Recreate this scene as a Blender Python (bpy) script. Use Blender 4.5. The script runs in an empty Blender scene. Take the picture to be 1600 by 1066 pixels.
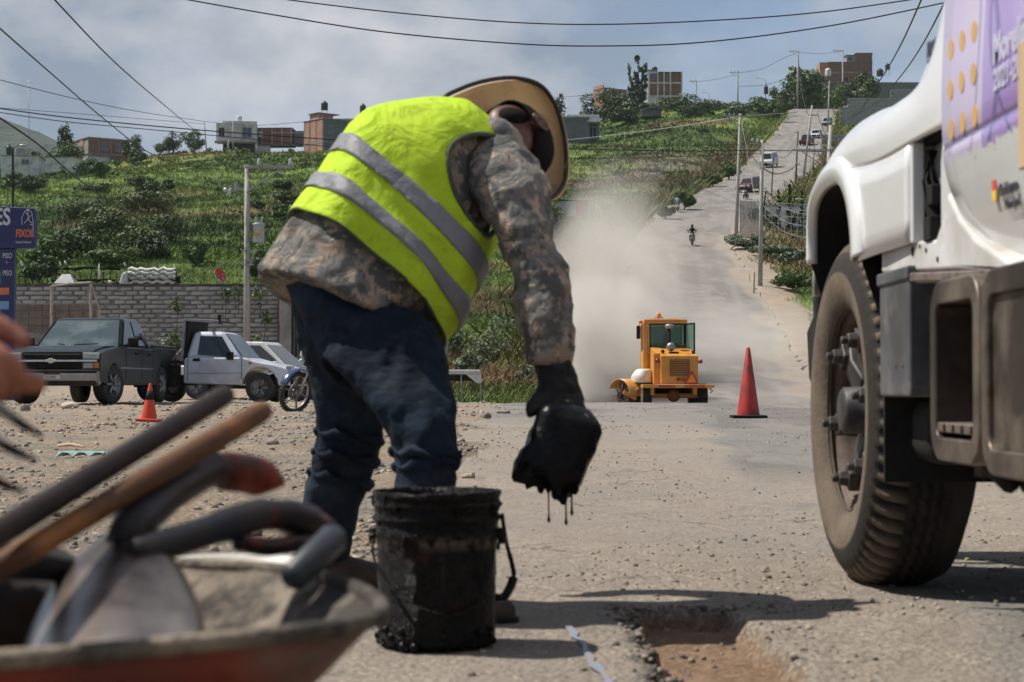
import bpy, math, random
import numpy as np
from mathutils import Vector, Matrix, Euler
random.seed(7)
RNG = np.random.default_rng(11)
SC = bpy.context.scene
COL = SC.collection
V = Vector
PI = math.pi
F = 2900.0                 # focal length in pixels of a 1600 wide frame
CAM_Z = 0.6
PITCH = math.atan(72.0 / F)
cam_data = bpy.data.cameras.new('camera')
cam = bpy.data.objects.new('camera', cam_data)
COL.objects.link(cam)
cam.location = (0, 0, CAM_Z)
cam.rotation_euler = (PI / 2 + PITCH, 0, 0)
cam_data.sensor_width = 36.0
cam_data.lens = 36.0 * F / 1600.0
cam_data.clip_start = 0.05
cam_data.clip_end = 20000
cam_data.dof.use_dof = True
cam_data.dof.focus_distance = 26.0
cam_data.dof.aperture_fstop = 8.2
SC.camera = cam
def pix(x, y, Y):
 """point at world depth Y seen at photo pixel x, y (1600 wide photo)"""
 u = (x - 800.0) / F
 v = (533.0 - y) / F
 dy = math.cos(PITCH) - math.sin(PITCH) * v
 dz = math.sin(PITCH) + math.cos(PITCH) * v
 k = Y / dy
 return V((u * k, Y, CAM_Z + dz * k))
SUN_EL = math.radians(57)
SUN_AZ_VEC = V((-0.95, 0.26, 0)).normalized()
sun_dir = V((SUN_AZ_VEC.x * math.cos(SUN_EL), SUN_AZ_VEC.y * math.cos(SUN_EL), math.sin(SUN_EL)))
sd = bpy.data.lights.new('sun', 'SUN')
sd.energy = 5.0
sd.angle = math.radians(0.53)
sd.color = (1.0, 0.945, 0.86)
sun = bpy.data.objects.new('sun', sd)
COL.objects.link(sun)
sun.location = (-30, 20, 60)
sun.rotation_euler = (-sun_dir).to_track_quat('-Z', 'Y').to_euler()
world = bpy.data.worlds.new('World')
SC.world = world
world.use_nodes = True
wn = world.node_tree.nodes
wl = world.node_tree.links
wn.clear()
w_out = wn.new('ShaderNodeOutputWorld')
w_bg = wn.new('ShaderNodeBackground')
w_bg.inputs['Strength'].default_value = 0.088
sky = wn.new('ShaderNodeTexSky')
sky.sky_type = 'NISHITA'
sky.sun_disc = False
sky.sun_elevation = SUN_EL
sky.sun_rotation = math.atan2(sun_dir.x, sun_dir.y)
sky.altitude = 1900
sky.dust_density = 2.5
sky.air_density = 1.0
tc = wn.new('ShaderNodeTexCoord')
mp = wn.new('ShaderNodeMapping')
mp.inputs['Scale'].default_value = (1.0, 1.0, 1.7)
mp.inputs['Location'].default_value = (0.35, 0.1, 0.2)
n1 = wn.new('ShaderNodeTexNoise')
n1.inputs['Scale'].default_value = 4.2
n1.inputs['Detail'].default_value = 6.0
n1.inputs['Roughness'].default_value = 0.5
n1.inputs['Distortion'].default_value = 0.35
r1 = wn.new('ShaderNodeValToRGB')
r1.color_ramp.elements[0].position = 0.40
r1.color_ramp.elements[1].position = 0.62
r1.color_ramp.elements[0].color = (0.22, 0.22, 0.22, 1)
r1.color_ramp.elements[1].color = (1, 1, 1, 1)
n2 = wn.new('ShaderNodeTexNoise')
n2.inputs['Scale'].default_value = 6.5
n2.inputs['Detail'].default_value = 7.0
n2.inputs['Roughness'].default_value = 0.55
r2 = wn.new('ShaderNodeValToRGB')
r2.color_ramp.elements[0].position = 0.42
r2.color_ramp.elements[1].position = 0.66
r2.color_ramp.elements[0].color = (2.5, 3.1, 4.0, 1)   # cloud in its own shade
r2.color_ramp.elements[1].color = (6.3, 6.3, 6.6, 1)   # cloud in the sun
mx = wn.new('ShaderNodeMix')
mx.data_type = 'RGBA'
wl.new(tc.outputs['Generated'], mp.inputs['Vector'])
wl.new(mp.outputs['Vector'], n1.inputs['Vector'])
wl.new(mp.outputs['Vector'], n2.inputs['Vector'])
wl.new(n1.outputs['Fac'], r1.inputs['Fac'])
wl.new(n2.outputs['Fac'], r2.inputs['Fac'])
wl.new(r1.outputs['Color'], mx.inputs['Factor'])
wl.new(sky.outputs['Color'], mx.inputs['A'])
wl.new(r2.outputs['Color'], mx.inputs['B'])
wl.new(mx.outputs['Result'], w_bg.inputs['Color'])
wl.new(w_bg.outputs['Background'], w_out.inputs['Surface'])
SC.view_settings.view_transform = 'Standard'
SC.view_settings.look = 'None'
SC.view_settings.exposure = 0.25
SC.view_settings.gamma = 1.0
SC.view_settings.use_curve_mapping = False
SC.cycles.max_bounces = 6
SC.cycles.diffuse_bounces = 3
SC.cycles.glossy_bounces = 3
SC.cycles.transmission_bounces = 4
SC.cycles.transparent_max_bounces = 8
SC.cycles.volume_bounces = 1
SC.cycles.volume_step_rate = 2.0
SC.cycles.volume_max_steps = 128
SC.cycles.use_denoising = True
SC.cycles.use_adaptive_sampling = True
SC.cycles.adaptive_threshold = 0.02
SC.cycles.caustics_reflective = False
SC.cycles.caustics_refractive = False
def tag(o, label=None, cat=None, group=None, kind=None):
 if label: o['label'] = label
 if cat: o['category'] = cat
 if group: o['group'] = group
 if kind: o['kind'] = kind
 return o
def empty(name, loc, rz=0.0, label=None, cat=None, group=None):
 o = bpy.data.objects.new(name, None)
 o.empty_display_size = 0.2
 COL.objects.link(o)
 o.location = loc
 o.rotation_euler = (0, 0, rz)
 return tag(o, label, cat, group)
def link_mesh(name, me, mat=None, parent=None, smooth=False):
 o = bpy.data.objects.new(name, me)
 COL.objects.link(o)
 if mat is not None:
  if isinstance(mat, (list, tuple)):
   for m in mat: me.materials.append(m)
  else:
   me.materials.append(mat)
 if smooth:
  me.polygons.foreach_set('use_smooth', [True] * len(me.polygons))
 if parent is not None:
  o.parent = parent
 return o
def kids(o):
 return [c for c in list(bpy.data.objects) if c.parent == o]
def copy_tree(o, parent=None, ch_map=None):
 if ch_map is None:
  ch_map = {}
  for c in bpy.data.objects:
   if c.parent: ch_map.setdefault(c.parent, []).append(c)
 n = o.copy()
 COL.objects.link(n)
 n.parent = parent
 for ch in ch_map.get(o, []):
  copy_tree(ch, n, ch_map)
 return n
def frame_of(t, up=V((0, 0, 1))):
 t = t.normalized()
 if abs(t.dot(up)) > 0.98:
  up = V((0, 1, 0)) if abs(t.y) < 0.9 else V((1, 0, 0))
 a = t.cross(up).normalized()
 b = a.cross(t).normalized()
 return a, b
class MB:
 """collects simple solids and links them as one mesh object"""
 def __init__(s, off=None):
  s.v = []; s.f = []; s.m = []; s.off = V(off) if off is not None else None
 def add(s, vs, fs, mi=0):
  n = len(s.v)
  s.v.extend([tuple(p) for p in vs])
  s.f.extend([tuple(i + n for i in f) for f in fs])
  s.m.extend([mi] * len(fs))
  return s
 def box(s, c, size, rot=None, mi=0, taper=None):
  x, y, z = size[0] / 2, size[1] / 2, size[2] / 2
  tx = ty = 1.0
  if taper: tx, ty = taper
  vs = [V((-x, -y, -z)), V((x, -y, -z)), V((x, y, -z)), V((-x, y, -z)),
              V((-x * tx, -y * ty, z)), V((x * tx, -y * ty, z)), V((x * tx, y * ty, z)), V((-x * tx, y * ty, z))]
  if rot is not None:
   R = rot if isinstance(rot, Matrix) else Euler(rot).to_matrix()
   vs = [R @ p for p in vs]
  c = V(c)
  return s.add([p + c for p in vs], [(0, 3, 2, 1), (4, 5, 6, 7), (0, 1, 5, 4), (1, 2, 6, 5), (2, 3, 7, 6), (3, 0, 4, 7)], mi)
 def bx(s, x0, x1, y0, y1, z0, z1, mi=0):
  return s.box(((x0 + x1) / 2, (y0 + y1) / 2, (z0 + z1) / 2), (abs(x1 - x0), abs(y1 - y0), abs(z1 - z0)), None, mi)
 def tube(s, pts, r, seg=8, cap=True, mi=0, flat=1.0, up=V((0, 0, 1))):
  pts = [V(p) for p in pts]
  n = len(pts)
  rs = r if isinstance(r, (list, tuple)) else [r] * n
  vs = []; fs = []
  for i, p in enumerate(pts):
   t = pts[min(i + 1, n - 1)] - pts[max(i - 1, 0)]
   if t.length < 1e-9: t = V((0, 0, 1))
   a, b = frame_of(t, up)
   for k in range(seg):
    an = 2 * PI * k / seg
    vs.append(p + a * (math.cos(an) * rs[i]) + b * (math.sin(an) * rs[i] * flat))
  for i in range(n - 1):
   for k in range(seg):
    k2 = (k + 1) % seg
    fs.append((i * seg + k, i * seg + k2, (i + 1) * seg + k2, (i + 1) * seg + k))
  if cap:
   fs.append(tuple(reversed(range(seg))))
   fs.append(tuple((n - 1) * seg + k for k in range(seg)))
  return s.add(vs, fs, mi)
 def cyl(s, p0, p1, r0, r1=None, seg=12, mi=0, cap=True):
  return s.tube([p0, p1], [r0, r0 if r1 is None else r1], seg, cap, mi)
 def lathe(s, prof, c=(0, 0, 0), axis='z', seg=24, mi=0, closed=False):
  c = V(c); vs = []; fs = []; n = len(prof)
  for r, h in prof:
   for k in range(seg):
    a = 2 * PI * k / seg
    x, y = r * math.cos(a), r * math.sin(a)
    if axis == 'z': p = V((x, y, h))
    elif axis == 'x': p = V((h, x, y))
    else: p = V((x, h, y))
    vs.append(p + c)
  m = n if closed else n - 1
  for i in range(m):
   j = (i + 1) % n
   for k in range(seg):
    k2 = (k + 1) % seg
    fs.append((i * seg + k, i * seg + k2, j * seg + k2, j * seg + k))
  return s.add(vs, fs, mi)
 def prism(s, poly, axis, h0, h1, mi=0):
  """poly: 2-D points; axis x -> (y,z), y -> (x,z), z -> (x,y)"""
  def P(a, b, h):
   return V((h, a, b)) if axis == 'x' else V((a, h, b)) if axis == 'y' else V((a, b, h))
  n = len(poly)
  vs = [P(a, b, h0) for a, b in poly] + [P(a, b, h1) for a, b in poly]
  fs = [tuple(range(n)), tuple(reversed(range(n, 2 * n)))]
  for i in range(n):
   j = (i + 1) % n
   fs.append((i, i + n, j + n, j))
  return s.add(vs, fs, mi)
 def ball(s, c, r, seg=10, rings=7, mi=0):
  c = V(c)
  rr = (r, r, r) if not isinstance(r, (tuple, list)) else r
  vs = []; fs = []
  for i in range(rings + 1):
   ph = -PI / 2 + PI * i / rings
   for k in range(seg):
    a = 2 * PI * k / seg
    vs.append(c + V((rr[0] * math.cos(ph) * math.cos(a), rr[1] * math.cos(ph) * math.sin(a), rr[2] * math.sin(ph))))
  for i in range(rings):
   for k in range(seg):
    k2 = (k + 1) % seg
    fs.append((i * seg + k, i * seg + k2, (i + 1) * seg + k2, (i + 1) * seg + k))
  return s.add(vs, fs, mi)
 def grid(s, P, mi=0, closed_u=False):
  """P[i][j] points"""
  n = len(P); m = len(P[0]); vs = [p for row in P for p in row]; fs = []
  for i in range(n - 1):
   for j in range(m if closed_u else m - 1):
    j2 = (j + 1) % m
    fs.append((i * m + j, i * m + j2, (i + 1) * m + j2, (i + 1) * m + j))
  return s.add(vs, fs, mi)
 def build(s, name, mat=None, parent=None, smooth=False, bevel=0.0, weld=True, solid=0.0, sub=0, seg=2, angle=35, recalc=True):
  me = bpy.data.meshes.new(name)
  vs = s.v if s.off is None else [(p[0] - s.off.x, p[1] - s.off.y, p[2] - s.off.z) for p in s.v]
  me.from_pydata(vs, [], s.f)
  if isinstance(mat, (list, tuple)):
   me.polygons.foreach_set('material_index', s.m)
  me.update()
  if recalc or weld:
   import bmesh
   bm = bmesh.new(); bm.from_mesh(me)
   if weld: bmesh.ops.remove_doubles(bm, verts=bm.verts, dist=1e-5)
   if recalc: bmesh.ops.recalc_face_normals(bm, faces=bm.faces)
   bm.to_mesh(me); bm.free()
  o = link_mesh(name, me, mat, parent, smooth)
  if solid:
   md = o.modifiers.new('solid', 'SOLIDIFY'); md.thickness = solid; md.offset = 0
  if bevel:
   md = o.modifiers.new('bevel', 'BEVEL'); md.width = bevel; md.segments = seg; md.limit_method = 'ANGLE'
   md.angle_limit = math.radians(angle)
   me.polygons.foreach_set('use_smooth', [True] * len(me.polygons))
   md.harden_normals = True
  if sub:
   md = o.modifiers.new('sub', 'SUBSURF'); md.levels = sub; md.render_levels = sub
  return o
def np_mesh(name, verts, faces, mat, parent=None, smooth=False, attr=None, fattr=None):
 """fast mesh from numpy arrays; faces (n,3) or (n,4)"""
 me = bpy.data.meshes.new(name)
 nv = len(verts); nf, k = faces.shape
 me.vertices.add(nv)
 me.vertices.foreach_set('co', np.ascontiguousarray(verts, dtype=np.float32).ravel())
 me.loops.add(nf * k)
 me.loops.foreach_set('vertex_index', np.ascontiguousarray(faces, dtype=np.int32).ravel())
 me.polygons.add(nf)
 me.polygons.foreach_set('loop_start', np.arange(0, nf * k, k, dtype=np.int32))
 me.polygons.foreach_set('loop_total', np.full(nf, k, dtype=np.int32))
 if smooth: me.polygons.foreach_set('use_smooth', np.ones(nf, dtype=bool))
 if attr:
  for an, arr in attr.items():
   a = me.attributes.new(an, 'FLOAT', 'POINT')
   a.data.foreach_set('value', np.ascontiguousarray(arr, dtype=np.float32))
 if fattr:
  for an, arr in fattr.items():
   a = me.attributes.new(an, 'FLOAT', 'FACE')
   a.data.foreach_set('value', np.ascontiguousarray(arr, dtype=np.float32))
 me.update(calc_edges=True)
 me.validate()
 return link_mesh(name, me, mat, parent)
def _hash(ix, iy, seed):
 h = (ix.astype(np.int64) * 374761393 + iy.astype(np.int64) * 668265263 + seed * 1442695041) & 0xFFFFFFFF
 h = ((h ^ (h >> 13)) * 1274126177) & 0xFFFFFFFF
 h = h ^ (h >> 16)
 return (h & 0xFFFF) / 65535.0
def vnoise(x, y, seed=0):
 x = np.asarray(x, float); y = np.asarray(y, float)
 ix = np.floor(x); iy = np.floor(y)
 fx = x - ix; fy = y - iy
 fx = fx * fx * (3 - 2 * fx); fy = fy * fy * (3 - 2 * fy)
 a = _hash(ix, iy, seed); b = _hash(ix + 1, iy, seed)
 c = _hash(ix, iy + 1, seed); d = _hash(ix + 1, iy + 1, seed)
 return (a * (1 - fx) + b * fx) * (1 - fy) + (c * (1 - fx) + d * fx) * fy - 0.5
def fbm(x, y, octaves=4, seed=0, gain=0.5):
 s = 0; a = 1.0; n = 0
 for i in range(octaves):
  s = s + a * vnoise(np.asarray(x) * 2 ** i, np.asarray(y) * 2 ** i, seed + i * 17)
  n += a; a *= gain
 return s / n * 2
def smooth01(t):
 t = np.clip(t, 0, 1)
 return t * t * (3 - 2 * t)
def _mat(name):
 m = bpy.data.materials.new(name)
 m.use_nodes = True
 nt = m.node_tree
 b = nt.nodes['Principled BSDF']
 return m, nt, b
def N(nt, t, **kw):
 n = nt.nodes.new(t)
 for k, v in kw.items():
  if k in n.inputs: n.inputs[k].default_value = v
  else: setattr(n, k, v)
 return n
def noise_fac(nt, scale, detail=4, rough=0.55, lo=0.35, hi=0.65, coord='Object', vec=None, stretch=None, dist=0.0):
 if vec is None:
  t = N(nt, 'ShaderNodeTexCoord'); vec = t.outputs[coord]
 if stretch:
  mp_ = N(nt, 'ShaderNodeMapping'); mp_.inputs['Scale'].default_value = stretch
  nt.links.new(vec, mp_.inputs['Vector']); vec = mp_.outputs['Vector']
 n = N(nt, 'ShaderNodeTexNoise', Scale=scale, Detail=detail, Roughness=rough, Distortion=dist)
 nt.links.new(vec, n.inputs['Vector'])
 r = N(nt, 'ShaderNodeMapRange')
 r.inputs['From Min'].default_value = lo; r.inputs['From Max'].default_value = hi
 nt.links.new(n.outputs['Fac'], r.inputs['Value'])
 return r.outputs['Result']
def mixc(nt, fac, a, b):
 m = N(nt, 'ShaderNodeMix', data_type='RGBA')
 for sock, val in (('Factor', fac), ('A', a), ('B', b)):
  s_ = m.inputs[sock] if sock != 'Factor' else m.inputs['Factor']
  if sock in 'AB': s_ = [i for i in m.inputs if i.name == sock and i.type == 'RGBA'][0]
  if hasattr(val, 'links'): nt.links.new(val, s_)
  elif isinstance(val, (int, float)): s_.default_value = val
  else: s_.default_value = (*val, 1)
 return [o for o in m.outputs if o.type == 'RGBA'][0]
def mathn(nt, op, a, b=0.0, c=0.0, clamp=False):
 m = N(nt, 'ShaderNodeMath', operation=op, use_clamp=clamp)
 for i, val in enumerate((a, b, c)):
  if hasattr(val, 'links'): nt.links.new(val, m.inputs[i])
  else: m.inputs[i].default_value = val
 return m.outputs[0]
def bump(nt, b, height, strength=0.3, dist=0.01):
 bp = N(nt, 'ShaderNodeBump', Strength=strength, Distance=dist)
 nt.links.new(height, bp.inputs['Height'])
 nt.links.new(bp.outputs['Normal'], b.inputs['Normal'])
def simple(name, col, col2=None, rough=0.6, metal=0.0, scale=8.0, lo=0.4, hi=0.65, bumps=0.0, bscale=None, bdist=0.004, spec=0.5, coat=0.0, dust=None, dustscale=2.0, dlo=0.45, dhi=0.7, stretch=None, rough2=None):
 """surface of one colour, worn towards col2 in noise patches, optional dust"""
 m, nt, b = _mat(name)
 b.inputs['Roughness'].default_value = rough
 b.inputs['Metallic'].default_value = metal
 b.inputs['Specular IOR Level'].default_value = spec
 if coat: b.inputs['Coat Weight'].default_value = coat; b.inputs['Coat Roughness'].default_value = 0.08
 out = None
 if col2 is None: col2 = tuple(min(1, c * 0.8) for c in col)
 f = noise_fac(nt, scale, 5, 0.6, lo, hi, stretch=stretch)
 out = mixc(nt, f, col, col2)
 if rough2 is not None:
  rr = N(nt, 'ShaderNodeMapRange'); rr.inputs['To Min'].default_value = rough; rr.inputs['To Max'].default_value = rough2
  nt.links.new(f, rr.inputs['Value']); nt.links.new(rr.outputs['Result'], b.inputs['Roughness'])
 if dust:
  f2 = noise_fac(nt, dustscale, 6, 0.65, dlo, dhi)
  out = mixc(nt, f2, out, dust)
 nt.links.new(out, b.inputs['Base Color'])
 if bumps:
  h = noise_fac(nt, bscale or scale * 6, 4, 0.6, 0.2, 0.8, stretch=stretch)
  bump(nt, b, h, bumps, bdist)
 return m
# ================================================================ terrain
KD = np.array([60, 75, 90, 110, 150, 200, 260, 320, 380, 440], float)
KC = np.array([0, 130, 300, 500, 750, 900, 1020, 1120, 1240, 1330, 1600], float)
KY = np.array([
 [612, 562, 505, 450, 392, 345, 303, 276, 268, 268],
 [612, 562, 503, 448, 389, 341, 297, 272, 266, 268],
 [612, 562, 500, 445, 385, 335, 290, 258, 242, 243],
 [610, 558, 500, 445, 380, 325, 280, 250, 242, 240],
 [603, 556, 512, 465, 398, 330, 278, 240, 222, 215],
 [606, 565, 528, 485, 412, 340, 280, 235, 212, 208],
 [612, 575, 540, 490, 392, 325, 268, 222, 188, 165],
 [618, 580, 540, 480, 385, 318, 262, 218, 180, 160],
 [618, 578, 535, 480, 395, 340, 285, 240, 200, 168],
 [612, 572, 528, 470, 395, 340, 290, 240, 195, 165],
 [610, 570, 525, 465, 395, 340, 290, 235, 185, 150]], float)
HZ = 605.0
KZ = CAM_Z + (HZ - KY) * KD[None, :] / F
TC = np.arange(-200, 1801, 20.0)
TD = np.arange(50, 461, 2.0)
_t1 = np.array([np.interp(TD, np.concatenate([[44, 52], KD]),
    np.concatenate([[0.26 if c < 650 else 0.16, 0.31 if c < 650 else -0.02], KZ[i]])) for i, c in enumerate(KC)])
_T = np.array([np.interp(TC, KC, _t1[:, j]) for j in range(len(TD))]).T
def _sm(A, k, ax):
 w = np.hanning(k + 2)[1:-1]; w /= w.sum()
 pad = [(0, 0), (0, 0)]; pad[ax] = (k // 2, k // 2)
 P = np.pad(A, pad, mode='edge')
 return np.apply_along_axis(lambda r: np.convolve(r, w, 'valid'), ax, P)
_T = _sm(_T, 9, 0)
_Ts = _sm(_T, 9, 1)
_wb = smooth01((TD - 58) / 20)[None, :]
_T = _T * (1 - _wb) + _Ts * _wb
def table(c, d):
 c = np.clip((c - TC[0]) / 20.0, 0, len(TC) - 1.001); d = np.clip((d - TD[0]) / 2.0, 0, len(TD) - 1.001)
 i = c.astype(int); j = d.astype(int); fc = c - i; fd = d - j
 return (_T[i, j] * (1 - fc) + _T[i + 1, j] * fc) * (1 - fd) + (_T[i, j + 1] * (1 - fc) + _T[i + 1, j + 1] * fc) * fd
def near_z(Y):
 return np.interp(Y, [-60, 8, 24, 34, 40, 44], [0, 0, 0.20, 0.23, 0.235, 0.22])
RY = np.array([-60, 20, 40, 52, 60, 75, 100, 150, 190, 220, 290, 370, 440, 480, 560], float)
RX = np.array([3.8, 3.8, 4.2, 5.2, 6.0, 7.8, 10.0, 13.6, 20.0, 27.5, 42, 58.5, 72, 82, 104], float)
RW = np.array([4.2, 4.2, 4.3, 4.2, 4.1, 4.0, 4.2, 4.2, 4.6, 4.8, 5.5, 5.3, 5.0, 5.0, 5.0], float)
RPY = np.array([615, 572, 494, 385, 330, 300, 260, 204, 167], float)
RZd = np.array([60, 75, 100, 150, 190, 220, 290, 370, 440], float)
RZ = CAM_Z + (HZ - RPY) * RZd / F
_yy = np.arange(-60, 561, 1.0)
def _spl(x, y):
 a = np.interp(_yy, x, y); w = np.hanning(23)[1:-1]; w /= w.sum()
 s_ = np.convolve(np.pad(a, 10, mode='edge'), w, 'valid')
 k = smooth01((_yy - 58) / 20)
 return a * (1 - k) + s_ * k
_rx = _spl(RY, RX); _rw = _spl(RY, RW)
_rz = _spl(np.concatenate([[-60, 8, 24, 34, 40, 44, 52], RZd, [480, 560]]),
           np.concatenate([[0, 0, .20, .23, .235, .22, -.02], RZ, [RZ[-1] + 1.0, RZ[-1] - 2]]))
def road_c(Y): return np.interp(Y, _yy, _rx)
def road_w(Y): return np.interp(Y, _yy, _rw)
def road_z(Y): return np.interp(Y, _yy, _rz)
PIT = (0.30, 0.625, 3.0, 4.95)
def base_h(X, Y):
 """terrain height without small relief"""
 X = np.asarray(X, float); Y = np.asarray(Y, float)
 Ys = np.maximum(Y, 1.0)
 c = 800 + F * X / Ys
 zf = table(c, Ys)
 k = smooth01((Y - 42) / 9)
 z = near_z(Y) * (1 - k) + zf * k
 far = np.maximum(Ys - 440, 0)
 z = z + np.where(Y > 440, 1.5 * (1 - np.exp(-far / 40)) - far * 0.035 * smooth01(far / 250), 0)
 return z
def road_d(X, Y):
 slope = (road_c(Y + 2) - road_c(Y - 2)) / 4.0
 return (np.abs(X - road_c(Y)) / np.sqrt(1 + slope ** 2)) - road_w(Y)
def terr(X, Y, under=True):
 X = np.asarray(X, float); Y = np.asarray(Y, float)
 z = base_h(X, Y)
 d = road_d(X, Y)
 k = 1 - smooth01(d / 9.0)
 k = k * smooth01((Y - 30) / 25)
 z = z * (1 - k) + road_z(Y) * k
 off = smooth01(d / 3.0)
 hill = smooth01((Y - 70) / 60)
 z = z + hill * off * (fbm(X / 9, Y / 9, 3, 5) * 0.9 + fbm(X / 38, Y / 38, 2, 9) * 1.3 * smooth01((Y - 120) / 100))
 nr = smooth01((0.25 - (X + 0.35)) / 0.5) * (1 - smooth01((Y - 60) / 20))
 z = z + nr * (fbm(X / 1.6, Y / 1.9, 3, 21) * 0.05 + fbm(X / 0.33, Y / 0.40, 3, 33) * 0.024 + (np.abs(fbm(X / 0.12, Y / 0.14, 2, 35)) - .3) * -0.018 * np.clip(Y * 0 + 1, 0, 1))
 if under:
  z = z - (1 - smooth01((d + 0.25) / 0.35)) * 0.12
 else:
  pass
 return z
def track(X, Y):
 return sum(np.exp(-((X - road_c(Y) - o_ - .25 * np.sin(Y / 19)) / .30) ** 2) for o_ in (-2.6, -.9, 1.0, 2.7))
def rtop(X, Y):
 """road surface relief"""
 X = np.asarray(X, float); Y = np.asarray(Y, float)
 z = road_z(Y) + 0.012
 z = z + fbm(X / 1.3, Y / 1.1, 3, 41) * 0.016 + fbm(X / 0.22, Y / 0.25, 2, 43) * 0.005 * np.clip(14 / np.maximum(Y, 3), 0, 1)
 z = z + fbm(X / 5, Y / 7, 2, 45) * 0.05 * smooth01((Y - 10) / 30)
 ridge = np.exp(-((Y - 5.75 - 0.25 * vnoise(X * 1.5, X * 0, 3)) / 0.10) ** 2) * smooth01((X - 0.0) / 0.2) * (1 - smooth01((X - 0.9) / 0.3))
 z = z + ridge * 0.012
 return z
def gz(x, y):
 """ground height under anything standing at x, y"""
 if -0.3 < road_d(np.array([x]), np.array([y]))[0] < 0.0 or road_d(np.array([x]), np.array([y]))[0] <= 0:
  return float(rtop(np.array([x]), np.array([y]))[0])
 return float(terr(np.array([x]), np.array([y]))[0])
def gpt(px, Y):
 """ground point at photo column px and depth Y"""
 x = (px - 800) * Y / F
 return V((x, Y, gz(x, Y)))
rows = [-60, -30, -15, -6, -2, 0, 1.2, 2.0, 2.6]
y_ = 3.0
while y_ < 60: rows.append(y_); y_ *= 1.0058
while y_ < 520: rows.append(y_); y_ *= 1.010
while y_ < 4200: rows.append(y_); y_ *= 1.10
rows = np.array(rows)
tin = np.linspace(-0.34, 0.36, 420)
ko = np.array([0.02, 0.06, 0.14, 0.3, 0.6, 1.0])
def ground_x(Y):
 W = max(Y, 3.0)
 inner = tin * W
 L = inner[0] - ko[::-1] * (60 + 0.9 * W); R_ = inner[-1] + ko * (60 + 0.9 * W)
 return np.concatenate([L, inner, R_])
GX = np.array([ground_x(y) for y in rows]); GY = np.repeat(rows[:, None], GX.shape[1], 1)
GZ = terr(GX, GY)
def smoothnoise_tone(X, Y):
 t = 0.60 + fbm(X / 26, Y / 34, 3, 61) * 0.62 + fbm(X / 5, Y / 7, 3, 63) * 0.45
 return np.clip(t, 0, 1)
def dryness(X, Y):
 """straw and russet patches; a grey dead belt on the slope beside the road"""
 c = 800 + F * X / np.maximum(Y, 1)
 dry = smooth01((fbm(X / 16, Y / 22, 3, 71) - 0.22) / 0.25)
 verge = np.exp(-((road_d(X, Y) - 3.5) / 3.5) ** 2) * smooth01((Y - 120) / 40) * (1 - smooth01((Y - 330) / 60)) * (fbm(X / 9, Y / 12, 2, 77) * 1.0 + 0.5)
 crest = smooth01((Y - 330) / 40) * (1 - smooth01((c - 620) / 60)) * 0.55 * (fbm(X / 20, Y / 10, 2, 79) * 1.2 + 0.6)
 low = smooth01((Y - 52) / 8) * (1 - smooth01((Y - 72) / 12)) * (fbm(X / 4, Y / 4, 2, 81) * 1.0 + 0.35)
 return np.clip(dry * 0.5 + verge * .9 + crest + low * .8, 0, 1)
def deadness(X, Y):
 c = 800 + F * X / np.maximum(Y, 1)
 return np.exp(-((c - 1030) / 120) ** 2) * np.exp(-((Y - 262) / 42) ** 2) * np.clip(0.85 + fbm(X / 8, Y / 10, 3, 83) * 1.3, 0, 1)
d_ = road_d(GX, GY)
cpx = 800 + F * GX / np.maximum(GY, 1)
start = np.where(cpx < 640, 79.0, 47.0) + vnoise(GX / 2.0, GY / 2.0, 91) * 3
green = smooth01((GY - start) / 3) * smooth01((d_ - 0.5 - vnoise(GX, GY / 3, 93) * 2.0) / 0.9)
sh = (d_ < 2.8) & (GX > road_c(GY)) & (GY > 45) & (GY < 175)
green = np.where(sh, green * smooth01((d_ - 1.9 - vnoise(GX, GY / 3, 95) * 2.2) / 0.8), green)
nr_, nc_ = GX.shape
idx = np.arange(nr_ * nc_).reshape(nr_, nc_)
GF = np.stack([idx[:-1, :-1].ravel(), idx[:-1, 1:].ravel(), idx[1:, 1:].ravel(), idx[1:, :-1].ravel()], 1)
def ramp_green(nt, tone, dry, dead):
 r = N(nt, 'ShaderNodeValToRGB')
 e = r.color_ramp.elements
 e[0].position = 0.0; e[0].color = (0.034, 0.053, 0.015, 1)
 e[1].position = 1.0; e[1].color = (0.189, 0.240, 0.059, 1)
 for p, c in ((0.35, (0.063, 0.100, 0.025, 1)), (0.6, (0.101, 0.152, 0.034, 1)), (0.8, (0.139, 0.196, 0.043, 1))):
  x = e.new(p); x.color = c
 nt.links.new(tone, r.inputs['Fac'])
 c = mixc(nt, dry, r.outputs['Color'], (0.202, 0.120, 0.071))
 return mixc(nt, dead, c, (0.168, 0.144, 0.119))
def attr(nt, name):
 a = N(nt, 'ShaderNodeAttribute'); a.attribute_name = name
 return a.outputs['Fac']
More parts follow.
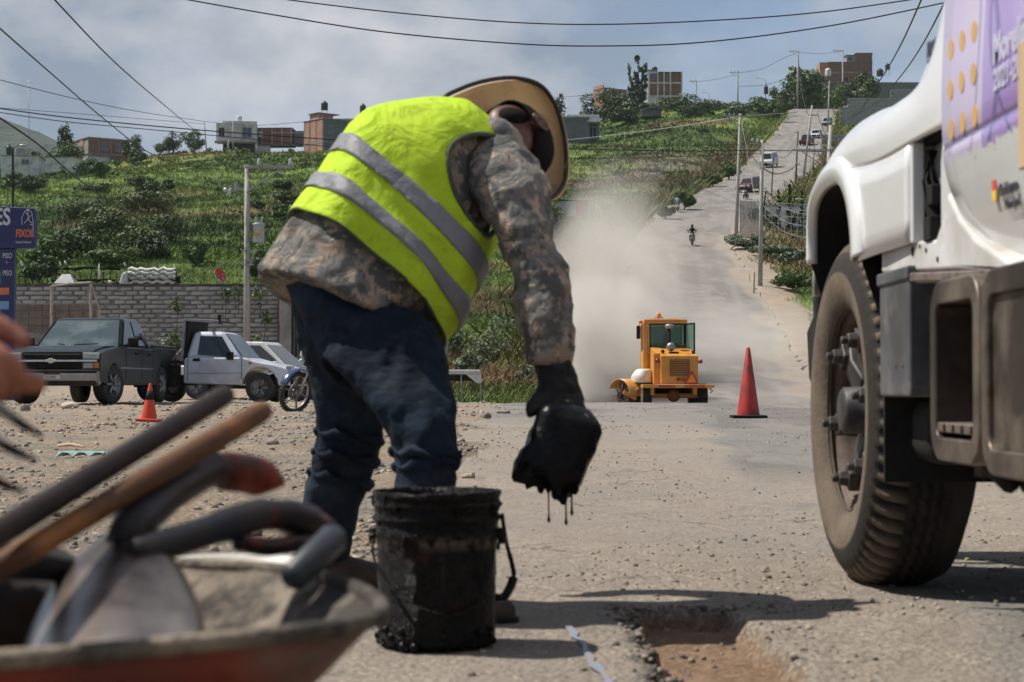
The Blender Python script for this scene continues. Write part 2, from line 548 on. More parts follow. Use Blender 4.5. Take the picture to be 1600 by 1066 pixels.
def earth_mat():
 m, nt, b = _mat('dirt')
 b.inputs['Roughness'].default_value = 0.95
 b.inputs['Specular IOR Level'].default_value = 0.2
 f1 = noise_fac(nt, 0.75, 7, 0.7, 0.44, 0.56)
 f2 = noise_fac(nt, 3.2, 7, 0.65, 0.40, 0.62)
 f3 = noise_fac(nt, 42.0, 6, 0.78, 0.44, 0.62)
 c = mixc(nt, f1, (0.41, 0.300, 0.205), (0.265, 0.240, 0.208))
 c = mixc(nt, mathn(nt, 'MULTIPLY', f2, 0.7), c, (0.43, 0.355, 0.265))
 c = mixc(nt, mathn(nt, 'MULTIPLY', f3, 0.65), c, (0.135, 0.115, 0.095))
 vor = N(nt, 'ShaderNodeTexVoronoi', Scale=55.0)
 t = N(nt, 'ShaderNodeTexCoord'); nt.links.new(t.outputs['Object'], vor.inputs['Vector'])
 v1 = N(nt, 'ShaderNodeMapRange'); v1.inputs['From Min'].default_value = 0.05; v1.inputs['From Max'].default_value = 0.3
 v1.inputs['To Min'].default_value = 0.55; v1.inputs['To Max'].default_value = 0.0
 nt.links.new(vor.outputs['Distance'], v1.inputs['Value'])
 c = mixc(nt, mathn(nt, 'MULTIPLY', v1.outputs['Result'], f3), c, (0.20, 0.19, 0.18))
 g = ramp_green(nt, attr(nt, 'tone'), attr(nt, 'dry'), attr(nt, 'dead'))
 c = mixc(nt, attr(nt, 'green'), c, g)
 nt.links.new(c, b.inputs['Base Color'])
 h = mathn(nt, 'ADD', mathn(nt, 'MULTIPLY', f3, 0.5), mathn(nt, 'MULTIPLY', f2, 1.0))
 bump(nt, b, h, 1.0, 0.016)
 return m
M_EARTH = earth_mat()
ground = np_mesh('ground', np.stack([GX.ravel(), GY.ravel(), GZ.ravel()], 1), GF, M_EARTH, None, True,
                 attr={'green': green.ravel(), 'tone': smoothnoise_tone(GX, GY).ravel(),
                       'dry': dryness(GX, GY).ravel(), 'dead': deadness(GX, GY).ravel()})
tag(ground, kind='structure')
rr = [-60, -30, -12, -4, 0, 1.5, 2.4]
y_ = 3.0
while y_ < 7.5: rr.append(y_); y_ *= 1.0032
while y_ < 60: rr.append(y_); y_ *= 1.0068
while y_ < 540: rr.append(y_); y_ *= 1.012
rr = np.array(rr)
wt = np.concatenate([np.linspace(-1.0, -0.50, 300), np.linspace(-0.497, 1.0, 330)])
RGY = np.repeat(rr[:, None], len(wt), 1)
wgt = np.repeat(wt[None, :], len(rr), 0)
RGX = road_c(RGY) + wgt * road_w(RGY)
edge = vnoise(RGY * 1.1, RGY * 0 + np.sign(wgt) * 9, 101) * 0.45 + vnoise(RGY * 4.0, RGY * 0, 103) * 0.2
RGX = RGX + np.where(np.abs(wgt) > 0.9, edge * (np.abs(wgt) - 0.9) / 0.1 * np.sign(wgt) * np.clip(RGY / 12, 0.5, 1), 0)
RGZ = rtop(RGX, RGY)
ed = np.clip((1 - np.abs(wgt)) / 0.012, 0, 1)
RGZ = RGZ - (1 - ed) * 0.10
jag = vnoise(RGY * 9, RGX * 0, 111) * 0.05 + vnoise(RGY * 30, RGX * 0, 113) * 0.02
jagx = vnoise(RGX * 9, RGX * 0, 115) * 0.06 + vnoise(RGX * 33, RGX * 0, 117) * 0.02
inx = smooth01((RGX - (PIT[0] + jag)) / 0.008) * smooth01(((PIT[1] - 0.02 * (RGY - 4) + 0.1 * np.clip(4.6 - RGY, -1, 1) * 0 + jag * 0.8) - RGX) / 0.05)
iny = smooth01((RGY - PIT[2]) / 0.02) * smooth01((PIT[3] + jagx - RGY) / 0.015)
pit = inx * iny
RGZ = RGZ - pit * (0.050 + 0.010 * fbm(RGX / 0.07, RGY / 0.09, 3, 121))
rim = np.exp(-((RGX - (PIT[0] + jag)) / 0.022) ** 2) * smooth01((RGY - 3.0) / 0.1) * smooth01((PIT[3] + 0.05 - RGY) / 0.05) * (vnoise(RGX * 25, RGY * 14, 131) > -0.18)
tar = rim
i2 = np.arange(RGX.size).reshape(RGX.shape)
RF = np.stack([i2[:-1, :-1].ravel(), i2[:-1, 1:].ravel(), i2[1:, 1:].ravel(), i2[1:, :-1].ravel()], 1)
dusty = np.clip(smooth01((1.05 + 0.055 * RGY - RGX + vnoise(RGX * 2, RGY * .6, 141) * 0.35) / 0.25) * (1 - smooth01((RGY - 18) / 8)) * 0.9, 0, 1)
far_dust = smooth01((RGY - 60) / 20) * (1 - smooth01((RGY - 150) / 60)) * np.clip(0.55 + fbm(RGX / 3.5, RGY / 12, 3, 143) * 0.9, 0, 1)
right_e = smooth01((wgt - 0.70 + vnoise(RGX, RGY / 4, 147) * 0.35) / 0.15) * smooth01((RGY - 40) / 10) * (1 - smooth01((RGY - 170) / 30))
dusty = np.maximum(dusty, smooth01((RGX - 1.3 + vnoise(RGX * 3, RGY * 2, 151) * .4) / .2) * smooth01((RGY - 5.9) / .6) * (1 - smooth01((RGY - 10) / 3)))
dusty = np.clip(np.maximum(dusty, far_dust * 0.3) + right_e * 0.8, 0, 1)
def road_mat():
 m, nt, b = _mat('dusty_asphalt')
 b.inputs['Roughness'].default_value = 0.93
 b.inputs['Specular IOR Level'].default_value = 0.25
 f1 = noise_fac(nt, 0.8, 6, 0.6, 0.38, 0.62)
 f2 = noise_fac(nt, 9.0, 6, 0.65, 0.38, 0.64)
 f3 = noise_fac(nt, 75.0, 5, 0.75, 0.47, 0.66)
 t = N(nt, 'ShaderNodeTexCoord')
 vor = N(nt, 'ShaderNodeTexVoronoi', Scale=85.0)
 nt.links.new(t.outputs['Object'], vor.inputs['Vector'])
 a = mixc(nt, f1, (0.225, 0.215, 0.202), (0.170, 0.163, 0.155))
 a = mixc(nt, mathn(nt, 'MULTIPLY', f2, 0.5), a, (0.26, 0.232, 0.200))
 d = mixc(nt, f1, (0.375, 0.305, 0.235), (0.295, 0.252, 0.203))
 d = mixc(nt, mathn(nt, 'MULTIPLY', f2, 0.6), d, (0.245, 0.205, 0.165))
 pt_ = noise_fac(nt, .22, 5, .6, .50, .525, stretch=(1.6, .45, 1))
 a = mixc(nt, mathn(nt, 'MULTIPLY', pt_, .7), a, (0.115, 0.110, 0.106))
 c = mixc(nt, attr(nt, 'dusty'), a, d)
 c = mixc(nt, mathn(nt, 'MULTIPLY', attr(nt, 'track'), .45), c, (0.30, 0.275, 0.245))
 c = mixc(nt, mathn(nt, 'MULTIPLY', f3, 0.75), c, (0.085, 0.078, 0.070))
 f4 = noise_fac(nt, 260.0, 2, 0.6, 0.50, 0.62); c = mixc(nt, mathn(nt, 'MULTIPLY', f4, 0.5), c, (0.42, 0.38, 0.33))
 v1 = N(nt, 'ShaderNodeMapRange'); v1.inputs['From Min'].default_value = 0.0; v1.inputs['From Max'].default_value = 0.32
 v1.inputs['To Min'].default_value = 0.6; v1.inputs['To Max'].default_value = 0.0
 nt.links.new(vor.outputs['Distance'], v1.inputs['Value'])
 c = mixc(nt, mathn(nt, 'MULTIPLY', v1.outputs['Result'], f2), c, (0.36, 0.33, 0.29))
 ed = N(nt, 'ShaderNodeTexVoronoi', Scale=2.3, feature='DISTANCE_TO_EDGE')
 wv = N(nt, 'ShaderNodeTexNoise', Scale=5.0, Detail=4.0); nt.links.new(t.outputs['Object'], wv.inputs['Vector'])
 vm = N(nt, 'ShaderNodeVectorMath', operation='MULTIPLY_ADD'); vm.inputs[1].default_value = (.35, .35, .35)
 nt.links.new(wv.outputs['Color'], vm.inputs[0]); nt.links.new(t.outputs['Object'], vm.inputs[2]); nt.links.new(vm.outputs[0], ed.inputs['Vector'])
 ck = N(nt, 'ShaderNodeMapRange'); ck.inputs['From Min'].default_value = 0.006; ck.inputs['From Max'].default_value = 0.022
 ck.inputs['To Min'].default_value = 1; ck.inputs['To Max'].default_value = 0; nt.links.new(ed.outputs['Distance'], ck.inputs['Value'])
 crk = mathn(nt, 'MULTIPLY', ck.outputs['Result'], noise_fac(nt, 0.7, 3, .6, .48, .60))
 c = mixc(nt, mathn(nt, 'MULTIPLY', crk, 0.75), c, (0.075, 0.065, 0.055))
 soil = mixc(nt, f2, (0.215, 0.135, 0.082), (0.27, 0.18, 0.115))
 c = mixc(nt, attr(nt, 'soil'), c, soil)
 tarf = attr(nt, 'tar')
 c = mixc(nt, tarf, c, (0.012, 0.011, 0.011))
 rgh = N(nt, 'ShaderNodeMapRange'); rgh.inputs['To Min'].default_value = 0.93; rgh.inputs['To Max'].default_value = 0.35
 nt.links.new(tarf, rgh.inputs['Value']); nt.links.new(rgh.outputs['Result'], b.inputs['Roughness'])
 nt.links.new(c, b.inputs['Base Color'])
 h = mathn(nt, 'ADD', mathn(nt, 'MULTIPLY', f3, 0.35), mathn(nt, 'MULTIPLY', f2, 0.9))
 bump(nt, b, h, 1.0, 0.010)
 return m
road = np_mesh('road', np.stack([RGX.ravel(), RGY.ravel(), RGZ.ravel()], 1), RF, road_mat(), None, True,
               attr={'track': (track(RGX, RGY) * np.clip(.6 + fbm(RGX / 2, RGY / 9, 3, 149), 0, 1)).ravel(), 'dusty': dusty.ravel(), 'soil': pit.ravel(), 'tar': np.clip(tar, 0, 1).ravel()})
tag(road, kind='structure')
CUBE = np.array([[-1, -1, -1], [1, -1, -1], [1, 1, -1], [-1, 1, -1], [-1, -1, 1], [1, -1, 1], [1, 1, 1], [-1, 1, 1]], float)
CUBF = np.array([[0, 2, 1], [0, 3, 2], [4, 5, 6], [4, 6, 7], [0, 1, 5], [0, 5, 4], [1, 2, 6], [1, 6, 5], [2, 3, 7], [2, 7, 6], [3, 0, 4], [3, 4, 7]])
def stones(n, yfun, xr, smin, smax, power=2.6):
 Y = yfun(n)
 u = RNG.uniform(xr[0], xr[1], n)
 X = u * Y
 s_ = smin + (smax - smin) * RNG.random(n) ** power
 return X, Y, s_
def stone_mesh(X, Y, S, zf):
 n = len(X)
 vs = CUBE[None] * RNG.uniform(0.55, 1.0, (n, 8, 3))
 vs[:, 4:, :2] *= RNG.uniform(0.45, 0.85, (n, 1, 1))
 sc = np.stack([S * RNG.uniform(0.6, 1.3, n), S * RNG.uniform(0.6, 1.3, n), S * RNG.uniform(0.35, 0.75, n)], 1) * 0.5
 vs = vs * sc[:, None, :]
 a = RNG.uniform(0, 2 * PI, n); ca, sa = np.cos(a)[:, None], np.sin(a)[:, None]
 x = vs[:, :, 0] * ca - vs[:, :, 1] * sa; y = vs[:, :, 0] * sa + vs[:, :, 1] * ca
 z = zf(X, Y)[:, None] + vs[:, :, 2] + sc[:, 2:3] * 0.45
 P = np.stack([x + X[:, None], y + Y[:, None], z], 2).reshape(-1, 3)
 Fc = (CUBF[None] + (np.arange(n) * 8)[:, None, None]).reshape(-1, 3)
 t = np.repeat(RNG.random(n), 8)
 return P, Fc, t
def stone_mat():
 m, nt, b = _mat('loose_stone')
 b.inputs['Roughness'].default_value = 0.9
 r = N(nt, 'ShaderNodeValToRGB'); e = r.color_ramp.elements
 e[0].position = 0; e[0].color = (0.10, 0.088, 0.078, 1)
 e[1].position = 1; e[1].color = (0.46, 0.39, 0.31, 1)
 for p, c in ((0.3, (0.19, 0.165, 0.14, 1)), (0.55, (0.27, 0.215, 0.16, 1)), (0.8, (0.32, 0.27, 0.21, 1))):
  x = e.new(p); x.color = c
 nt.links.new(attr(nt, 'shade'), r.inputs['Fac'])
 nt.links.new(r.outputs['Color'], b.inputs['Base Color'])
 return m
M_STONE = stone_mat()
yl = lambda n: 3.2 * (60 / 3.2) ** (RNG.random(n) ** 1.0)
X, Y, S = stones(60000, yl, (-0.30, 0.02), 0.003, 0.042, 6.0)
keep = (road_d(X, Y) > -0.15)
clump = vnoise(X * 0.9, Y * 0.5, 151) + vnoise(X * 3, Y * 2, 153) * 0.5
keep &= (clump > 0.02) | (RNG.random(len(X)) < 0.18)
P1, F1, t1 = stone_mesh(X[keep], Y[keep], S[keep] * np.clip(0.7 + Y[keep] / 22, 0.8, 2.0), lambda a, b: terr(a, b))
X, Y, S = stones(36000, yl, (-0.1, 0.34), 0.002, 0.024, 6.0)
keep = (road_d(X, Y) < -0.12) & ~((X > PIT[0] - .03) & (X < PIT[1] + .05) & (Y < PIT[3] + .05))
band = (np.abs(Y - 5.75 - 0.1 * np.sin(X * 5)) < 0.14) | (vnoise(X * 1.2, Y * 0.5, 161) > 0.02)
keep &= band | (RNG.random(len(X)) < 0.12)
P2, F2, t2 = stone_mesh(X[keep], Y[keep], S[keep] * np.clip(0.6 + Y[keep] / 25, 0.8, 1.6), lambda a, b: rtop(a, b))
n = 900
X = np.where(RNG.random(n) < .5, RNG.normal(PIT[0], 0.03, n), RNG.uniform(PIT[0], PIT[1] + .1, n)); Y = np.where(RNG.random(n) < .6, RNG.uniform(3.3, 5.0, n), RNG.normal(PIT[3], 0.05, n))
S = 0.004 + 0.018 * RNG.random(n) ** 3
inside = (X > PIT[0] + .02) & (X < PIT[1] - .03) & (Y < PIT[3] - .04)
P3, F3, t3 = stone_mesh(X, Y, S, lambda a, b: rtop(a, b) - inside * 0.052)
P = np.concatenate([P1, P2, P3]); Fc = np.concatenate([F1, F2 + len(P1), F3 + len(P1) + len(P2)])
grav = np_mesh('gravel', P, Fc, M_STONE, None, False, attr={'shade': np.concatenate([t1, t2, t3 * 0.6])})
tag(grav, 'loose stones and grit scattered over dirt and broken asphalt', 'gravel', kind='stuff')
def rock(px, y_px, Y, w, h, label, shade=0.5, seed=0):
 p = gpt(px, Y)
 R = np.random.default_rng(seed)
 import bmesh
 bm = bmesh.new(); bmesh.ops.create_icosphere(bm, subdivisions=2, radius=1)
 for v in bm.verts:
  k = 1 + 0.25 * (R.random() - 0.5) + 0.2 * math.sin(v.co.x * 3 + seed)
  v.co = V((v.co.x * w / 2 * k, v.co.y * w / 2.4 * k, max(v.co.z * h / 1.6 * k, -h * .3)))
 me = bpy.data.meshes.new('rock'); bm.to_mesh(me); bm.free()
 a = me.attributes.new('shade', 'FLOAT', 'POINT'); a.data.foreach_set('value', np.full(len(me.vertices), shade, np.float32))
 o = link_mesh('rock', me, M_STONE)
 o.location = (p.x, p.y, p.z + h * 0.25)
 o.rotation_euler = (0, 0, seed)
 tag(o, label, 'rock', 'single rocks on the dirt lot')
rock(108, 634, 33, .34, .12, 'pale flat rock on dirt in front of dark pickup bumper', 0.95, 1)
rock(40, 641, 31, .18, .12, 'brown lump of rock below dark pickup front wheel', 0.35, 2)
rock(758, 654, 24.5, .17, .09, 'dark rock on dirt right of the worker legs', 0.25, 3)
rock(786, 651, 26, .20, .06, 'flat grey rock nearer the road edge beyond the worker', 0.6, 4)
rock(345, 705, 15, .10, .05, 'small grey rock on dirt above the shovel handles', 0.5, 5)
rock(730, 752, 11.2, .09, .035, 'small flat stone beyond the black bucket', 0.7, 6)
rock(425, 700, 15.3, .13, .06, 'angular grey stone left of the worker knee', 0.45, 7)
m_ = MB(); a = gpt(92, 15.2); b2 = gpt(132, 15.0)
m_.tube([a + V((0, 0, .03)), (a + b2) / 2 + V((0, 0, .045)), b2 + V((0, 0, .03))], [.012, .018, .008], 6)
tag(m_.build('stick', simple('pale_wood', (.50, .36, .20))), 'pale yellow strip of wood lying on dirt lot', 'stick')
m_ = MB(); c0 = gpt(129, 13.6)
PP = [[c0 + V((i * .04 - .16, j * .05 - .12, .02 + .035 * abs(math.sin(i * 2.1 + j * 1.3)))) for j in range(6)] for i in range(9)]
m_.grid(PP)
tag(m_.build('plastic_bag', simple('aqua_film', (.42, .60, .55), rough=.4), solid=.003), 'torn pale aqua plastic lying on dirt lot', 'plastic bag')
m_ = MB(); R = random.Random(5)
L = [];
for i in range(15):
 y = 4.55 - i * 0.075; x = 0.134 + 0.012 * i * .4 + R.uniform(-.006, .006); w = .004 + .006 * i / 14 + R.uniform(-.003, .007)
 L.append([V((x - w, y, 0)), V((x, y, 0)), V((x + w, y, 0))])
for row in L:
 for p in row: p.z = float(rtop(np.array([p.x]), np.array([p.y]))[0]) + .005
m_.grid(L)
tag(m_.build('painted_marking', simple('worn_paint', (.24, .21, .18), (.19, .23, .30), rough=.5, scale=30, lo=.47, hi=.53), recalc=False), kind='structure')
mr = np.linspace(-1100, 150, 90); md = np.linspace(2100, 3300, 40)
MX_, MD_ = np.meshgrid(mr, md, indexing='ij')
cpx_ = 800 + F * MX_ / 2600
ridge_px = np.interp(cpx_, [-500, -200, -60, 0, 50, 90, 130, 200, 300, 400, 900], [230, 150, 165, 182, 198, 215, 238, 262, 285, 300, 330])
top = CAM_Z + (HZ - ridge_px) * 2600 / F
prof = smooth01((MD_ - 2100) / 500) * (1 - 0.7 * smooth01((MD_ - 2650) / 600))
MZ_ = -60 + (top + 60) * prof + fbm(MX_ / 130, MD_ / 130, 4, 171) * 26 * prof + fbm(MX_ / 22, MD_ / 22, 2, 173) * 6
i3 = np.arange(MX_.size).reshape(MX_.shape)
MF = np.stack([i3[:-1, :-1].ravel(), i3[1:, :-1].ravel(), i3[1:, 1:].ravel(), i3[:-1, 1:].ravel()], 1)
mt = np_mesh('mountain', np.stack([MX_.ravel(), MD_.ravel(), MZ_.ravel()], 1), MF,
             simple('wooded_slope', (.030, .052, .030), (.014, .026, .016), rough=1, scale=.02, bumps=.6, bscale=.06, bdist=8), None, True)
tag(mt, kind='structure')
# ================================================================ vegetation
def grass_mat():
 m, nt, b = _mat('grass_blades')
 b.inputs['Roughness'].default_value = 0.75
 b.inputs['Specular IOR Level'].default_value = 0.2
 c = ramp_green(nt, attr(nt, 'tone'), attr(nt, 'dry'), attr(nt, 'dead'))
 nt.links.new(c, b.inputs['Base Color'])
 b.inputs['Subsurface Weight'].default_value = 0.0
 return m
M_GRASS = grass_mat()
def blades(X, Y, H, W, nb, spread):
 """nb bent blades per tuft, two triangles each -> quads"""
 n = len(X)
 X = np.repeat(X, nb); Y = np.repeat(Y, nb); H = np.repeat(H, nb) * RNG.uniform(.55, 1.15, n * nb); W = np.repeat(W, nb)
 X = X + RNG.normal(0, spread, n * nb); Y = Y + RNG.normal(0, spread, n * nb)
 Z = terr(X, Y) - .04
 a = RNG.uniform(0, 2 * PI, n * nb)
 la = RNG.uniform(0, 2 * PI, n * nb); lean = RNG.uniform(.3, 1.3, n * nb) * H
 dx, dy = np.cos(a) * W / 2, np.sin(a) * W / 2
 tx, ty = X + np.cos(la) * lean, Y + np.sin(la) * lean
 p0 = np.stack([X - dx, Y - dy, Z], 1); p1 = np.stack([X + dx, Y + dy, Z], 1)
 p2 = np.stack([tx + dx * .35, ty + dy * .35, Z + H], 1); p3 = np.stack([tx - dx * .35, ty - dy * .35, Z + H * .93], 1)
 P = np.stack([p0, p1, p2, p3], 1).reshape(-1, 3)
 Fq = np.arange(n * nb * 4).reshape(-1, 4)
 j = np.repeat(RNG.uniform(-.16, .16, n * nb), 4)
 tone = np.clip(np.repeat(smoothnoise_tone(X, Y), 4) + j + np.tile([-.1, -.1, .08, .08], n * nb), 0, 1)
 dry = np.clip(np.repeat(dryness(X, Y) * RNG.uniform(.4, 1.3, n * nb), 4), 0, 1)
 dead = np.clip(np.repeat(deadness(X, Y) * RNG.uniform(.5, 1.2, n * nb), 4), 0, 1)
 return P, Fq, tone, dry, dead
def grass_pts(n, y0, y1, u0, u1, pw=1.0):
 Y = y0 + (y1 - y0) * RNG.random(n) ** pw
 U = RNG.uniform(u0, u1, n)
 return U * Y, Y
def allowed(X, Y):
 c = 800 + F * X / Y
 d = road_d(X, Y)
 ok = d > 0.7 + vnoise(X, Y / 3, 93) * 1.6
 ok &= ~((d < 2.2 + vnoise(X, Y / 3, 95) * 2.2) & (X > road_c(Y)) & (Y < 175))
 ok &= (Y > np.where(c < 640, 80.0, 49.0))
 return ok
sets = []
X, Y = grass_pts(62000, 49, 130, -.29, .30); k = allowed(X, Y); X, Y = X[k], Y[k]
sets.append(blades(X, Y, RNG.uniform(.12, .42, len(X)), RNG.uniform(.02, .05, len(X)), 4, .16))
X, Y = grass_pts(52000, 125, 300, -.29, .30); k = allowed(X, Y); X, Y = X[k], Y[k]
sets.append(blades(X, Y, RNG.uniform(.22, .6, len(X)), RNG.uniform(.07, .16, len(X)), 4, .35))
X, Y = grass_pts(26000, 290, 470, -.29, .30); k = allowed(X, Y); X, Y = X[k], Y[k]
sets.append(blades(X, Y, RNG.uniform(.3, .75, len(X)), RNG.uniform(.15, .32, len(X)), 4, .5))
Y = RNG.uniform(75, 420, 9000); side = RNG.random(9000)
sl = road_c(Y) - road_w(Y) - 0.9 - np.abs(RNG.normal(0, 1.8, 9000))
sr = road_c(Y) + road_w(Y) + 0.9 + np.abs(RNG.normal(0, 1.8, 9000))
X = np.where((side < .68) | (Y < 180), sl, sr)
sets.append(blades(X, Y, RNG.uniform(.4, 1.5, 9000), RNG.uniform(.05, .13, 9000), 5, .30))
off = 0; PP = []; FF = []; T = []; D = []; E = []
for P, Fq, t, d, e in sets:
 PP.append(P); FF.append(Fq + off); off += len(P); T.append(t); D.append(d); E.append(e)
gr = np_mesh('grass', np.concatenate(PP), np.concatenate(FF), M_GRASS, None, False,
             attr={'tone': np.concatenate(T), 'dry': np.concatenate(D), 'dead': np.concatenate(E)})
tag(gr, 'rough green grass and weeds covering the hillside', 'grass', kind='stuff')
LEAFM = {}
def leaf_mat(key, dark, mid, light):
 if key in LEAFM: return LEAFM[key]
 m, nt, b = _mat('leaf_' + key)
 b.inputs['Roughness'].default_value = 0.6
 b.inputs['Specular IOR Level'].default_value = 0.3
 r = N(nt, 'ShaderNodeValToRGB'); e = r.color_ramp.elements
 e[0].color = (*dark, 1); e[1].color = (*light, 1); x = e.new(.5); x.color = (*mid, 1)
 nt.links.new(attr(nt, 'shade'), r.inputs['Fac'])
 nt.links.new(r.outputs['Color'], b.inputs['Base Color'])
 LEAFM[key] = m
 return m
leaf_mat('dark', (.026, .042, .014), (.055, .082, .026), (.105, .145, .044))
leaf_mat('thorn', (.035, .050, .018), (.085, .115, .036), (.150, .190, .062))
leaf_mat('mid', (.038, .068, .018), (.075, .125, .032), (.140, .205, .055))
leaf_mat('bright', (.05, .09, .02), (.09, .15, .035), (.15, .23, .06))
leaf_mat('grey', (.06, .085, .05), (.12, .155, .09), (.24, .28, .18))
leaf_mat('cypress', (.016, .028, .014), (.026, .045, .020), (.045, .070, .030))
M_BARK = simple('bark', (.085, .065, .05), (.05, .04, .032), rough=.95, scale=20, bumps=.5)
def leaves(center, rad, n, leaf, clumps=10, seed=0, flat=.6, fill=.35, aspect=.55):
 """leaf faces spread over clumps inside an uneven crown"""
 R = np.random.default_rng(seed + 1000)
 c = np.array(center); rad = np.array(rad)
 cd = R.normal(0, 1, (clumps, 3)); cd /= np.linalg.norm(cd, axis=1)[:, None]
 cr = R.uniform(.35, .85, clumps)[:, None]
 cc = cd * cr * rad
 cs = R.uniform(.25, .48, clumps)
 w = cs ** 2; w /= w.sum()
 ci = R.choice(clumps, n, p=w)
 d = R.normal(0, 1, (n, 3)); d /= np.linalg.norm(d, axis=1)[:, None]
 rr_ = 1 - fill * R.random(n) ** 1.5
 p = cc[ci] + d * (rr_ * cs[ci])[:, None] * rad
 p[:, 2] = np.maximum(p[:, 2], -rad[2] * .95)
 p = p + c
 nrm = d + R.normal(0, .55, (n, 3)); nrm[:, 2] += .3; nrm /= np.linalg.norm(nrm, axis=1)[:, None]
 h = np.cross(nrm, R.normal(0, 1, (n, 3))); h /= np.linalg.norm(h, axis=1)[:, None] + 1e-9
 g = np.cross(nrm, h)
 s_ = leaf * R.uniform(.55, 1.35, n)[:, None]
 h = h * s_; g = g * s_ * aspect
 P = np.stack([p - h, p - g, p + h, p + g], 1).reshape(-1, 3)
 Fq = np.arange(n * 4).reshape(-1, 4)
 sh = np.clip(R.normal(.48, .2, clumps)[ci] * .5 + R.uniform(0, 1, n) * .5, 0, 1)
 return P, Fq, np.repeat(sh, 4)
def crown_obj(name, parts, mat, parent):
 off = 0; PP = []; FF = []; SS = []
 for P, Fq, s_ in parts:
  PP.append(P); FF.append(Fq + off); off += len(P); SS.append(s_)
 return np_mesh(name, np.concatenate(PP), np.concatenate(FF), mat, parent, False, attr={'shade': np.concatenate(SS)})
def plant(name, px, ybase, Y, w, h, key, label, cat='bush', group=None, n=700, leaf=None, clumps=10, trunk=.15, zoff=0.0, seed=0, fill=.35, aspect=.55, depth=.8, flat_top=False):
 """bush or tree at photo column px, depth Y; w, h in metres; base on the ground"""
 g = gpt(px, Y)
 e = empty(name, (g.x, g.y, g.z + zoff), 0, label, cat, group)
 leaf = leaf or max(w, h) * .05
 tz = h * trunk
 crown_obj('crown', [leaves((0, 0, tz + (h - tz) * .5), (w / 2, w / 2 * depth, (h - tz) * .5), n, leaf, clumps, seed, fill=fill, aspect=aspect)], LEAFM[key], e)
 m = MB(); R = random.Random(seed)
 r0 = .03 * h + .03
 k = 3 if name == 'bush' else 5
 m.tube([(0, 0, -.15), (R.uniform(-.05, .05) * h, 0, tz * .6), (R.uniform(-.06, .06) * h, 0, tz + h * .15)], [r0, r0 * .8, r0 * .6], 7)
 for i in range(k):
  a = R.uniform(0, 6.28); t0 = tz * R.uniform(.5, 1)
  m.tube([(0, 0, t0), (math.cos(a) * w * .15, math.sin(a) * w * .15, t0 + (h - tz) * .3), (math.cos(a) * w * .32, math.sin(a) * w * .32, t0 + (h - tz) * .6)], [r0 * .55, r0 * .35, r0 * .15], 5)
 m.build('trunk', M_BARK, e, True)
 return e
MPX = F
def s_at(px_len, Y): return px_len * Y / F
def Yof(px, ypx, lo=62, hi=470):
 """depth at which the ground shows at row ypx in column px"""
 ys = np.arange(lo, hi, 1.0); xs = (px - 800) * ys / F
 z = terr(xs, ys); yy = HZ - (z - CAM_Z) * F / ys
 j = np.where(yy <= ypx)[0]
 return float(ys[j[0]]) if len(j) else float(ys[-1])
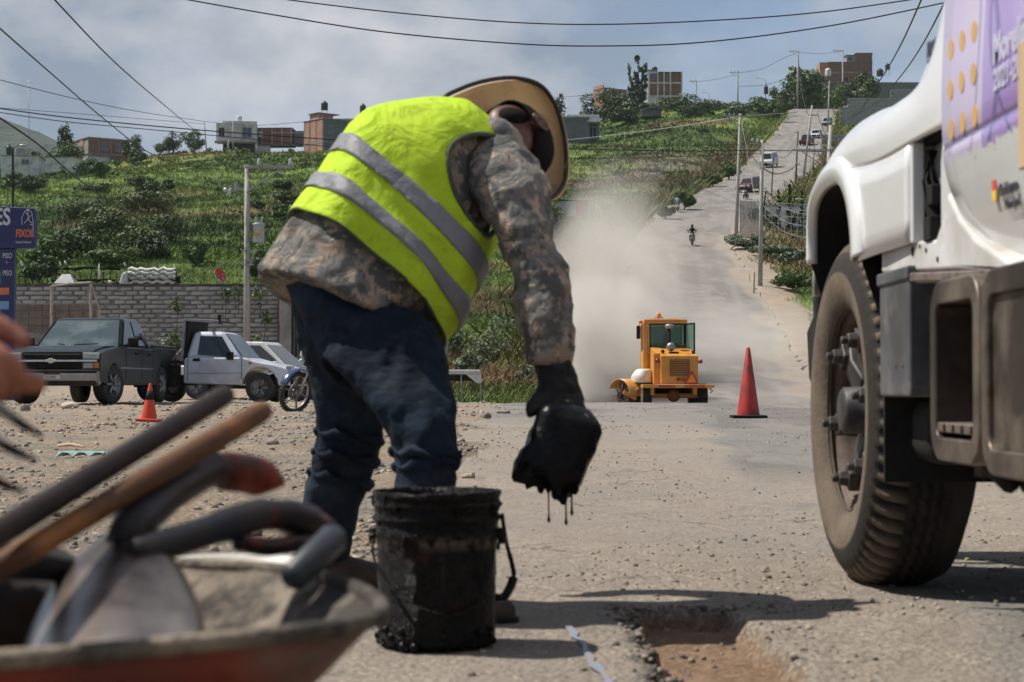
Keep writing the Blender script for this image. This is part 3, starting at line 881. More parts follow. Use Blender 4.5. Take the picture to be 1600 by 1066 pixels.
BUSHES = [
 (225, 308, 62, 30, 'dark', 'flat-topped dark thorn bush alone high on the left slope'),
 (262, 298, 26, 16, 'dark', 'small dark bush right beside the flat-topped thorn bush'),
 (230, 330, 90, 30, 'thorn', 'wide olive thorn thicket in the middle of the left slope'),
 (125, 345, 80, 28, 'thorn', 'long low thorn bush on the slope behind blue sign'),
 (160, 385, 100, 50, 'thorn', 'spreading thorn bush halfway up behind blue sign'),
 (265, 380, 84, 46, 'dark', 'dense dark bush midway between blue sign and power pole'),
 (215, 395, 90, 44, 'thorn', 'olive bush below the dense dark one on left slope'),
 (110, 410, 86, 44, 'dark', 'broad shrub low on slope above grey block wall'),
 (240, 408, 80, 38, 'dark', 'dark thorn bush just above the white sacking heap'),
 (180, 418, 90, 26, 'mid', 'low green shrub above the white sacking on wall'),
 (305, 418, 34, 34, 'mid', 'upright round shrub left of the power pole'),
 (405, 440, 60, 40, 'dark', 'dark shrub at the wall behind the power pole'),
 (70, 420, 60, 40, 'mid', 'leafy shrub above the wall beside blue sign'),
 (60, 445, 50, 44, 'dark', 'dark tangled bush right behind the wall by blue sign'),
 (450, 330, 50, 30, 'dark', 'dark bush on slope between power pole and worker vest'),
 (405, 330, 18, 14, 'dark', 'tiny round bush just right of power pole'),
 (440, 298, 36, 14, 'dark', 'small dark bush above the bush beside power pole'),
 (445, 345, 44, 22, 'mid', 'green bush close left of the worker hip'),
 (50, 300, 56, 22, 'dark', 'dark low thicket at far left of the slope'),
 (95, 265, 60, 40, 'mid', 'tall green shrub in front of brick house on left'),
 (60, 268, 52, 32, 'thorn', 'olive bush below the antenna mast'),
 (135, 275, 46, 26, 'grey', 'grey-green bush at foot of the left brick house'),
 (155, 278, 34, 24, 'mid', 'green bush at right foot of the left brick house'),
 (20, 300, 40, 30, 'thorn', 'olive shrub beside the old street lamp'),
 (215, 258, 30, 20, 'dark', 'dark shrub under the tree beside left brick house'),
 (150, 300, 50, 12, 'thorn', 'low thorny patch under the left brick house'),
 (870, 375, 60, 44, 'mid', 'green bush below the little tin shed'),
 (905, 395, 54, 36, 'mid', 'bushy green shrub where dust cloud meets the slope'),
 (820, 500, 40, 40, 'mid', 'green shrub seen beneath the worker chest'),
 (1010, 185, 44, 26, 'dark', 'dark scrub below the white framed brick block'),
 (1075, 185, 90, 36, 'dark', 'wide dark thorn thicket right of white framed block'),
 (960, 190, 70, 46, 'dark', 'dark tree scrub between grey house and tall tree'),
 (915, 178, 44, 30, 'mid', 'green bush behind the grey concrete house'),
 (1195, 180, 60, 26, 'mid', 'green bush on crest left of the road summit'),
 (1215, 190, 34, 30, 'mid', 'dense bush at the road edge near the summit'),
 (1150, 180, 60, 18, 'grey', 'grey-green agave scrub on the crest left of road'),
 (1070, 330, 36, 26, 'mid', 'dark bush at road edge above the left scooter rider'),
 (1040, 345, 30, 20, 'mid', 'green verge bush beside the left scooter rider'),
 (1140, 282, 34, 26, 'mid', 'dark bush on verge left of the red car'),
 (1115, 292, 26, 20, 'mid', 'green bush on verge below the dark verge bush'),
 (1225, 180, 26, 26, 'dark', 'dark bush right on the bend under the summit'),
 (1230, 415, 50, 26, 'grey', 'grey leaved plant low on right bank by the poles'),
 (1240, 455, 60, 24, 'mid', 'green weeds clump on right bank by truck mudguard'),
 (1205, 405, 70, 22, 'grey', 'grey-green nopal patch under the wire fence'),
 (1165, 390, 60, 20, 'grey', 'nopal patch at foot of the tall left pole'),
]
for i, (px, yb, w, h, key, lab) in enumerate(BUSHES):
 Y = Yof(px, yb)
 wm, hm = s_at(w, Y) * 1.12, s_at(h, Y) * 1.15
 plant('bush', px, yb, Y, wm, hm, key, lab, 'bush', 'bushes on the hillside', n=int(1200 + w * 22), leaf=max(.12, s_at(1.9, Y)), clumps=9 + w // 7, trunk=.06, seed=i, fill=.5)
parts = []; R = np.random.default_rng(77)
for i in range(230):
 Y = 84 + 370 * R.random() ** .8; px = R.uniform(-40, 1330); x = (px - 800) * Y / F
 if road_d(np.array([x]), np.array([Y]))[0] < 2.5: continue
 if px > 640 and px < 700: continue
 z = float(terr(np.array([x]), np.array([Y]))[0]); w = R.uniform(.5, 1.9) * (1 + Y / 400); h = w * R.uniform(.4, .75)
 parts.append(leaves((x, Y, z + h * .4), (w / 2, w / 2, h / 2), int(60 + 30 * w), max(.09, Y * .0007), 5, 500 + i, fill=.6))
so = crown_obj('undergrowth', parts, LEAFM['bright'], None)
tag(so, 'low green scrub dotted over the hillside grass', 'undergrowth', kind='stuff')
for i, (px, yb, w, h, lab) in enumerate([
 (770, 572, 110, 62, 'big grey-green broad leaved weed clump beyond worker knees'),
 (800, 540, 90, 60, 'tall broad leaved weeds behind the worker forearm'),
 (735, 590, 60, 44, 'broad leaved weeds just above the flatbed trailer'),
 (705, 560, 50, 50, 'leafy weeds right of worker thigh above trailer'),
 (826, 598, 36, 30, 'small pale leafy plant beside the black container'),
 (810, 598, 22, 14, 'tiny pale weed left of the small pale leafy plant')]):
 Y = Yof(px, yb, 53)
 plant('weed', px, yb, Y, s_at(w, Y), s_at(h, Y), 'grey', lab, 'weed', 'broad leaved weeds at the road crest', n=520 if w > 40 else 200, leaf=.085, clumps=16, trunk=.03, seed=60 + i, fill=.7, aspect=.45)
for i, (px, yb, w, h, Y, key, lab) in enumerate([
 (272, 545, 46, 46, 70, 'mid', 'leafy climbing shrub on block wall left of white pickup'),
 (262, 545, 60, 30, 69.5, 'grey', 'pale shrub at foot of the wall behind dark pickup'),
 (295, 540, 26, 34, 70, 'bright', 'bright leafed shrub behind the pickup headboard'),
 (400, 545, 40, 28, 70, 'bright', 'bright green bush behind the silver pickup bonnet')]):
 plant('shrub', px, yb, Y, s_at(w, Y), s_at(h, Y) + .5, key, lab, 'shrub', 'shrubs along the block wall', n=320, leaf=.08, clumps=14, trunk=.2, seed=80 + i, fill=.8, aspect=.5)
for i, (px, yy, lab) in enumerate([(276, 480, 'creeper sprig on the wall above the wall shrub'), (372, 455, 'creeper sprig at wall top left of power pole'),
                         (405, 462, 'creeper sprig at wall top right of power pole'), (412, 500, 'creeper sprig by the wall corner column'), (352, 462, 'thin creeper sprig on wall under red satellite dish')]):
 p = pix(px, yy, 71.6)
 e = empty('creeper', p, 0, lab, 'creeper', 'creepers on the block wall')
 crown_obj('foliage', [leaves((0, 0, 0), (.35, .08, .45), 80, .07, 8, 90 + i, fill=.9)], LEAFM['bright'], e)
 MB().tube([(0, .02, -.9), (.05, 0, -.3), (-.05, 0, .4)], [.02, .015, .01], 5).build('stem', M_BARK, e)
def tree(name, px, yb, Y, w, h, key, label, n=1500, trunk=.25, clumps=16, seed=0, leaf=None, zoff=0, fill=.5, depth=.9):
 return plant(name, px, yb, Y, w, h, key, label, 'tree', None, n, leaf or max(w, h) * .035, clumps, trunk, zoff, seed, fill, .6, depth)
def T(px, ytop, ybot, wpx, Y, key, label, **k):
 x = (px - 800) * Y / F; zt = CAM_Z + (HZ - ytop) * Y / F; zg = gz(x, Y)
 return tree('tree', px, ybot, Y, s_at(wpx, Y), zt - zg, key, label, **k)
T(97, 182, 235, 30, 372, 'dark', 'slim dark tree on skyline left of the left brick house', seed=201, n=700, trunk=.1)
T(206, 208, 258, 46, 365, 'dark', 'round dark tree at right side of left brick house', seed=202, trunk=.12)
T(270, 206, 238, 40, 385, 'dark', 'dark leafy tree left of the leaning skyline pole', seed=203, trunk=.1)
T(300, 203, 235, 46, 380, 'mid', 'rounded green tree right of the dark skyline tree', seed=204, trunk=.1)
T(250, 222, 240, 34, 385, 'mid', 'low green tree at left of the skyline tree pair', seed=205, trunk=.1)
T(873, 146, 200, 22, 395, 'dark', 'dark treetop poking out right behind the hat brim', seed=206, n=500)
T(1233, 122, 165, 60, 470, 'mid', 'bushy tree left half behind the tall summit pole', seed=207, trunk=.2)
T(1262, 94, 165, 70, 478, 'mid', 'largest spreading tree at the road summit', seed=208, n=2400, trunk=.25, clumps=22)
T(1225, 138, 165, 40, 462, 'dark', 'low dark tree left of the road summit', seed=209, trunk=.1)
T(1340, 118, 160, 70, 462, 'dark', 'dark tree below the big brick house on right', seed=210, trunk=.1)
T(1305, 128, 170, 50, 455, 'mid', 'green tree beside the summit lamp pole', seed=211, trunk=.1)
T(1355, 112, 150, 50, 470, 'mid', 'green tree at right foot of the big brick house', seed=212, trunk=.1)
T(1410, 118, 140, 20, 520, 'dark', 'small dark tree on the far right ridge', seed=213, n=400)
T(925, 150, 185, 60, 400, 'dark', 'dark tree behind and right of grey concrete house', seed=214, trunk=.1)
T(980, 160, 190, 70, 398, 'dark', 'wide dark tree in front of left brick block', seed=215, trunk=.05)
Y = 455; g = gpt(998, Y)
e = empty('tall_tree', g, 0, 'tall feathery dark tree beside white framed brick block', 'tree')
hh = CAM_Z + (HZ - 92) * Y / F - g.z
prt = []
for k, (dx, top, ww) in enumerate([(0, 1.0, 1.7), (-2.0, .78, 1.5), (2.0, .86, 1.3), (-.6, .7, 2.2), (1.0, .6, 2.3)]):
 for j in range(6):
  t = .18 + .16 * j
  prt.append(leaves((dx * (.5 + .5 * t) + .3 * math.sin(j * 2 + k), .5 * math.cos(k * 3), hh * top * t + .6), (ww * (1.12 - t) + .35, ww * .8, hh * .12), 130, .38, 5, 300 + k * 9 + j, fill=.7))
crown_obj('crown', prt, LEAFM['dark'], e)
m = MB(); m.tube([(0, 0, -.5), (.1, 0, hh * .4), (0, 0, hh * .9)], [.5, .35, .08], 8); m.tube([(0, 0, 1), (-2, 0, hh * .65)], [.3, .08], 6); m.tube([(0, 0, 1.5), (2, 0, hh * .72)], [.3, .08], 6)
m.build('trunk', M_BARK, e, True)
for i, (px, yt, yb, lab) in enumerate([(1217, 300, 378, 'leftmost pointed cypress behind the wire fence'), (1235, 291, 380, 'middle and tallest cypress behind the wire fence'), (1254, 303, 380, 'rightmost cypress behind the wire fence')]):
 Y = 163; g = gpt(px, Y); h = CAM_Z + (HZ - yt) * Y / F - g.z
 e = empty('cypress', g, 0, lab, 'cypress', 'cypresses behind the wire fence')
 prt = [leaves((0, 0, h * (.12 + .125 * j)), (.42 * (1.05 - .12 * j), .42 * (1.05 - .12 * j), h * .10), 90, .10, 5, 400 + i * 9 + j, fill=.7) for j in range(8)]
 crown_obj('crown', prt, LEAFM['cypress'], e)
 MB().tube([(0, 0, -.2), (0, 0, h * .9)], [.12, .02], 6).build('trunk', M_BARK, e)
for i, (px, w, h, lab) in enumerate([(1190, 34, 40, 'dark shrub behind left end of the wire fence'), (1243, 34, 34, 'leafy garden shrub between the cypresses'), (1270, 30, 40, 'leafy garden shrub right of the cypresses'), (1207, 26, 26, 'low garden shrub left of the cypresses')]):
 plant('shrub', px, 0, 165, s_at(w, 165), s_at(h, 165), 'thorn', lab, 'shrub', 'garden shrubs behind the wire fence', n=500, leaf=.12, clumps=12, trunk=.05, seed=420 + i, fill=.6)
# ================================================================ buildings and walls
M_CONC = simple('concrete', (.33, .325, .31), (.22, .215, .20), rough=.9, scale=1.2, bumps=.3, dust=(.16, .15, .14), dustscale=.8)
M_CONC_D = simple('grey_concrete', (.15, .155, .165), (.11, .115, .12), rough=.9, scale=.8, bumps=.3)
M_WHITEW = simple('whitewash', (.62, .61, .58), (.45, .44, .42), rough=.9, scale=.9, dust=(.30, .29, .27), dustscale=.7, dlo=.5)
M_CREAM = simple('cream_plaster', (.50, .45, .36), (.40, .36, .30), rough=.9, scale=.9)
M_RED = simple('red_paint', (.42, .12, .08), rough=.7)
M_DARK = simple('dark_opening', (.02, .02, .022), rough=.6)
M_GLASS = simple('window_glass', (.03, .04, .05), (.05, .06, .07), rough=.08, spec=.8)
M_BLOCK = simple('grey_block', (.37, .365, .35), (.24, .235, .225), rough=.95, scale=3.5, lo=.35, hi=.7, bumps=.6, bscale=30, dust=(.10, .095, .09), dustscale=1.1, dlo=.55)
M_BLOCK2 = simple('pale_block', (.44, .435, .42), (.30, .295, .28), rough=.95, scale=4.0, bumps=.6, bscale=30)
M_MORTAR = simple('mortar', (.24, .235, .225), (.14, .138, .132), rough=.95, scale=4)
M_TIN = simple('tin', (.42, .43, .45), (.30, .28, .26), rough=.5, metal=.4, scale=2)
M_BLACKP = simple('black_plastic', (.018, .018, .02), rough=.5)
M_WHITEP = simple('white_plastic', (.62, .60, .54), rough=.5)
M_POLE = simple('pole_concrete', (.40, .38, .35), (.29, .275, .25), rough=.9, scale=2.5, bumps=.2)
M_STEEL = simple('galvanised', (.34, .35, .36), (.24, .24, .25), rough=.5, metal=.6, scale=6)
M_WIRE = simple('cable', (.015, .015, .016), rough=.7)
M_WIREW = simple('pale_cable', (.28, .28, .28), rough=.6)
M_PORC = simple('porcelain', (.45, .46, .48), rough=.25)
def brickwork(name, c1, c2, mortar, scale):
 m, nt, b = _mat(name)
 t = N(nt, 'ShaderNodeTexCoord')
 sx = N(nt, 'ShaderNodeSeparateXYZ'); nt.links.new(t.outputs['Object'], sx.inputs[0])
 cx = N(nt, 'ShaderNodeCombineXYZ'); nt.links.new(mathn(nt, 'ADD', sx.outputs['X'], sx.outputs['Y']), cx.inputs['X']); nt.links.new(sx.outputs['Z'], cx.inputs['Y'])
 br = N(nt, 'ShaderNodeTexBrick', Scale=scale)
 br.inputs['Mortar Size'].default_value = .02; br.inputs['Brick Width'].default_value = .28; br.inputs['Row Height'].default_value = .10
 for k, c in (('Color1', c1), ('Color2', c2), ('Mortar', mortar)): br.inputs[k].default_value = (*c, 1)
 nt.links.new(cx.outputs[0], br.inputs['Vector'])
 f = noise_fac(nt, .7, 4, .6, .4, .65)
 c = mixc(nt, mathn(nt, 'MULTIPLY', f, .5), br.outputs['Color'], tuple(x * .6 for x in c1))
 nt.links.new(c, b.inputs['Base Color']); b.inputs['Roughness'].default_value = .95
 return m
M_BRICK = brickwork('red_brick', (.40, .155, .095), (.34, .125, .08), (.36, .30, .25), 1.0)
M_BRICKD = brickwork('shaded_red_brick', (.24, .085, .058), (.20, .07, .05), (.22, .18, .15), 1.0)  # red brick and mortar dimmed; shade of the house fronts put into the colour
class House:
 def __init__(s, pxc, ytop, ybot, Y, phi, name, label, cat='house', group=None):
  """origin at the near corner; local x runs right along the front, y runs back"""
  p = pix(pxc, ybot, Y); s.k = Y / F; s.H = (ybot - ytop) * s.k
  s.e = empty(name, p, math.radians(phi), label, cat, group)
 def box(s, name, x0, x1, y0, y1, z0, z1, mat, parent=None, bevel=0):
  m = MB().bx(x0, x1, y0, y1, z0, z1)
  return m.build(name, mat, parent or s.e, bevel=bevel)
 def window(s, x0, x1, z0, z1, y=0, mat=None, frame=None, axis='x'):
  fr = MB(); t = .09; d = .10
  def b(a0, a1, z0_, z1_, d0, d1):
   if axis == 'x': fr.bx(a0, a1, y + d0, y + d1, z0_, z1_)
   else: fr.bx(y + d0, y + d1, a0, a1, z0_, z1_)
  b(x0, x1, z1 - t, z1, -d, .02); b(x0, x1, z0, z0 + t, -d, .02)
  b(x0, x0 + t, z0 + t, z1 - t, -d, .02); b(x1 - t, x1, z0 + t, z1 - t, -d, .02)
  b((x0 + x1) / 2 - t / 2, (x0 + x1) / 2 + t / 2, z0 + t, z1 - t, -d * .8, .02)
  w = fr.build('window', frame or M_STEEL, s.e)
  p = MB()
  if axis == 'x': p.bx(x0 + t, x1 - t, y - .05, y - .03, z0 + t, z1 - t)
  else: p.bx(y - .05, y - .03, x0 + t, x1 - t, z0 + t, z1 - t)
  p.build('pane', mat or M_GLASS, w)
  return w
def tank(px, ytop, ybot, Y, w, mat, label, stand=0):
 p = pix(px, ybot, Y); h = (ybot - ytop) * Y / F; r = w * Y / F / 2
 e = empty('water_tank', p, 0, label, 'water tank', 'roof water tanks')
 m = MB(); b = stand
 hb = h - b
 prof = [(0, b), (r, b)] + [(r * (1 if i % 2 else .95), b + hb * (.05 + .09 * i)) for i in range(8)] + [(r * .8, b + hb * .84), (r * .3, b + hb * .93), (0, b + hb * .93)]
 m.lathe(prof, seg=14); m.build('tank', mat, e, True)
 MB().lathe([(0, b + hb * .92), (r * .32, b + hb * .92), (r * .32, b + hb), (0, b + hb)], seg=10).build('lid', mat, e)
 if stand:
  for sx in (-1, 1):
   for sy in (-1, 1): MB().cyl((sx * r * .7, sy * r * .7, 0), (sx * r * .7, sy * r * .7, stand), .04, seg=5).build('leg', M_STEEL, e)
 return e
h = House(137, 214, 266, 372, 35, 'brick_house', 'square two storey house of grey concrete and brick, leftmost on the ridge')
k = h.k; a = 9.2; b_ = 9.4; H = h.H
h.box('wall', 0.1, a - .1, 0.1, b_ - .1, -2, H - .1, M_CONC)
h.box('roof', -.1, a + .1, -.1, b_ + .1, H - .12, H + .08, M_CONC)
for i, (x0, x1) in enumerate([(.35, 2.2), (2.5, 4.9), (5.2, 8.9)]):
 h.box('brick_panel', x0, x1, .0, .12, H * .55, H - .3, M_BRICKD)
h.box('brick_panel', 5.0, 8.9, .0, .12, -1.8, H * .52, M_BRICKD)
h.box('brick_panel', .0, .12, 2.4, 4.2, H * .45, H - .3, M_BRICK)
h.window(2.9, 4.5, H * .62, H * .88); h.window(6.0, 7.6, H * .62, H * .88)
h.box('garage_door', .4, 4.4, -.03, .12, -.3, H * .42, M_WHITEW)
h.box('floor_slab', -.05, a + .05, -.05, b_ + .05, H * .50, H * .54, M_CONC)
h = House(2, 238, 262, 300, 5, 'white_house', 'small white house with flat roof at far left edge of the ridge')
h.box('wall', 0, 6.0, 0, 6, -3, 1.9, M_WHITEW); h.box('roof', -.15, 6.15, -.15, 6.15, 1.9, 2.05, M_CONC)
h.box('upper_room', 2.2, 3.6, 1, 4, 2.05, 3.3, M_CONC); h.window(3.2, 4.4, .5, 1.4)
tank(14, 226, 243, 303, 10, M_BLACKP, 'black water tank on the roof of far left white house')
h = House(60, 244, 262, 330, -8, 'low_house', 'low pale grey house half behind shrubs right of white house')
h.box('wall', -2, 6.5, 0, 6, -3, 1.7, M_WHITEW); h.box('roof', -2.1, 6.6, -.1, 6.1, 1.7, 1.85, M_CONC)
h = House(340, 188, 232, 385, 6, 'white_house', 'white two storey house with balcony and rooftop tank on the ridge')
k = h.k
h.box('wall', 1.0, 8.0, 1.0, 8, -1, 5.6, M_WHITEW)
h.box('tower', -.3, 1.9, .2, 4, 1.4, 5.3, M_WHITEW)
h.box('balcony', -.6, 8.3, -.6, 1.0, 1.2, 1.55, M_CONC)
h.box('lower_opening', 1.2, 7.6, .90, 1.0, -1, 1.1, M_DARK)
h.box('column', 1.9, 2.2, -.4, -.1, -1.2, 1.2, M_WHITEW); h.box('column', 7.9, 8.2, -.4, -.1, -1.2, 1.2, M_WHITEW)
h.box('parapet', .9, 8.1, .95, 1.15, 5.6, 5.9, M_WHITEW)
h.window(.2, 1.4, 2.4, 4.4, y=.2, mat=M_DARK); h.window(5.0, 7.0, 2.4, 4.6, y=1.0, mat=M_GLASS)
tank(374, 180, 190, 388, 9, M_WHITEP, 'cream water tank on the roof of white ridge house')
h = House(386, 197, 226, 392, -2, 'long_brick_house', 'long unfinished brick house with pale posts beside the white ridge house')
h.box('wall', 0, 9.5, .3, 6, 0.0, 3.4, M_BRICKD); h.box('roof', -.1, 9.6, .2, 6.1, 3.4, 3.6, M_CONC_D)
h.box('wing', 9.7, 12.2, 1.2, 6, 0.2, 3.0, M_CONC_D)
h.box('base_wall', 0, 5, -.4, .2, -1.8, -.3, M_WHITEW)
h.box('terrace_slab', -.2, 12, -.5, .3, -.3, 0, M_CONC_D)
for x in (0.1, 3.1, 5.2, 7.3, 9.3): h.box('post', x, x + .16, .08, .24, 0, 3.4, M_CREAM)
h.box('rail', 5.2, 13, -.1, 0, 2.4, 2.5, M_WHITEW)
h.window(2.4, 3.4, 1.6, 2.9, y=.28, mat=M_WHITEW)
h.box('awning', 11.0, 13.5, -1.2, .2, -.1, .1, M_RED)
h = House(505, 184, 246, 362, 40, 'tall_brick_house', 'tall brick house seen on its corner just left of the vest')
H = h.H; a = 7.0; b_ = 6.9
h.box('wall', .05, a, .05, b_, -2.5, H - .1, M_CONC_D)
for (y0, y1) in [(.25, 2.3), (2.5, 4.5), (4.7, 6.6)]:
 h.box('brick_panel', -.02, .1, y0, y1, H * .42, H - .25, M_BRICK)
 h.box('brick_panel', -.02, .1, y0, y1, -1.0, H * .37, M_BRICK)
h.box('brick_panel', 3.0, a, -.02, .1, .0, H * .36, M_BRICK)
h.box('roof', -.12, a + .1, -.12, b_ + .1, H - .1, H + .05, M_CONC)
h.box('stair_hut', .5, 4, 2.5, 5.5, H + .05, H + 1.3, M_BRICK); h.box('hut_roof', .2, 5.5, 2.2, 5.8, H + 1.3, H + 1.42, M_CONC)
h.window(1.0, 2.2, H * .62, H * .82); h.box('floor_slab', -.06, a, -.06, b_, H * .38, H * .41, M_CONC)
h.box('base_wall', -.06, .1, -.06, 4.5, -2.4, -.2, M_CONC)
h = House(528, 182, 240, 372, 0, 'cream_house', 'cream house with flat overhanging roof right behind tall brick house')
h.box('wall', 0, 9.5, 0, 8, -1, 6.7, M_CREAM); h.box('roof', -.6, 10, -.8, 8.5, 6.7, 6.95, M_WHITEW)
h.window(2.0, 3.6, 5.0, 6.2, mat=M_DARK); h.window(5, 6.5, 5.0, 6.2, mat=M_DARK); h.box('lower_opening', .3, 5, -.04, .0, 2.2, 4.4, M_DARK)
tank(507, 158, 176, 366, 11, M_BLACKP, 'black water tank on the roof of the tall brick house', .5)
tank(567, 162, 180, 376, 10, M_BLACKP, 'black water tank close left of the vest shoulder', .4)
h = House(862, 178, 218, 342, 0, 'concrete_house', 'low grey concrete house right of the hat brim')
h.box('wall', 0, 6.9, 0, 7, -1, 4.0, M_CONC_D); h.box('porch_wall', 6.9, 8.8, 2, 7, -1, 3.2, M_CONC_D)
h.box('porch_post', 8.55, 8.8, .1, .35, -1, 3.2, M_CONC_D)
h.box('roof', -.2, 7.0, -.2, 7.2, 4.0, 4.25, M_CONC); h.box('porch_roof', 6.6, 9.1, -.4, 7.2, 3.2, 3.45, M_WHITEW)
h.box('parapet', 6.9, 9.0, -.2, 0, 3.45, 4.0, M_WHITEW); h.box('upper_wall', 3.0, 9.0, 4, 4.3, 4.0, 5.2, M_WHITEW); h.box('upper_wall', -1, 2.6, 4.6, 5.0, 4.0, 5.6, M_CREAM)
h.window(7.0, 8.4, .4, 2.6, y=2.0, mat=M_DARK)
h = House(943, 136, 172, 425, 30, 'brick_block', 'orange brick shell left of the tall feathery tree')
h.box('wall', 0, 6.5, 0, 4.2, -1, 5.0, M_BRICK); h.box('roof', -.1, 6.6, -.1, 4.3, 5.0, 5.15, M_CONC_D)
h.box('upper_wall', -.02, .15, 0, 4.2, 5.15, 5.9, M_BRICK)
for x in (2.2, 2.9, 3.6): h.box('post', x, x + .15, -.1, .02, 1.2, 3.8, M_WHITEW)
h.window(.4, 1.2, .8, 2.2, mat=M_DARK)
h = House(1014, 112, 170, 452, 0, 'framed_block', 'three storey block of dark brick panels in white concrete frame', 'apartment block')
k = h.k; W = 52 * k; H = h.H
h.box('wall', .1, W - .1, .2, 8, -1, H - .1, M_CONC)
cols = [0, .27, .45, .66, .98]; rows_ = [.02, .36, .70, 1.0]
for i, cx_ in enumerate([0, .265, .455, .645, .985]): h.box('column', cx_ * W - .14, cx_ * W + .2, -.06, .22, -1, H, M_WHITEW)
for r_ in [.0, .34, .70, .985]: h.box('beam', -.1, W + .12, -.03, .22, r_ * H - .18, r_ * H + .18, M_WHITEW)
xs = [0, .265, .455, .645, .985]
for ri, (z0, z1) in enumerate([(.03, .31), (.37, .67), (.73, .96)]):
 for ci in range(4):
  h.box('brick_panel', xs[ci] * W + .25, xs[ci + 1] * W - .2, .04, .19, z0 * H, z1 * H, M_WHITEW if (ri == 0 and ci == 0) else M_BRICKD)
h.window(.25 + .3, xs[1] * W - .4, .80 * H, .96 * H, y=.04)
for (x0, x1) in ((.28, .44), (.47, .63), (.67, .96)): h.box('vent_slot', x0 * W, x1 * W, -.05, .1, .965 * H, .995 * H, M_DARK)
h.box('stair_hut', .0, 2.2, 2, 5, H, H + .9, M_CONC_D)
tank(1023, 104, 112, 456, 9, M_BLACKP, 'black water tank on top of white framed block')
h = House(1068, 150, 172, 455, 0, 'low_shed', 'dark low sheds right of the white framed block', 'shed')
h.box('wall', 0, 5.5, 0, 4, -1, 1.7, M_CONC_D); h.box('roof', -.2, 5.7, -.2, 4.2, 1.7, 1.85, M_CONC_D); h.box('tall_room', 0, 1.1, 0, 3, 1.85, 3.1, M_CONC_D)
h = House(1002, 166, 176, 395, 0, 'tin_roof_shed', 'sloping white tin roof below the white framed block', 'shed')
MB().prism([(-.2, 0.3), (4.6, 1.3), (4.6, 1.42), (-.2, .42)], 'y', -1.5, 2).build('roof', M_WHITEW, h.e); h.box('wall', 0, 4.2, -1.1, 1.7, -1, .45, M_CONC_D)
h = House(1283, 84, 152, 505, 0, 'big_brick_house', 'big unfinished brick house above the road summit on the right')
k = h.k; H = h.H
h.box('wall', 2.0, 14.0, 0, 9, -1, 9.6, M_BRICKD); h.box('upper_wall', 9.6, 14.0, 0, 7, 9.6, 12.0, M_BRICKD)
h.box('brick_panel', -.3, 2.0, .3, 6, 5, 9.6, M_BRICK)
for x in (5.0, 9.5, 13.8): h.box('column', x - .15, x + .2, -.08, .05, 0, 9.6 if x < 9 else 12, M_CONC_D)
h.box('beam', 1.9, 14.1, -.1, .05, 6.6, 7.0, M_CONC); h.box('beam', 1.9, 14.1, -.1, .05, 9.4, 9.7, M_CONC_D)
h.box('roof', 9.4, 14.2, -.1, 7.2, 12.0, 12.15, M_CONC_D); h.box('hut', 7.2, 9.6, 1, 4, 9.7, 11.6, M_CONC); h.box('hut_roof', 6.9, 9.6, .8, 4.2, 11.6, 11.75, M_CONC_D)
h.window(7.6, 8.6, 10.2, 11.2, y=1.0, mat=M_DARK); h.window(5.5, 7.5, 3.2, 5.6, mat=M_DARK)
tank(1294, 106, 119, 470, 10, M_WHITEP, 'white round water tank in front of the big brick house')
h = House(1255, 128, 160, 480, 0, 'boundary_wall', 'dark grey boundary wall behind the summit trees', 'wall')
h.box('wall_body', 0, 10.5, 0, .3, -2, 5.2, M_CONC_D); h.box('coping', -.05, 10.55, -.05, .35, 5.2, 5.35, M_CONC)
h = House(1362, 120, 148, 500, 0, 'boundary_wall', 'long dark wall along the far right ridge', 'wall')
h.box('wall_body', 0, 26, 0, .3, -4, 3.2, M_CONC_D); h.box('coping', -.05, 26.05, -.05, .35, 3.2, 3.35, M_CONC_D)
tank(1387, 99, 119, 503, 8, M_BLACKP, 'black water tank on thin stand above right ridge wall', 1.8)
tank(1375, 107, 119, 500, 11, M_BLACKP, 'round black water tank beside the tank on a stand')
tank(1197, 133, 147, 446, 7, M_BLACKP, 'black water tank standing alone on the crest left of road')
for (px0, px1, yt, yb, Y, lab) in [(1313, 1420, 167, 250, 385, 'tall grey block wall beside the upper road'), (1325, 1440, 153, 175, 420, 'long low grey block wall above the road side wall'),
                                   (1284, 1330, 210, 262, 335, 'grey block wall corner close to parked white cars'), (1392, 1450, 139, 160, 425, 'small grey block building over the long low wall')]:
 h = House(px0, yt, yb, Y, 0, 'block_wall', lab, 'wall', 'grey block walls by the upper road')
 W = (px1 - px0) * h.k; H = h.H; rows_n = max(3, int(H / .55)); n_ = max(3, int(W / 1.1))
 h.box('wall_body', 0, W, .06, .4, -2.5, H, M_MORTAR)
 sh = None
 for r_ in range(rows_n):
  for c_ in range(n_):
   bw = W / n_; bh = H / rows_n
   if sh is None:
    sh = MB().bx(.03, bw - .03, 0, .08, .03, bh - .03).build('block', M_BLOCK, h.e); o = sh
   else:
    o = sh.copy(); COL.objects.link(o); o.parent = h.e
   o.location = ((c_ + (.5 if r_ % 2 and c_ < n_ - 1 else 0)) * bw, RNG.uniform(-.02, .02), r_ * bh)
h = House(850, 309, 333, 190, 0, 'tin_shed', 'little patched tin shed with green awning on the slope', 'shed')
h.box('wall', 1.6, 5.2, 0, 2.5, -.4, 1.25, M_TIN); h.box('door', 3.3, 4.5, -.05, 0, -.3, 1.2, M_RED); h.box('tin_sheet', 2.2, 3.2, -.06, 0, -.3, 1.22, M_WHITEW)
h.box('door_frame', 4.5, 4.62, -.06, 0, -.3, 1.25, M_WHITEW)
MB().prism([(-.2, 1.45), (4.9, 1.28), (4.9, 1.34), (-.2, 1.52)], 'y', -.5, 2.7).build('roof', M_WHITEW, h.e)
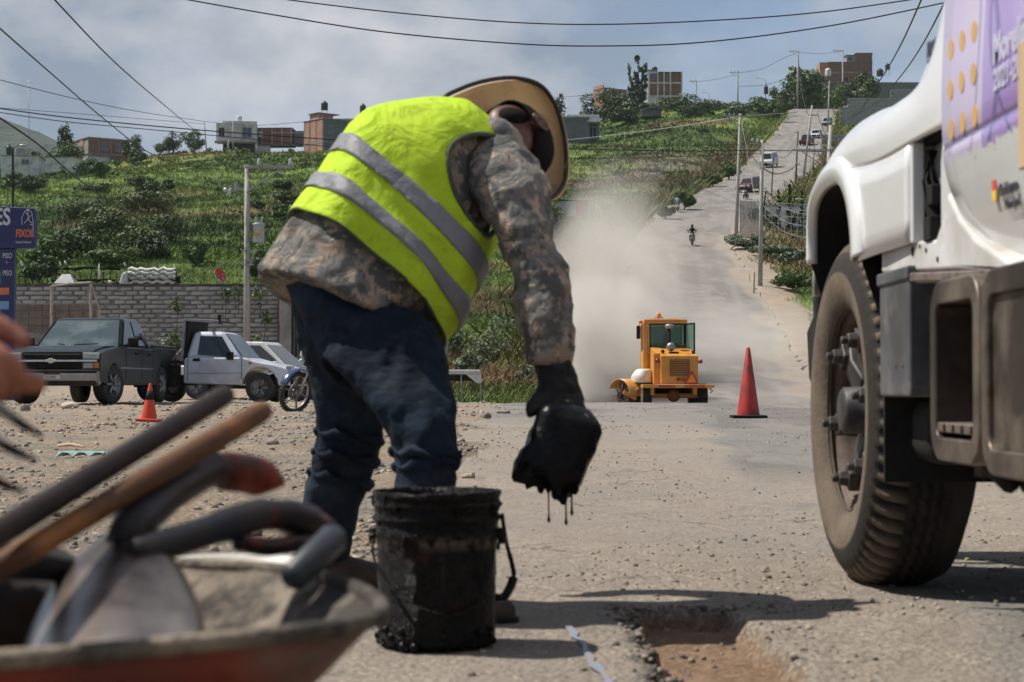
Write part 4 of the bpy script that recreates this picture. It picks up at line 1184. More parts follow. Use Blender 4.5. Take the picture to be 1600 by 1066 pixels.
MB().prism([(-.3, 1.0), (1.7, 1.4), (1.7, 1.46), (-.3, 1.06)], 'y', -.7, .4).build('awning', simple('green_tarp', (.03, .22, .17), rough=.6), h.e)
h.box('sheet', .7, 1.7, -.1, 0, .1, .9, M_WHITEW)
for x in (0, .8, 4.9): h.box('post', x, x + .07, -.45, -.38, -.4, 1.2, M_WHITEW)
h = House(1190, 322, 382, 176, -4, 'white_wall', 'plain white wall behind the three cypresses', 'wall')
h.box('wall_body', 0, 7.5, 0, .2, -1, 3.6, M_WHITEW); h.box('coping', -.06, 7.56, -.06, .26, 3.6, 3.72, M_CONC)
# ================================================================ block wall across the lot
WY = 72.0
p = pix(16, 547, WY)
e = empty('block_wall', (p.x, WY, p.z), 0, 'long rough grey block wall with stained top behind the pickups', 'wall')
W = (438 - 16) * WY / F; H = (547 - 447) * WY / F
MB().bx(0, W, .03, .22, -.8, H).build('mortar_bed', M_MORTAR, e)
MB().bx(-.02, W + .02, -.03, .25, H, H + .09).build('coping', simple('stained_coping', (.12, .115, .11), (.05, .05, .048), rough=.95, scale=2, lo=.35, hi=.6), e, bevel=.01)
vars_ = []
Rb = random.Random(3)
for i in range(8):
 m = MB(); bw, bh = W / 21.0, H / 14.0
 m.bx(.012 + Rb.random() * .02, bw - .012 - Rb.random() * .02, -.012 - Rb.random() * .02, .04, .014 + Rb.random() * .014, bh - .012 - Rb.random() * .014)
 vars_.append(m.build('brick', [M_BLOCK, M_BLOCK2, M_BLOCK][i % 3], e, bevel=.008, seg=1))
cnt = 0
for r_ in range(14):
 for c_ in range(21):
  if cnt < 8: o = vars_[cnt]
  else:
   o = vars_[Rb.randrange(8)].copy(); COL.objects.link(o); o.parent = e
  sh_ = bw * (.5 if r_ % 2 and c_ < 20 else 0) + (Rb.uniform(-.05, .05) if 0 < c_ < 19 else 0)
  o.location = (c_ * bw + sh_, Rb.uniform(-.012, .012), r_ * bh + Rb.uniform(-.012, .012)); o.scale = (Rb.uniform(.84, 1.06), 1, Rb.uniform(.80, 1.0)); cnt += 1
for x in (2.95, 9.1):
 MB().bx(x, x + .22, -.04, .04, -.5, H).build('pillar', M_CONC, e, bevel=.01)
q = pix(438, 545, WY)
e = empty('gateway', (q.x, WY - .3, q.z), 0, 'concrete gateway with barred dark gate between worker and pickup', 'gateway')
MB().bx(0, .45, 0, .4, -.5, 2.5).build('pillar', M_CONC, e, bevel=.02)
MB().bx(1.25, 2.1, 0, .4, -.5, 2.6).build('pillar', M_CONC, e, bevel=.02)
MB().bx(2.1, 6.5, .1, .35, -.5, 2.4).build('side_wall', M_CONC, e, bevel=.02)
MB().bx(.45, 1.25, .2, .28, -.4, 2.2).build('gate_leaf', M_DARK, e)
for i in range(5): MB().cyl((.55 + i * .15, .15, -.3), (.55 + i * .15, .15, 2.2), .014, seg=5).build('bar', M_STEEL, e)
MB().bx(-.06, 0, .05, .15, 0, 1.9).build('rusty_pipe', simple('rusty', (.20, .07, .035), rough=.9), e)
q = pix(24, 520, 66)
e = empty('low_wall', (q.x, 66, q.z), 0, 'low brown block wall right of blue sign behind dark pickup', 'wall')
M_BROWNB = simple('brown_block', (.19, .155, .13), (.13, .11, .095), rough=.95, scale=3, bumps=.5)
MB().bx(0, 2.9, .03, .2, -.8, 1.05).build('mortar_bed', M_MORTAR, e)
for r_ in range(4):
 for c_ in range(6): MB().bx(c_ * .48 + .01, c_ * .48 + .465, 0, .06, r_ * .26 + .01, r_ * .26 + .245).build('brick', M_BROWNB, e, bevel=.008, seg=1)
q = pix(80, 540, 64); kk = 64 / F
e = empty('pipe_frame', (q.x, 64, q.z), 0, 'thin pale pipe goal frame standing before the block wall', 'pipe frame')
M_PIPE = simple('pale_pipe', (.40, .36, .31), (.25, .19, .14), rough=.8)
MB().cyl((0, 0, -.3), (0, 0, 93 * kk), .045, seg=6).build('post', M_PIPE, e)
MB().cyl((63 * kk, 0, -.3), (61 * kk, 0, 97 * kk), .045, seg=6).build('post', M_PIPE, e)
MB().tube([(0, 0, 93 * kk), (30 * kk, 0, 97 * kk), (62 * kk, 0, 99 * kk)], .04, 6).build('crossbar', M_PIPE, e)
MB().tube([(62 * kk, 0, 98 * kk), (66 * kk, .8, 60 * kk), (67 * kk, 1.2, 20 * kk)], .03, 5).build('back_stay', M_PIPE, e)
def on_pix(px, py, Y): return pix(px, py, Y)
M_SACK = simple('white_sack', (.62, .61, .58), (.42, .41, .38), rough=.8, scale=3)
M_NET = simple('black_netting', (.012, .012, .012), rough=.95)
q = on_pix(196, 444, 76); kk = 76 / F
e = empty('sacking_heap', q, 0, 'heap of white sacking draped over dark rails above wall', 'sacking')
Rs = random.Random(9)
for r_ in range(4):
 P_ = []
 for j in range(17):
  t = j / 16; x = (4 + 74 * t) * kk
  wv = math.sin(j * 1.7 + r_) * 2.0 * kk + Rs.uniform(-1.5, 1.5) * kk
  zt = (25 - r_ * 6.2) * kk + wv * .8
  P_.append([V((x, .1 + .1 * r_, zt)), V((x + Rs.uniform(-.02, .02), -.06 - .08 * r_, zt - 2.2 * kk)), V((x, -.02 - .05 * r_, zt - (4.6 + Rs.random()) * kk))])
 MB().grid([list(c) for c in P_]).build('sack', M_SACK, e, True, solid=.03)
m = MB()
for j in range(9): m.tube([(j * 9.5 * kk, .3, -.2), (j * 9.5 * kk + .05, .3, 20 * kk)], .03, 5)
m.tube([(0, .3, 12 * kk), (84 * kk, .3, 11 * kk)], .06, 5); m.tube([(0, .3, 4 * kk), (84 * kk, .3, 5 * kk)], .10, 5)
m.build('rail_frame', M_NET, e)
MB().prism([(-8 * kk, 0), (-3 * kk, 16 * kk), (4 * kk, 20 * kk), (6 * kk, 0)], 'y', -.3, .4).build('end_sack', M_SACK, e, bevel=.05)
q = on_pix(86, 443, 76)
e = empty('tarpaulin_tent', q, 0, 'small grey tarpaulin tent peak showing above the block wall', 'tarpaulin')
MB().add([(0, -.2, 0), (32 * kk, -.2, 0), (32 * kk, 1, 0), (0, 1, 0), (9 * kk, .2, 15 * kk), (22 * kk, .2, 15 * kk)], [(0, 1, 5, 4), (1, 2, 5), (2, 3, 4, 5), (3, 0, 4)]).build('sheet', simple('grey_tarp', (.36, .37, .38), (.24, .24, .25), scale=5), e)
q = on_pix(30, 446, 78); kk = 78 / F
e = empty('netting_fence', q, 0, 'black torn netting on stakes above the block wall', 'netting')
m = MB()
for j in range(15): m.tube([(j * 11 * kk, 0, -.3), (j * 11 * kk + Rs.uniform(-.1, .1), 0, (14 + Rs.random() * 14) * kk)], .025, 5)
m.build('stakes', M_NET, e)
for (x0, x1, z, th) in [(45, 158, 26, 4), (0, 60, 14, 2), (50, 150, 8, 3), (-5, 160, 1, 5)]:
 L = [[V((x0 * kk + (x1 - x0) * kk * j / 16, .02 * (-1) ** j, (z + th * s_ + Rs.uniform(-1.6, 1.6)) * kk)) for s_ in (-.5, .5)] for j in range(17)]
 MB().grid(L).build('net_strip', M_NET, e, solid=.03)
for i, (px, y0, y1, w) in enumerate([(155, 412, 436, 3.2), (102, 407, 413, 4), (34, 408, 416, 5), (195, 410, 416, 3.5), (94, 409, 415, 3), (171, 438, 444, 9), (272, 412, 440, 1.6)]):
 q = on_pix(px, y1, 77); kk = 77 / F
 labs = ['tall white rag tied on stake above wall', 'small white bottle hung over netting by tarpaulin', 'white can hung above wall beside blue sign', 'white scrap hung left of the sacking heap', 'white rag scrap over netting left of the small bottle', 'white crumpled bag on the wall top left of sacking', 'thin pale stake at right end of the sacking heap']
 m = MB(); hh = (y1 - y0) * kk; ww = w * kk / 2
 m.tube([(0, 0, 0), (ww * .4, 0, hh * .35), (-ww * .3, 0, hh * .7), (0, 0, hh)], [ww * .7, ww, ww * .8, ww * .5], 6)
 o = m.build('rag', M_SACK, None, True); o.location = q; tag(o, labs[i], 'rag', 'white rags above the wall')
q = on_pix(343, 452, 74); kk = 74 / F
e = empty('satellite_dish', q, 0, 'red satellite dish on a pole above the block wall', 'satellite dish')
MB().cyl((0, 0, -.6), (0, 0, 14 * kk), .03, seg=6).build('pole', M_STEEL, e)
m = MB(); R_ = Euler((math.radians(60), 0, math.radians(55))).to_matrix()
P_ = []
for i in range(5):
 r_ = .28 * i / 4
 P_.append([R_ @ V((r_ * math.cos(a), r_ * math.sin(a) * 1.1, .35 * r_ * r_ * 3)) + V((0, -.1, 21 * kk)) for a in [2 * PI * k / 18 for k in range(18)]])
m.grid(P_, closed_u=True); m.build('dish', simple('red_dish', (.50, .035, .03), rough=.5), e, True, solid=.012)
MB().tube([(0, -.1, 14 * kk), (.25, -.35, 16 * kk), (.2, -.45, 22 * kk)], .012, 5).build('feed_arm', M_STEEL, e)
# ================================================================ blue roadside sign
SY = 47.0; kk = SY / F
q = pix(0, 620, SY)
e = empty('pylon_sign', (q.x, SY, gz(q.x, SY)), 0, 'tall dark blue shop sign with white and orange lettering at left edge', 'sign')
M_BLUE = simple('sign_blue', (.012, .022, .11), (.010, .018, .085), rough=.45, scale=3)
def sp(px, py, dy=0.0):
 p_ = pix(px, py, SY); return V((p_.x - q.x, dy, p_.z - e.location.z))
c0 = sp(-170, 389); c1 = sp(57, 322)
o = MB().prism([(c0.x, c0.z - .0), (c1.x - .02, c0.z), (c1.x, c0.z + .05), (c1.x, c1.z - .12), (c1.x - .05, c1.z - .06), (c0.x, c1.z + .12)], 'y', -.14, .14).build('head_panel', M_BLUE, e, bevel=.03)
c0 = sp(-150, 640); c1 = sp(24, 389)
col_ = MB().bx(c0.x, c1.x, -.11, .11, 0 - .3, c1.z).build('column', M_BLUE, e, bevel=.02)
M_SIGNW = simple('sign_white', (.62, .63, .66), rough=.5)
M_SIGNO = simple('sign_orange', (.62, .16, .07), rough=.5)
M_SIGNC = simple('sign_sky', (.16, .32, .55), rough=.5)
M_SIGNG = simple('sign_teal', (.03, .16, .17), rough=.5)
def text(s_, size, mat, parent, loc, rot, name='lettering', ext=.004, xs=1.0, align='LEFT', bold=0.0):
 cu = bpy.data.curves.new(name, 'FONT'); cu.body = s_; cu.size = size; cu.extrude = ext; cu.align_x = align; cu.offset = bold; cu.resolution_u = 3
 t_o = bpy.data.objects.new('tmp_text', cu); COL.objects.link(t_o)
 bpy.context.view_layer.update()
 me = bpy.data.meshes.new_from_object(t_o.evaluated_get(bpy.context.evaluated_depsgraph_get()))
 bpy.data.objects.remove(t_o); me.materials.clear(); me.materials.append(mat)
 o_ = bpy.data.objects.new(name, me); COL.objects.link(o_)
 o_.parent = parent; o_.location = loc; o_.rotation_euler = rot; o_.scale = (xs, 1, 1)
 return o_
FR = (PI / 2, 0, 0)
p_ = sp(-42, 352); text('LES', .60, M_SIGNW, e, (sp(19, 351).x, -.15, p_.z), FR, xs=.72, align='RIGHT', bold=.012)
p_ = sp(27, 371); text('FIXOL', .27, M_SIGNO, e, (p_.x, -.15, p_.z), FR, xs=.62, bold=.01)
p_ = sp(27, 381); text('Solución Profesional', .095, M_SIGNW, e, (p_.x, -.15, p_.z), FR, xs=.50)
m = MB(); A = [sp(x, y, -.147) for x, y in [(37, 352), (36, 342), (40, 333), (46, 328), (52, 333), (54, 345), (54, 370)]]
m.tube(A, .008, 4)
for a_, b_ in [((40, 350), (46, 343)), ((46, 343), (46, 328)), ((46, 343), (52, 350)), ((42, 333), (48, 338)), ((46, 343), (53, 336)), ((49, 352), (54, 352))]:
 m.tube([sp(*a_, -.147), sp(*b_, -.147)], .008, 4)
m.build('emblem', M_SIGNW, e)
p_ = sp(6, 404); text('PISO', .19, M_SIGNW, e, (p_.x, -.12, p_.z), FR, xs=.62)
p_ = sp(10, 415); text('+', .2, M_SIGNO, e, (p_.x, -.12, p_.z), FR, xs=.8)
p_ = sp(6, 431); text('PISO', .19, M_SIGNW, e, (p_.x, -.12, p_.z), FR, xs=.62)
for (x0, x1, y0, y1, mt_) in [(-60, 16, 450, 461, M_SIGNO), (-60, 16, 471, 484, M_SIGNC), (-60, 4, 425, 444, M_SIGNG), (-60, 15, 494, 503, M_SIGNG), (-60, 16, 512, 524, M_SIGNW)]:
 a_ = sp(x0, y1); b_ = sp(x1, y0); MB().bx(a_.x, b_.x, -.118, -.10, a_.z, b_.z).build('label_panel', mt_, e)
# ================================================================ poles and wires
def insul(m, p, r=.06, h=.2):
 m.lathe([(0, 0), (r * .6, 0), (r, h * .25), (r * .55, h * .35), (r, h * .55), (r * .5, h * .65), (r * .85, h * .85), (0, h)], c=p, seg=8)
def pole(px0, y0, px1, y1, Y, r, label, arms=(), name='utility_pole', cat='utility pole', group='utility poles', mat=None):
 x = (px0 - 800) * Y / F
 g = V((x, Y, gz(x, Y)))
 top = pix(px1, y1, Y) - g
 e = empty(name, g, 0, label, cat, group)
 MB().tube([(0, 0, -.4), top * .5, top], [r, r * .85, r * .7], 10).build('shaft', mat or M_POLE, e, True)
 k = Y / F
 for (dy, xa, xb, ins) in arms:      # dy px below the top, ends in px either side of the shaft
  c = top + V((0, -r, -dy * k))
  MB().box(c + V(((xa + xb) / 2 * k, -.06, 0)), ((xb - xa) * k, .10, .11)).build('crossarm', M_STEEL, e)
  for i in range(ins):
   m = MB(); insul(m, c + V(((xa + (xb - xa) * (i + .5) / ins) * k, -.06, .055)), max(.06, .9 * k), max(.18, 3.4 * k)); m.build('insulator', M_PORC, e, True)
  if abs(xb - xa) * k > 1.2:
   s_ = xa if abs(xa) > abs(xb) else xb
   MB().cyl(c + V((s_ * .75 * k, -.06, -.06)), c + V((0, 0, -abs(s_) * .55 * k)), .03, seg=5).build('brace', M_STEEL, e)
 return e
e = pole(385, 545, 386, 258, 68, .12, 'concrete power pole with grey transformer behind the pickups', arms=[(4, -2, 72, 0)])
k = 68 / F; top = pix(386, 258, 68) - e.location
for dx in (20, 69):
 m = MB(); insul(m, top + V((dx * k, -.18, -.03)), .09, .26); m.build('insulator', M_PORC, e, True)
m = MB(); c = top + V((-12 * k, -.15, -38 * k)); m.box(c, (.34, .1, .1)); m.cyl(c + V((-.1, 0, -.1)), c + V((-.1, 0, .25)), .06, seg=8); m.build('cutout', M_STEEL, e)
m = MB(); c = top + V((-28 * k, -.2, -42 * k)); m.cyl(c + V((0, 0, -.15)), c + V((.1, 0, .12)), .08, .05, 8); m.ball(c + V((-.1, 0, .05)), .09, 8, 5); m.build('lamp_head', M_PORC, e)
c = top + V((19 * k, -.05, -122 * k))
tr = MB().lathe([(0, 0), (.20, 0), (.21, .05), (.21, .62), (.235, .64), (.235, .70), (.1, .74), (0, .74)], c=c, seg=18).build('transformer', simple('transformer_grey', (.38, .42, .44), (.30, .33, .35), rough=.5), e, True)
MB().bx(c.x - .17, c.x + .08, c.y - .235, c.y - .2, c.z + .22, c.z + .33).build('tag_plate', simple('amber_label', (.50, .30, .05)), tr)
for dx in (-.1, .1): MB().tube([c + V((dx, 0, .72)), c + V((dx * 1.4, 0, .95))], [.04, .025], 6).build('bushing', M_PORC, tr)
MB().tube([c + V((.26, 0, .65)), c + V((.36, 0, .5)), c + V((.36, 0, -.1)), c + V((-.2, 0, -.15))], .015, 5).build('lead', M_WIRE, tr)
for dz in (-150, -152, -168, -175): MB().bx(top.x - .16, top.x + .5 if dz == -150 else top.x + .3, -.2, -.1, top.z + dz * k * .9, top.z + dz * k * .9 + .03).build('bracket', M_STEEL, e)
pole(1150, 370, 1157, 178, 150, .16, 'tall pole with four insulators at the road bend', arms=[(4, -29, 1, 4)])
e = pole(1188, 468, 1191, 219, 117, .15, 'nearest right bank pole with small box halfway up', arms=[])
k = 117 / F
c = pix(1189, 252, 117) - e.location
MB().box(c + V((-.08, -.2, -.3)), (.14, .16, .5)).build('meter_box', M_WHITEP, e)
m = MB(); insul(m, pix(1184, 222, 117) - e.location, .09, .22); m.build('insulator', M_PORC, e, True)
m = MB(); insul(m, pix(1176, 221, 117) - e.location, .09, .2); m.build('insulator', M_PORC, e, True)
MB().cyl(pix(1172, 224, 117) - e.location, pix(1192, 226, 117) - e.location, .035, seg=5).build('crossarm', M_STEEL, e)
MB().tube([pix(1196, 300, 117) - e.location + V((0, -.1, 0)), pix(1192, 340, 117) - e.location], .05, 5).build('cable_coil', M_WIRE, e)
e = pole(1284, 470, 1298, 196, 112, .16, 'pole partly hidden by the truck wheel arch', arms=[(40, -62, 10, 4)])
MB().cyl(pix(1283, 240, 112) - e.location, pix(1306, 275, 112) - e.location, .04, seg=5).build('stay_strut', M_STEEL, e)
pole(1254, 286, 1269, 165, 235, .17, 'leaning pole beside the climbing road', arms=[(16, -2, 8, 2)])
pole(1244, 290, 1247, 206, 238, .12, 'thin dark pole with a hanging box beside leaning pole', arms=[(2, -4, 0, 1), (52, -3, 3, 2)], mat=M_BARK)
pole(1206, 311, 1209, 240, 215, .08, 'slim short pole between road and wire fence', mat=M_BARK)
pole(1271, 262, 1273, 225, 265, .08, 'short slim pole left of the grey wall corner', mat=M_BARK)
pole(1295, 222, 1296, 127, 368, .19, 'pale lamp pole in front of grey block walls', arms=[(4, -18, 0, 0)])
pole(1247, 162, 1247, 78, 462, .24, 'tallest pole at the road summit with left crossarm', arms=[(3, -15, 0, 3)])
pole(1318, 128, 1317, 76, 500, .24, 'pole in front of the big brick house', arms=[(4, -17, 0, 3)])
pole(1154, 160, 1153, 111, 445, .2, 'ridge pole with crossarm left of the water tank', arms=[(3, -13, 2, 3)])
pole(1087, 162, 1088, 125, 478, .2, 'ridge pole right of the white framed block', arms=[(3, -11, 0, 3)])
pole(322, 236, 319, 190, 376, .16, 'leaning pale pole among the ridge trees')
pole(363, 236, 364, 190, 380, .14, 'straight pale pole in front of white ridge house')
pole(356, 236, 357, 217, 379, .16, 'short stub post beside the white ridge house', name='post', cat='post')
pole(1178, 470, 1179, 425, 112, .04, 'rusty thin stake left of the nearest right pole', name='post', cat='post', mat=M_BARK)
e = pole(44, 250, 45, 126, 255, .06, 'tall thin antenna mast on the left skyline', name='antenna_mast', cat='antenna', mat=M_STEEL)
t_ = pix(45, 128, 255) - e.location
for dz, w_ in ((0, .5), (-.6, .7), (-1.1, .8)): MB().cyl(t_ + V((-w_, 0, dz)), t_ + V((w_, 0, dz)), .03, seg=4).build('rod', M_STEEL, e)
def lamp(px, yb, yt, Y, dx, r, label, mat):
 x = (px - 800) * Y / F; g = V((x, Y, gz(x, Y))); t_ = pix(px, yt, Y) - g; k = Y / F
 e = empty('street_lamp', g, 0, label, 'street lamp', 'street lamps')
 MB().tube([(0, 0, -.3), t_ + V((0, 0, -6 * k)), t_ + V((dx * .3 * k, 0, -1.5 * k)), t_ + V((dx * k, 0, 0))], [r, r * .8, r * .6, r * .5], 8).build('shaft', mat, e, True)
 MB().ball(t_ + V(((dx * 1.1) * k, 0, -.02)), (abs(dx) * .22 * k + .1, .12, .08), 8, 5).build('lamp_head', M_PORC, e, True)
lamp(20, 320, 227, 92, 14, .07, 'old dark street lamp rising behind the blue sign', M_DARK)
lamp(1197, 150, 122, 446, -13, .1, 'curved street lamp over the lone black tank', M_POLE)
lamp(1109, 165, 144, 470, -9, .08, 'small curved street lamp on ridge right of white framed block', M_POLE)
lamp(1273, 380, 311, 160, -22, .05, 'white headed lamp arm over the cypresses', M_DARK)
nW = [0]
def wire(pts, r, label, mat=None, sub=8):
 """pts: (px, py, depth); a smooth hanging cable through them"""
 P_ = [pix(*p_) for p_ in pts]
 out = []
 n = len(P_)
 for i in range(n - 1):
  a, b, c, d = P_[max(i - 1, 0)], P_[i], P_[i + 1], P_[min(i + 2, n - 1)]
  for j in range(sub):
   t = j / sub
   out.append(.5 * ((2 * b) + (c - a) * t + (2 * a - 5 * b + 4 * c - d) * t * t + (3 * b - a - 3 * c + d) * t ** 3))
 out.append(P_[-1])
 o = MB(off=out[0]).tube(out, r, 6).build('wire', mat or M_WIRE, None, True)
 o.location = out[0]
 return tag(o, label, 'wire', 'overhead wires')
wire([(262, -6, 30), (420, 22, 30), (600, 50, 30), (800, 68, 30), (940, 72, 30), (1100, 66, 30), (1300, 40, 30), (1510, -3, 30)], .0115, 'lower of two long wires curving across the top of sky')
wire([(405, -6, 30), (600, 18, 30), (800, 35, 30), (960, 38, 30), (1150, 30, 30), (1300, 17, 30), (1460, -6, 30)], .011, 'upper of two long wires curving across the top of sky')
wire([(78, -8, 24), (180, 98, 34), (255, 163, 52), (300, 200, 90), (318, 212, 150)], .012, 'steep wire dropping from top left towards the ridge trees')
wire([(-10, 36, 26), (80, 115, 34), (160, 184, 42), (225, 234, 52), (275, 255, 58), (330, 264, 63), (386, 263, 68)], .0125, 'wire falling from left edge to the top of the power pole')
wire([(-10, 178, 30), (60, 226, 36), (110, 270, 42), (160, 308, 48), (210, 338, 53), (270, 368, 60), (330, 383, 65), (386, 388, 68)], .017, 'thick low cable from left edge to middle of power pole')
wire([(-12, 168, 90), (100, 183, 92), (250, 198, 95), (400, 210, 99), (560, 220, 103), (885, 232, 110), (1060, 236, 114), (1190, 235, 117), (1320, 238, 114)], .030, 'upper black cable running level across the whole hillside')
wire([(-12, 174, 90), (100, 190, 92), (250, 204, 95), (400, 218, 99), (560, 232, 103), (885, 247, 110), (1040, 245, 114), (1190, 240, 117)], .022, 'lower black cable running level across the hillside')
wire([(-12, 122, 200), (120, 155, 230), (220, 175, 280), (320, 190, 370)], .045, 'thin wire from left edge past the antenna to the leaning pole')
wire([(-12, 168, 250), (150, 180, 300), (320, 194, 372)], .04, 'faint thin wire low over left skyline')
wire([(320, 190, 376), (400, 196, 370), (500, 190, 365), (640, 196, 362)], .045, 'thin wire along the ridge over the brick houses')
wire([(386, 266, 68), (430, 262, 66), (470, 300, 60), (520, 360, 50)], .012, 'short wire dropping right from power pole crossarm')
wire([(1443, -8, 24), (1405, 75, 32), (1372, 130, 42), (1336, 180, 60), (1305, 196, 112)], .013, 'left one of two steep wires above the truck fender')
wire([(1482, -8, 24), (1440, 72, 32), (1405, 122, 42), (1370, 160, 60), (1330, 185, 112)], .013, 'right one of two steep wires above the truck fender')
wire([(884, 219, 330), (960, 211, 280), (1060, 198, 210), (1157, 183, 150), (1245, 176, 235)], .05, 'pale wire rising from grey house to the bend pole', M_WIREW)
wire([(884, 230, 140), (1010, 228, 145), (1156, 226, 150)], .02, 'thin grey wire just above the black level cables')
wire([(1157, 226, 150), (1172, 240, 130), (1188, 262, 117)], .03, 'short slack wire between the bend pole and nearest right pole')
wire([(1190, 262, 117), (1215, 272, 150), (1240, 262, 200), (1246, 248, 238)], .04, 'drooping wire from nearest right pole to thin dark pole')
wire([(1157, 184, 150), (1166, 230, 140), (1178, 300, 125), (1190, 335, 117)], .016, 'steep slack wire down the bend pole to cable coil', M_WIREW)
wire([(1190, 335, 117), (1225, 362, 115), (1262, 372, 112), (1286, 370, 112)], .013, 'lowest of three slack wires over the cypresses', M_WIREW)
wire([(1190, 320, 117), (1225, 345, 115), (1262, 354, 112), (1287, 350, 112)], .013, 'middle of three slack wires over the cypresses', M_WIREW)
wire([(1190, 300, 117), (1225, 325, 115), (1260, 335, 112), (1288, 330, 112)], .013, 'topmost of three slack wires over the cypresses', M_WIREW)
wire([(1247, 82, 462), (1282, 84, 480), (1318, 80, 500)], .05, 'short wire between the summit pole and brick house pole')
wire([(1153, 114, 445), (1190, 108, 450), (1222, 92, 458), (1247, 82, 462)], .05, 'wire rising from ridge pole to the summit pole')
wire([(1088, 128, 478), (1120, 124, 460), (1153, 116, 445)], .05, 'short wire between the two ridge poles')
wire([(1153, 135, 445), (1200, 132, 452), (1247, 115, 462)], .05, 'lower wire from ridge pole to the summit pole')
wire([(1269, 168, 235), (1262, 178, 300), (1252, 140, 420), (1247, 86, 462)], .06, 'wire climbing along the road to summit pole')
wire([(1210, 242, 215), (1226, 246, 225), (1246, 228, 238)], .03, 'short wire between slim pole and thin dark pole')
wire([(930, 146, 425), (880, 152, 420), (700, 162, 400)], .05, 'thin wire from brick shell going left behind the hat')
# ================================================================ wire fence right of the road
q = gpt(1157, 158)
e = empty('wire_fence', q, 0, 'wire mesh fence with thin posts in front of the cypresses', 'fence')
for i in range(13):
 px = 1157 + i * (9 if i < 4 else 10) ; pp = gpt(px, 158 - i * .2) - q
 MB().cyl(pp + V((0, 0, -.2)), pp + V((0, 0, 3.4 - (i > 3) * .3)), .03, seg=5).build('fence_post', M_STEEL, e)
for z in (.3, .9, 1.5, 2.1, 2.7, 3.2):
 MB().tube([gpt(1157, 158) - q + V((0, 0, z)), gpt(1215, 157) - q + V((0, 0, z - .1)), gpt(1282, 155.6) - q + V((0, 0, z - .15))], .016, 4).build('strand', M_STEEL, e)
m = MB()
for i in range(60):
 px = 1157 + i * .62; pp = gpt(px, 158) - q; m.cyl(pp, pp + V((0, 0, 3.2)), .012, seg=4)
m.build('mesh_panel', M_STEEL, e)
q = gpt(1270, 140)
# ================================================================ big white truck on the right
M_TWHITE = simple('truck_white', (.74, .745, .74), (.69, .69, .68), rough=.28, scale=3, coat=.5, dust=(.50, .46, .40), dustscale=3.5, dlo=.64, dhi=.95)
M_TWHITE2 = simple('truck_white_sill', (.68, .68, .67), (.48, .46, .43), rough=.45, scale=4, dust=(.34, .28, .21), dustscale=5, dlo=.55, dhi=.75)
M_RUB = simple('rubber_black', (.012, .012, .012), (.022, .021, .020), spec=.2, rough=.8, scale=9)
M_CHASSIS = simple('chassis_black', (.015, .014, .013), (.034, .028, .024), spec=.2, rough=.75, scale=6)
M_BOXG = simple('battery_box_grey', (.12, .125, .135), (.075, .076, .08), spec=.3, rough=.55, metal=.3, scale=5, dust=(.22, .20, .17), dustscale=6, dlo=.52)
M_CHROME = simple('chrome', (.55, .56, .58), (.45, .45, .46), rough=.15, metal=1.0)
M_HUB = simple('hub_iron', (.035, .035, .04), (.09, .075, .06), rough=.55, metal=.4, scale=14)
M_RUSTRIM = simple('rim_brown', (.085, .056, .042), (.14, .105, .08), rough=.8, scale=9, bumps=.2)
M_TANK = simple('tank_brown_steel', (.050, .038, .034), (.10, .078, .066), spec=.35, rough=.42, metal=.5, scale=5, dust=(.24, .19, .15), dustscale=4, dlo=.5)
M_TANKED = simple('tank_step', (.25, .21, .18), (.12, .07, .05), rough=.45, metal=.4, scale=20)
def tyre_mat():
 m, nt, b = _mat('dusty_tyre')
 b.inputs['Roughness'].default_value = .85
 b.inputs['Specular IOR Level'].default_value = .2
 f = noise_fac(nt, 7, 5, .6, .35, .65)
 c = mixc(nt, f, (.175, .135, .098), (.11, .088, .068))
 d = mixc(nt, f, (.018, .017, .016), (.036, .031, .027))
 c = mixc(nt, attr(nt, 'clean'), c, d)
 nt.links.new(c, b.inputs['Base Color'])
 bump(nt, b, noise_fac(nt, 60, 3), .25, .004)
 return m
M_TYRE = tyre_mat()
WX, WYC, WR = 1.052, 5.66, .53
truck = empty('dump_truck', (2.1, 4.2, 0), 0, 'white truck with purple lettered door, big dusty front wheel facing us', 'truck')
TO = V((2.1, 4.2, 0))
wheel = bpy.data.objects.new('front_wheel', None)
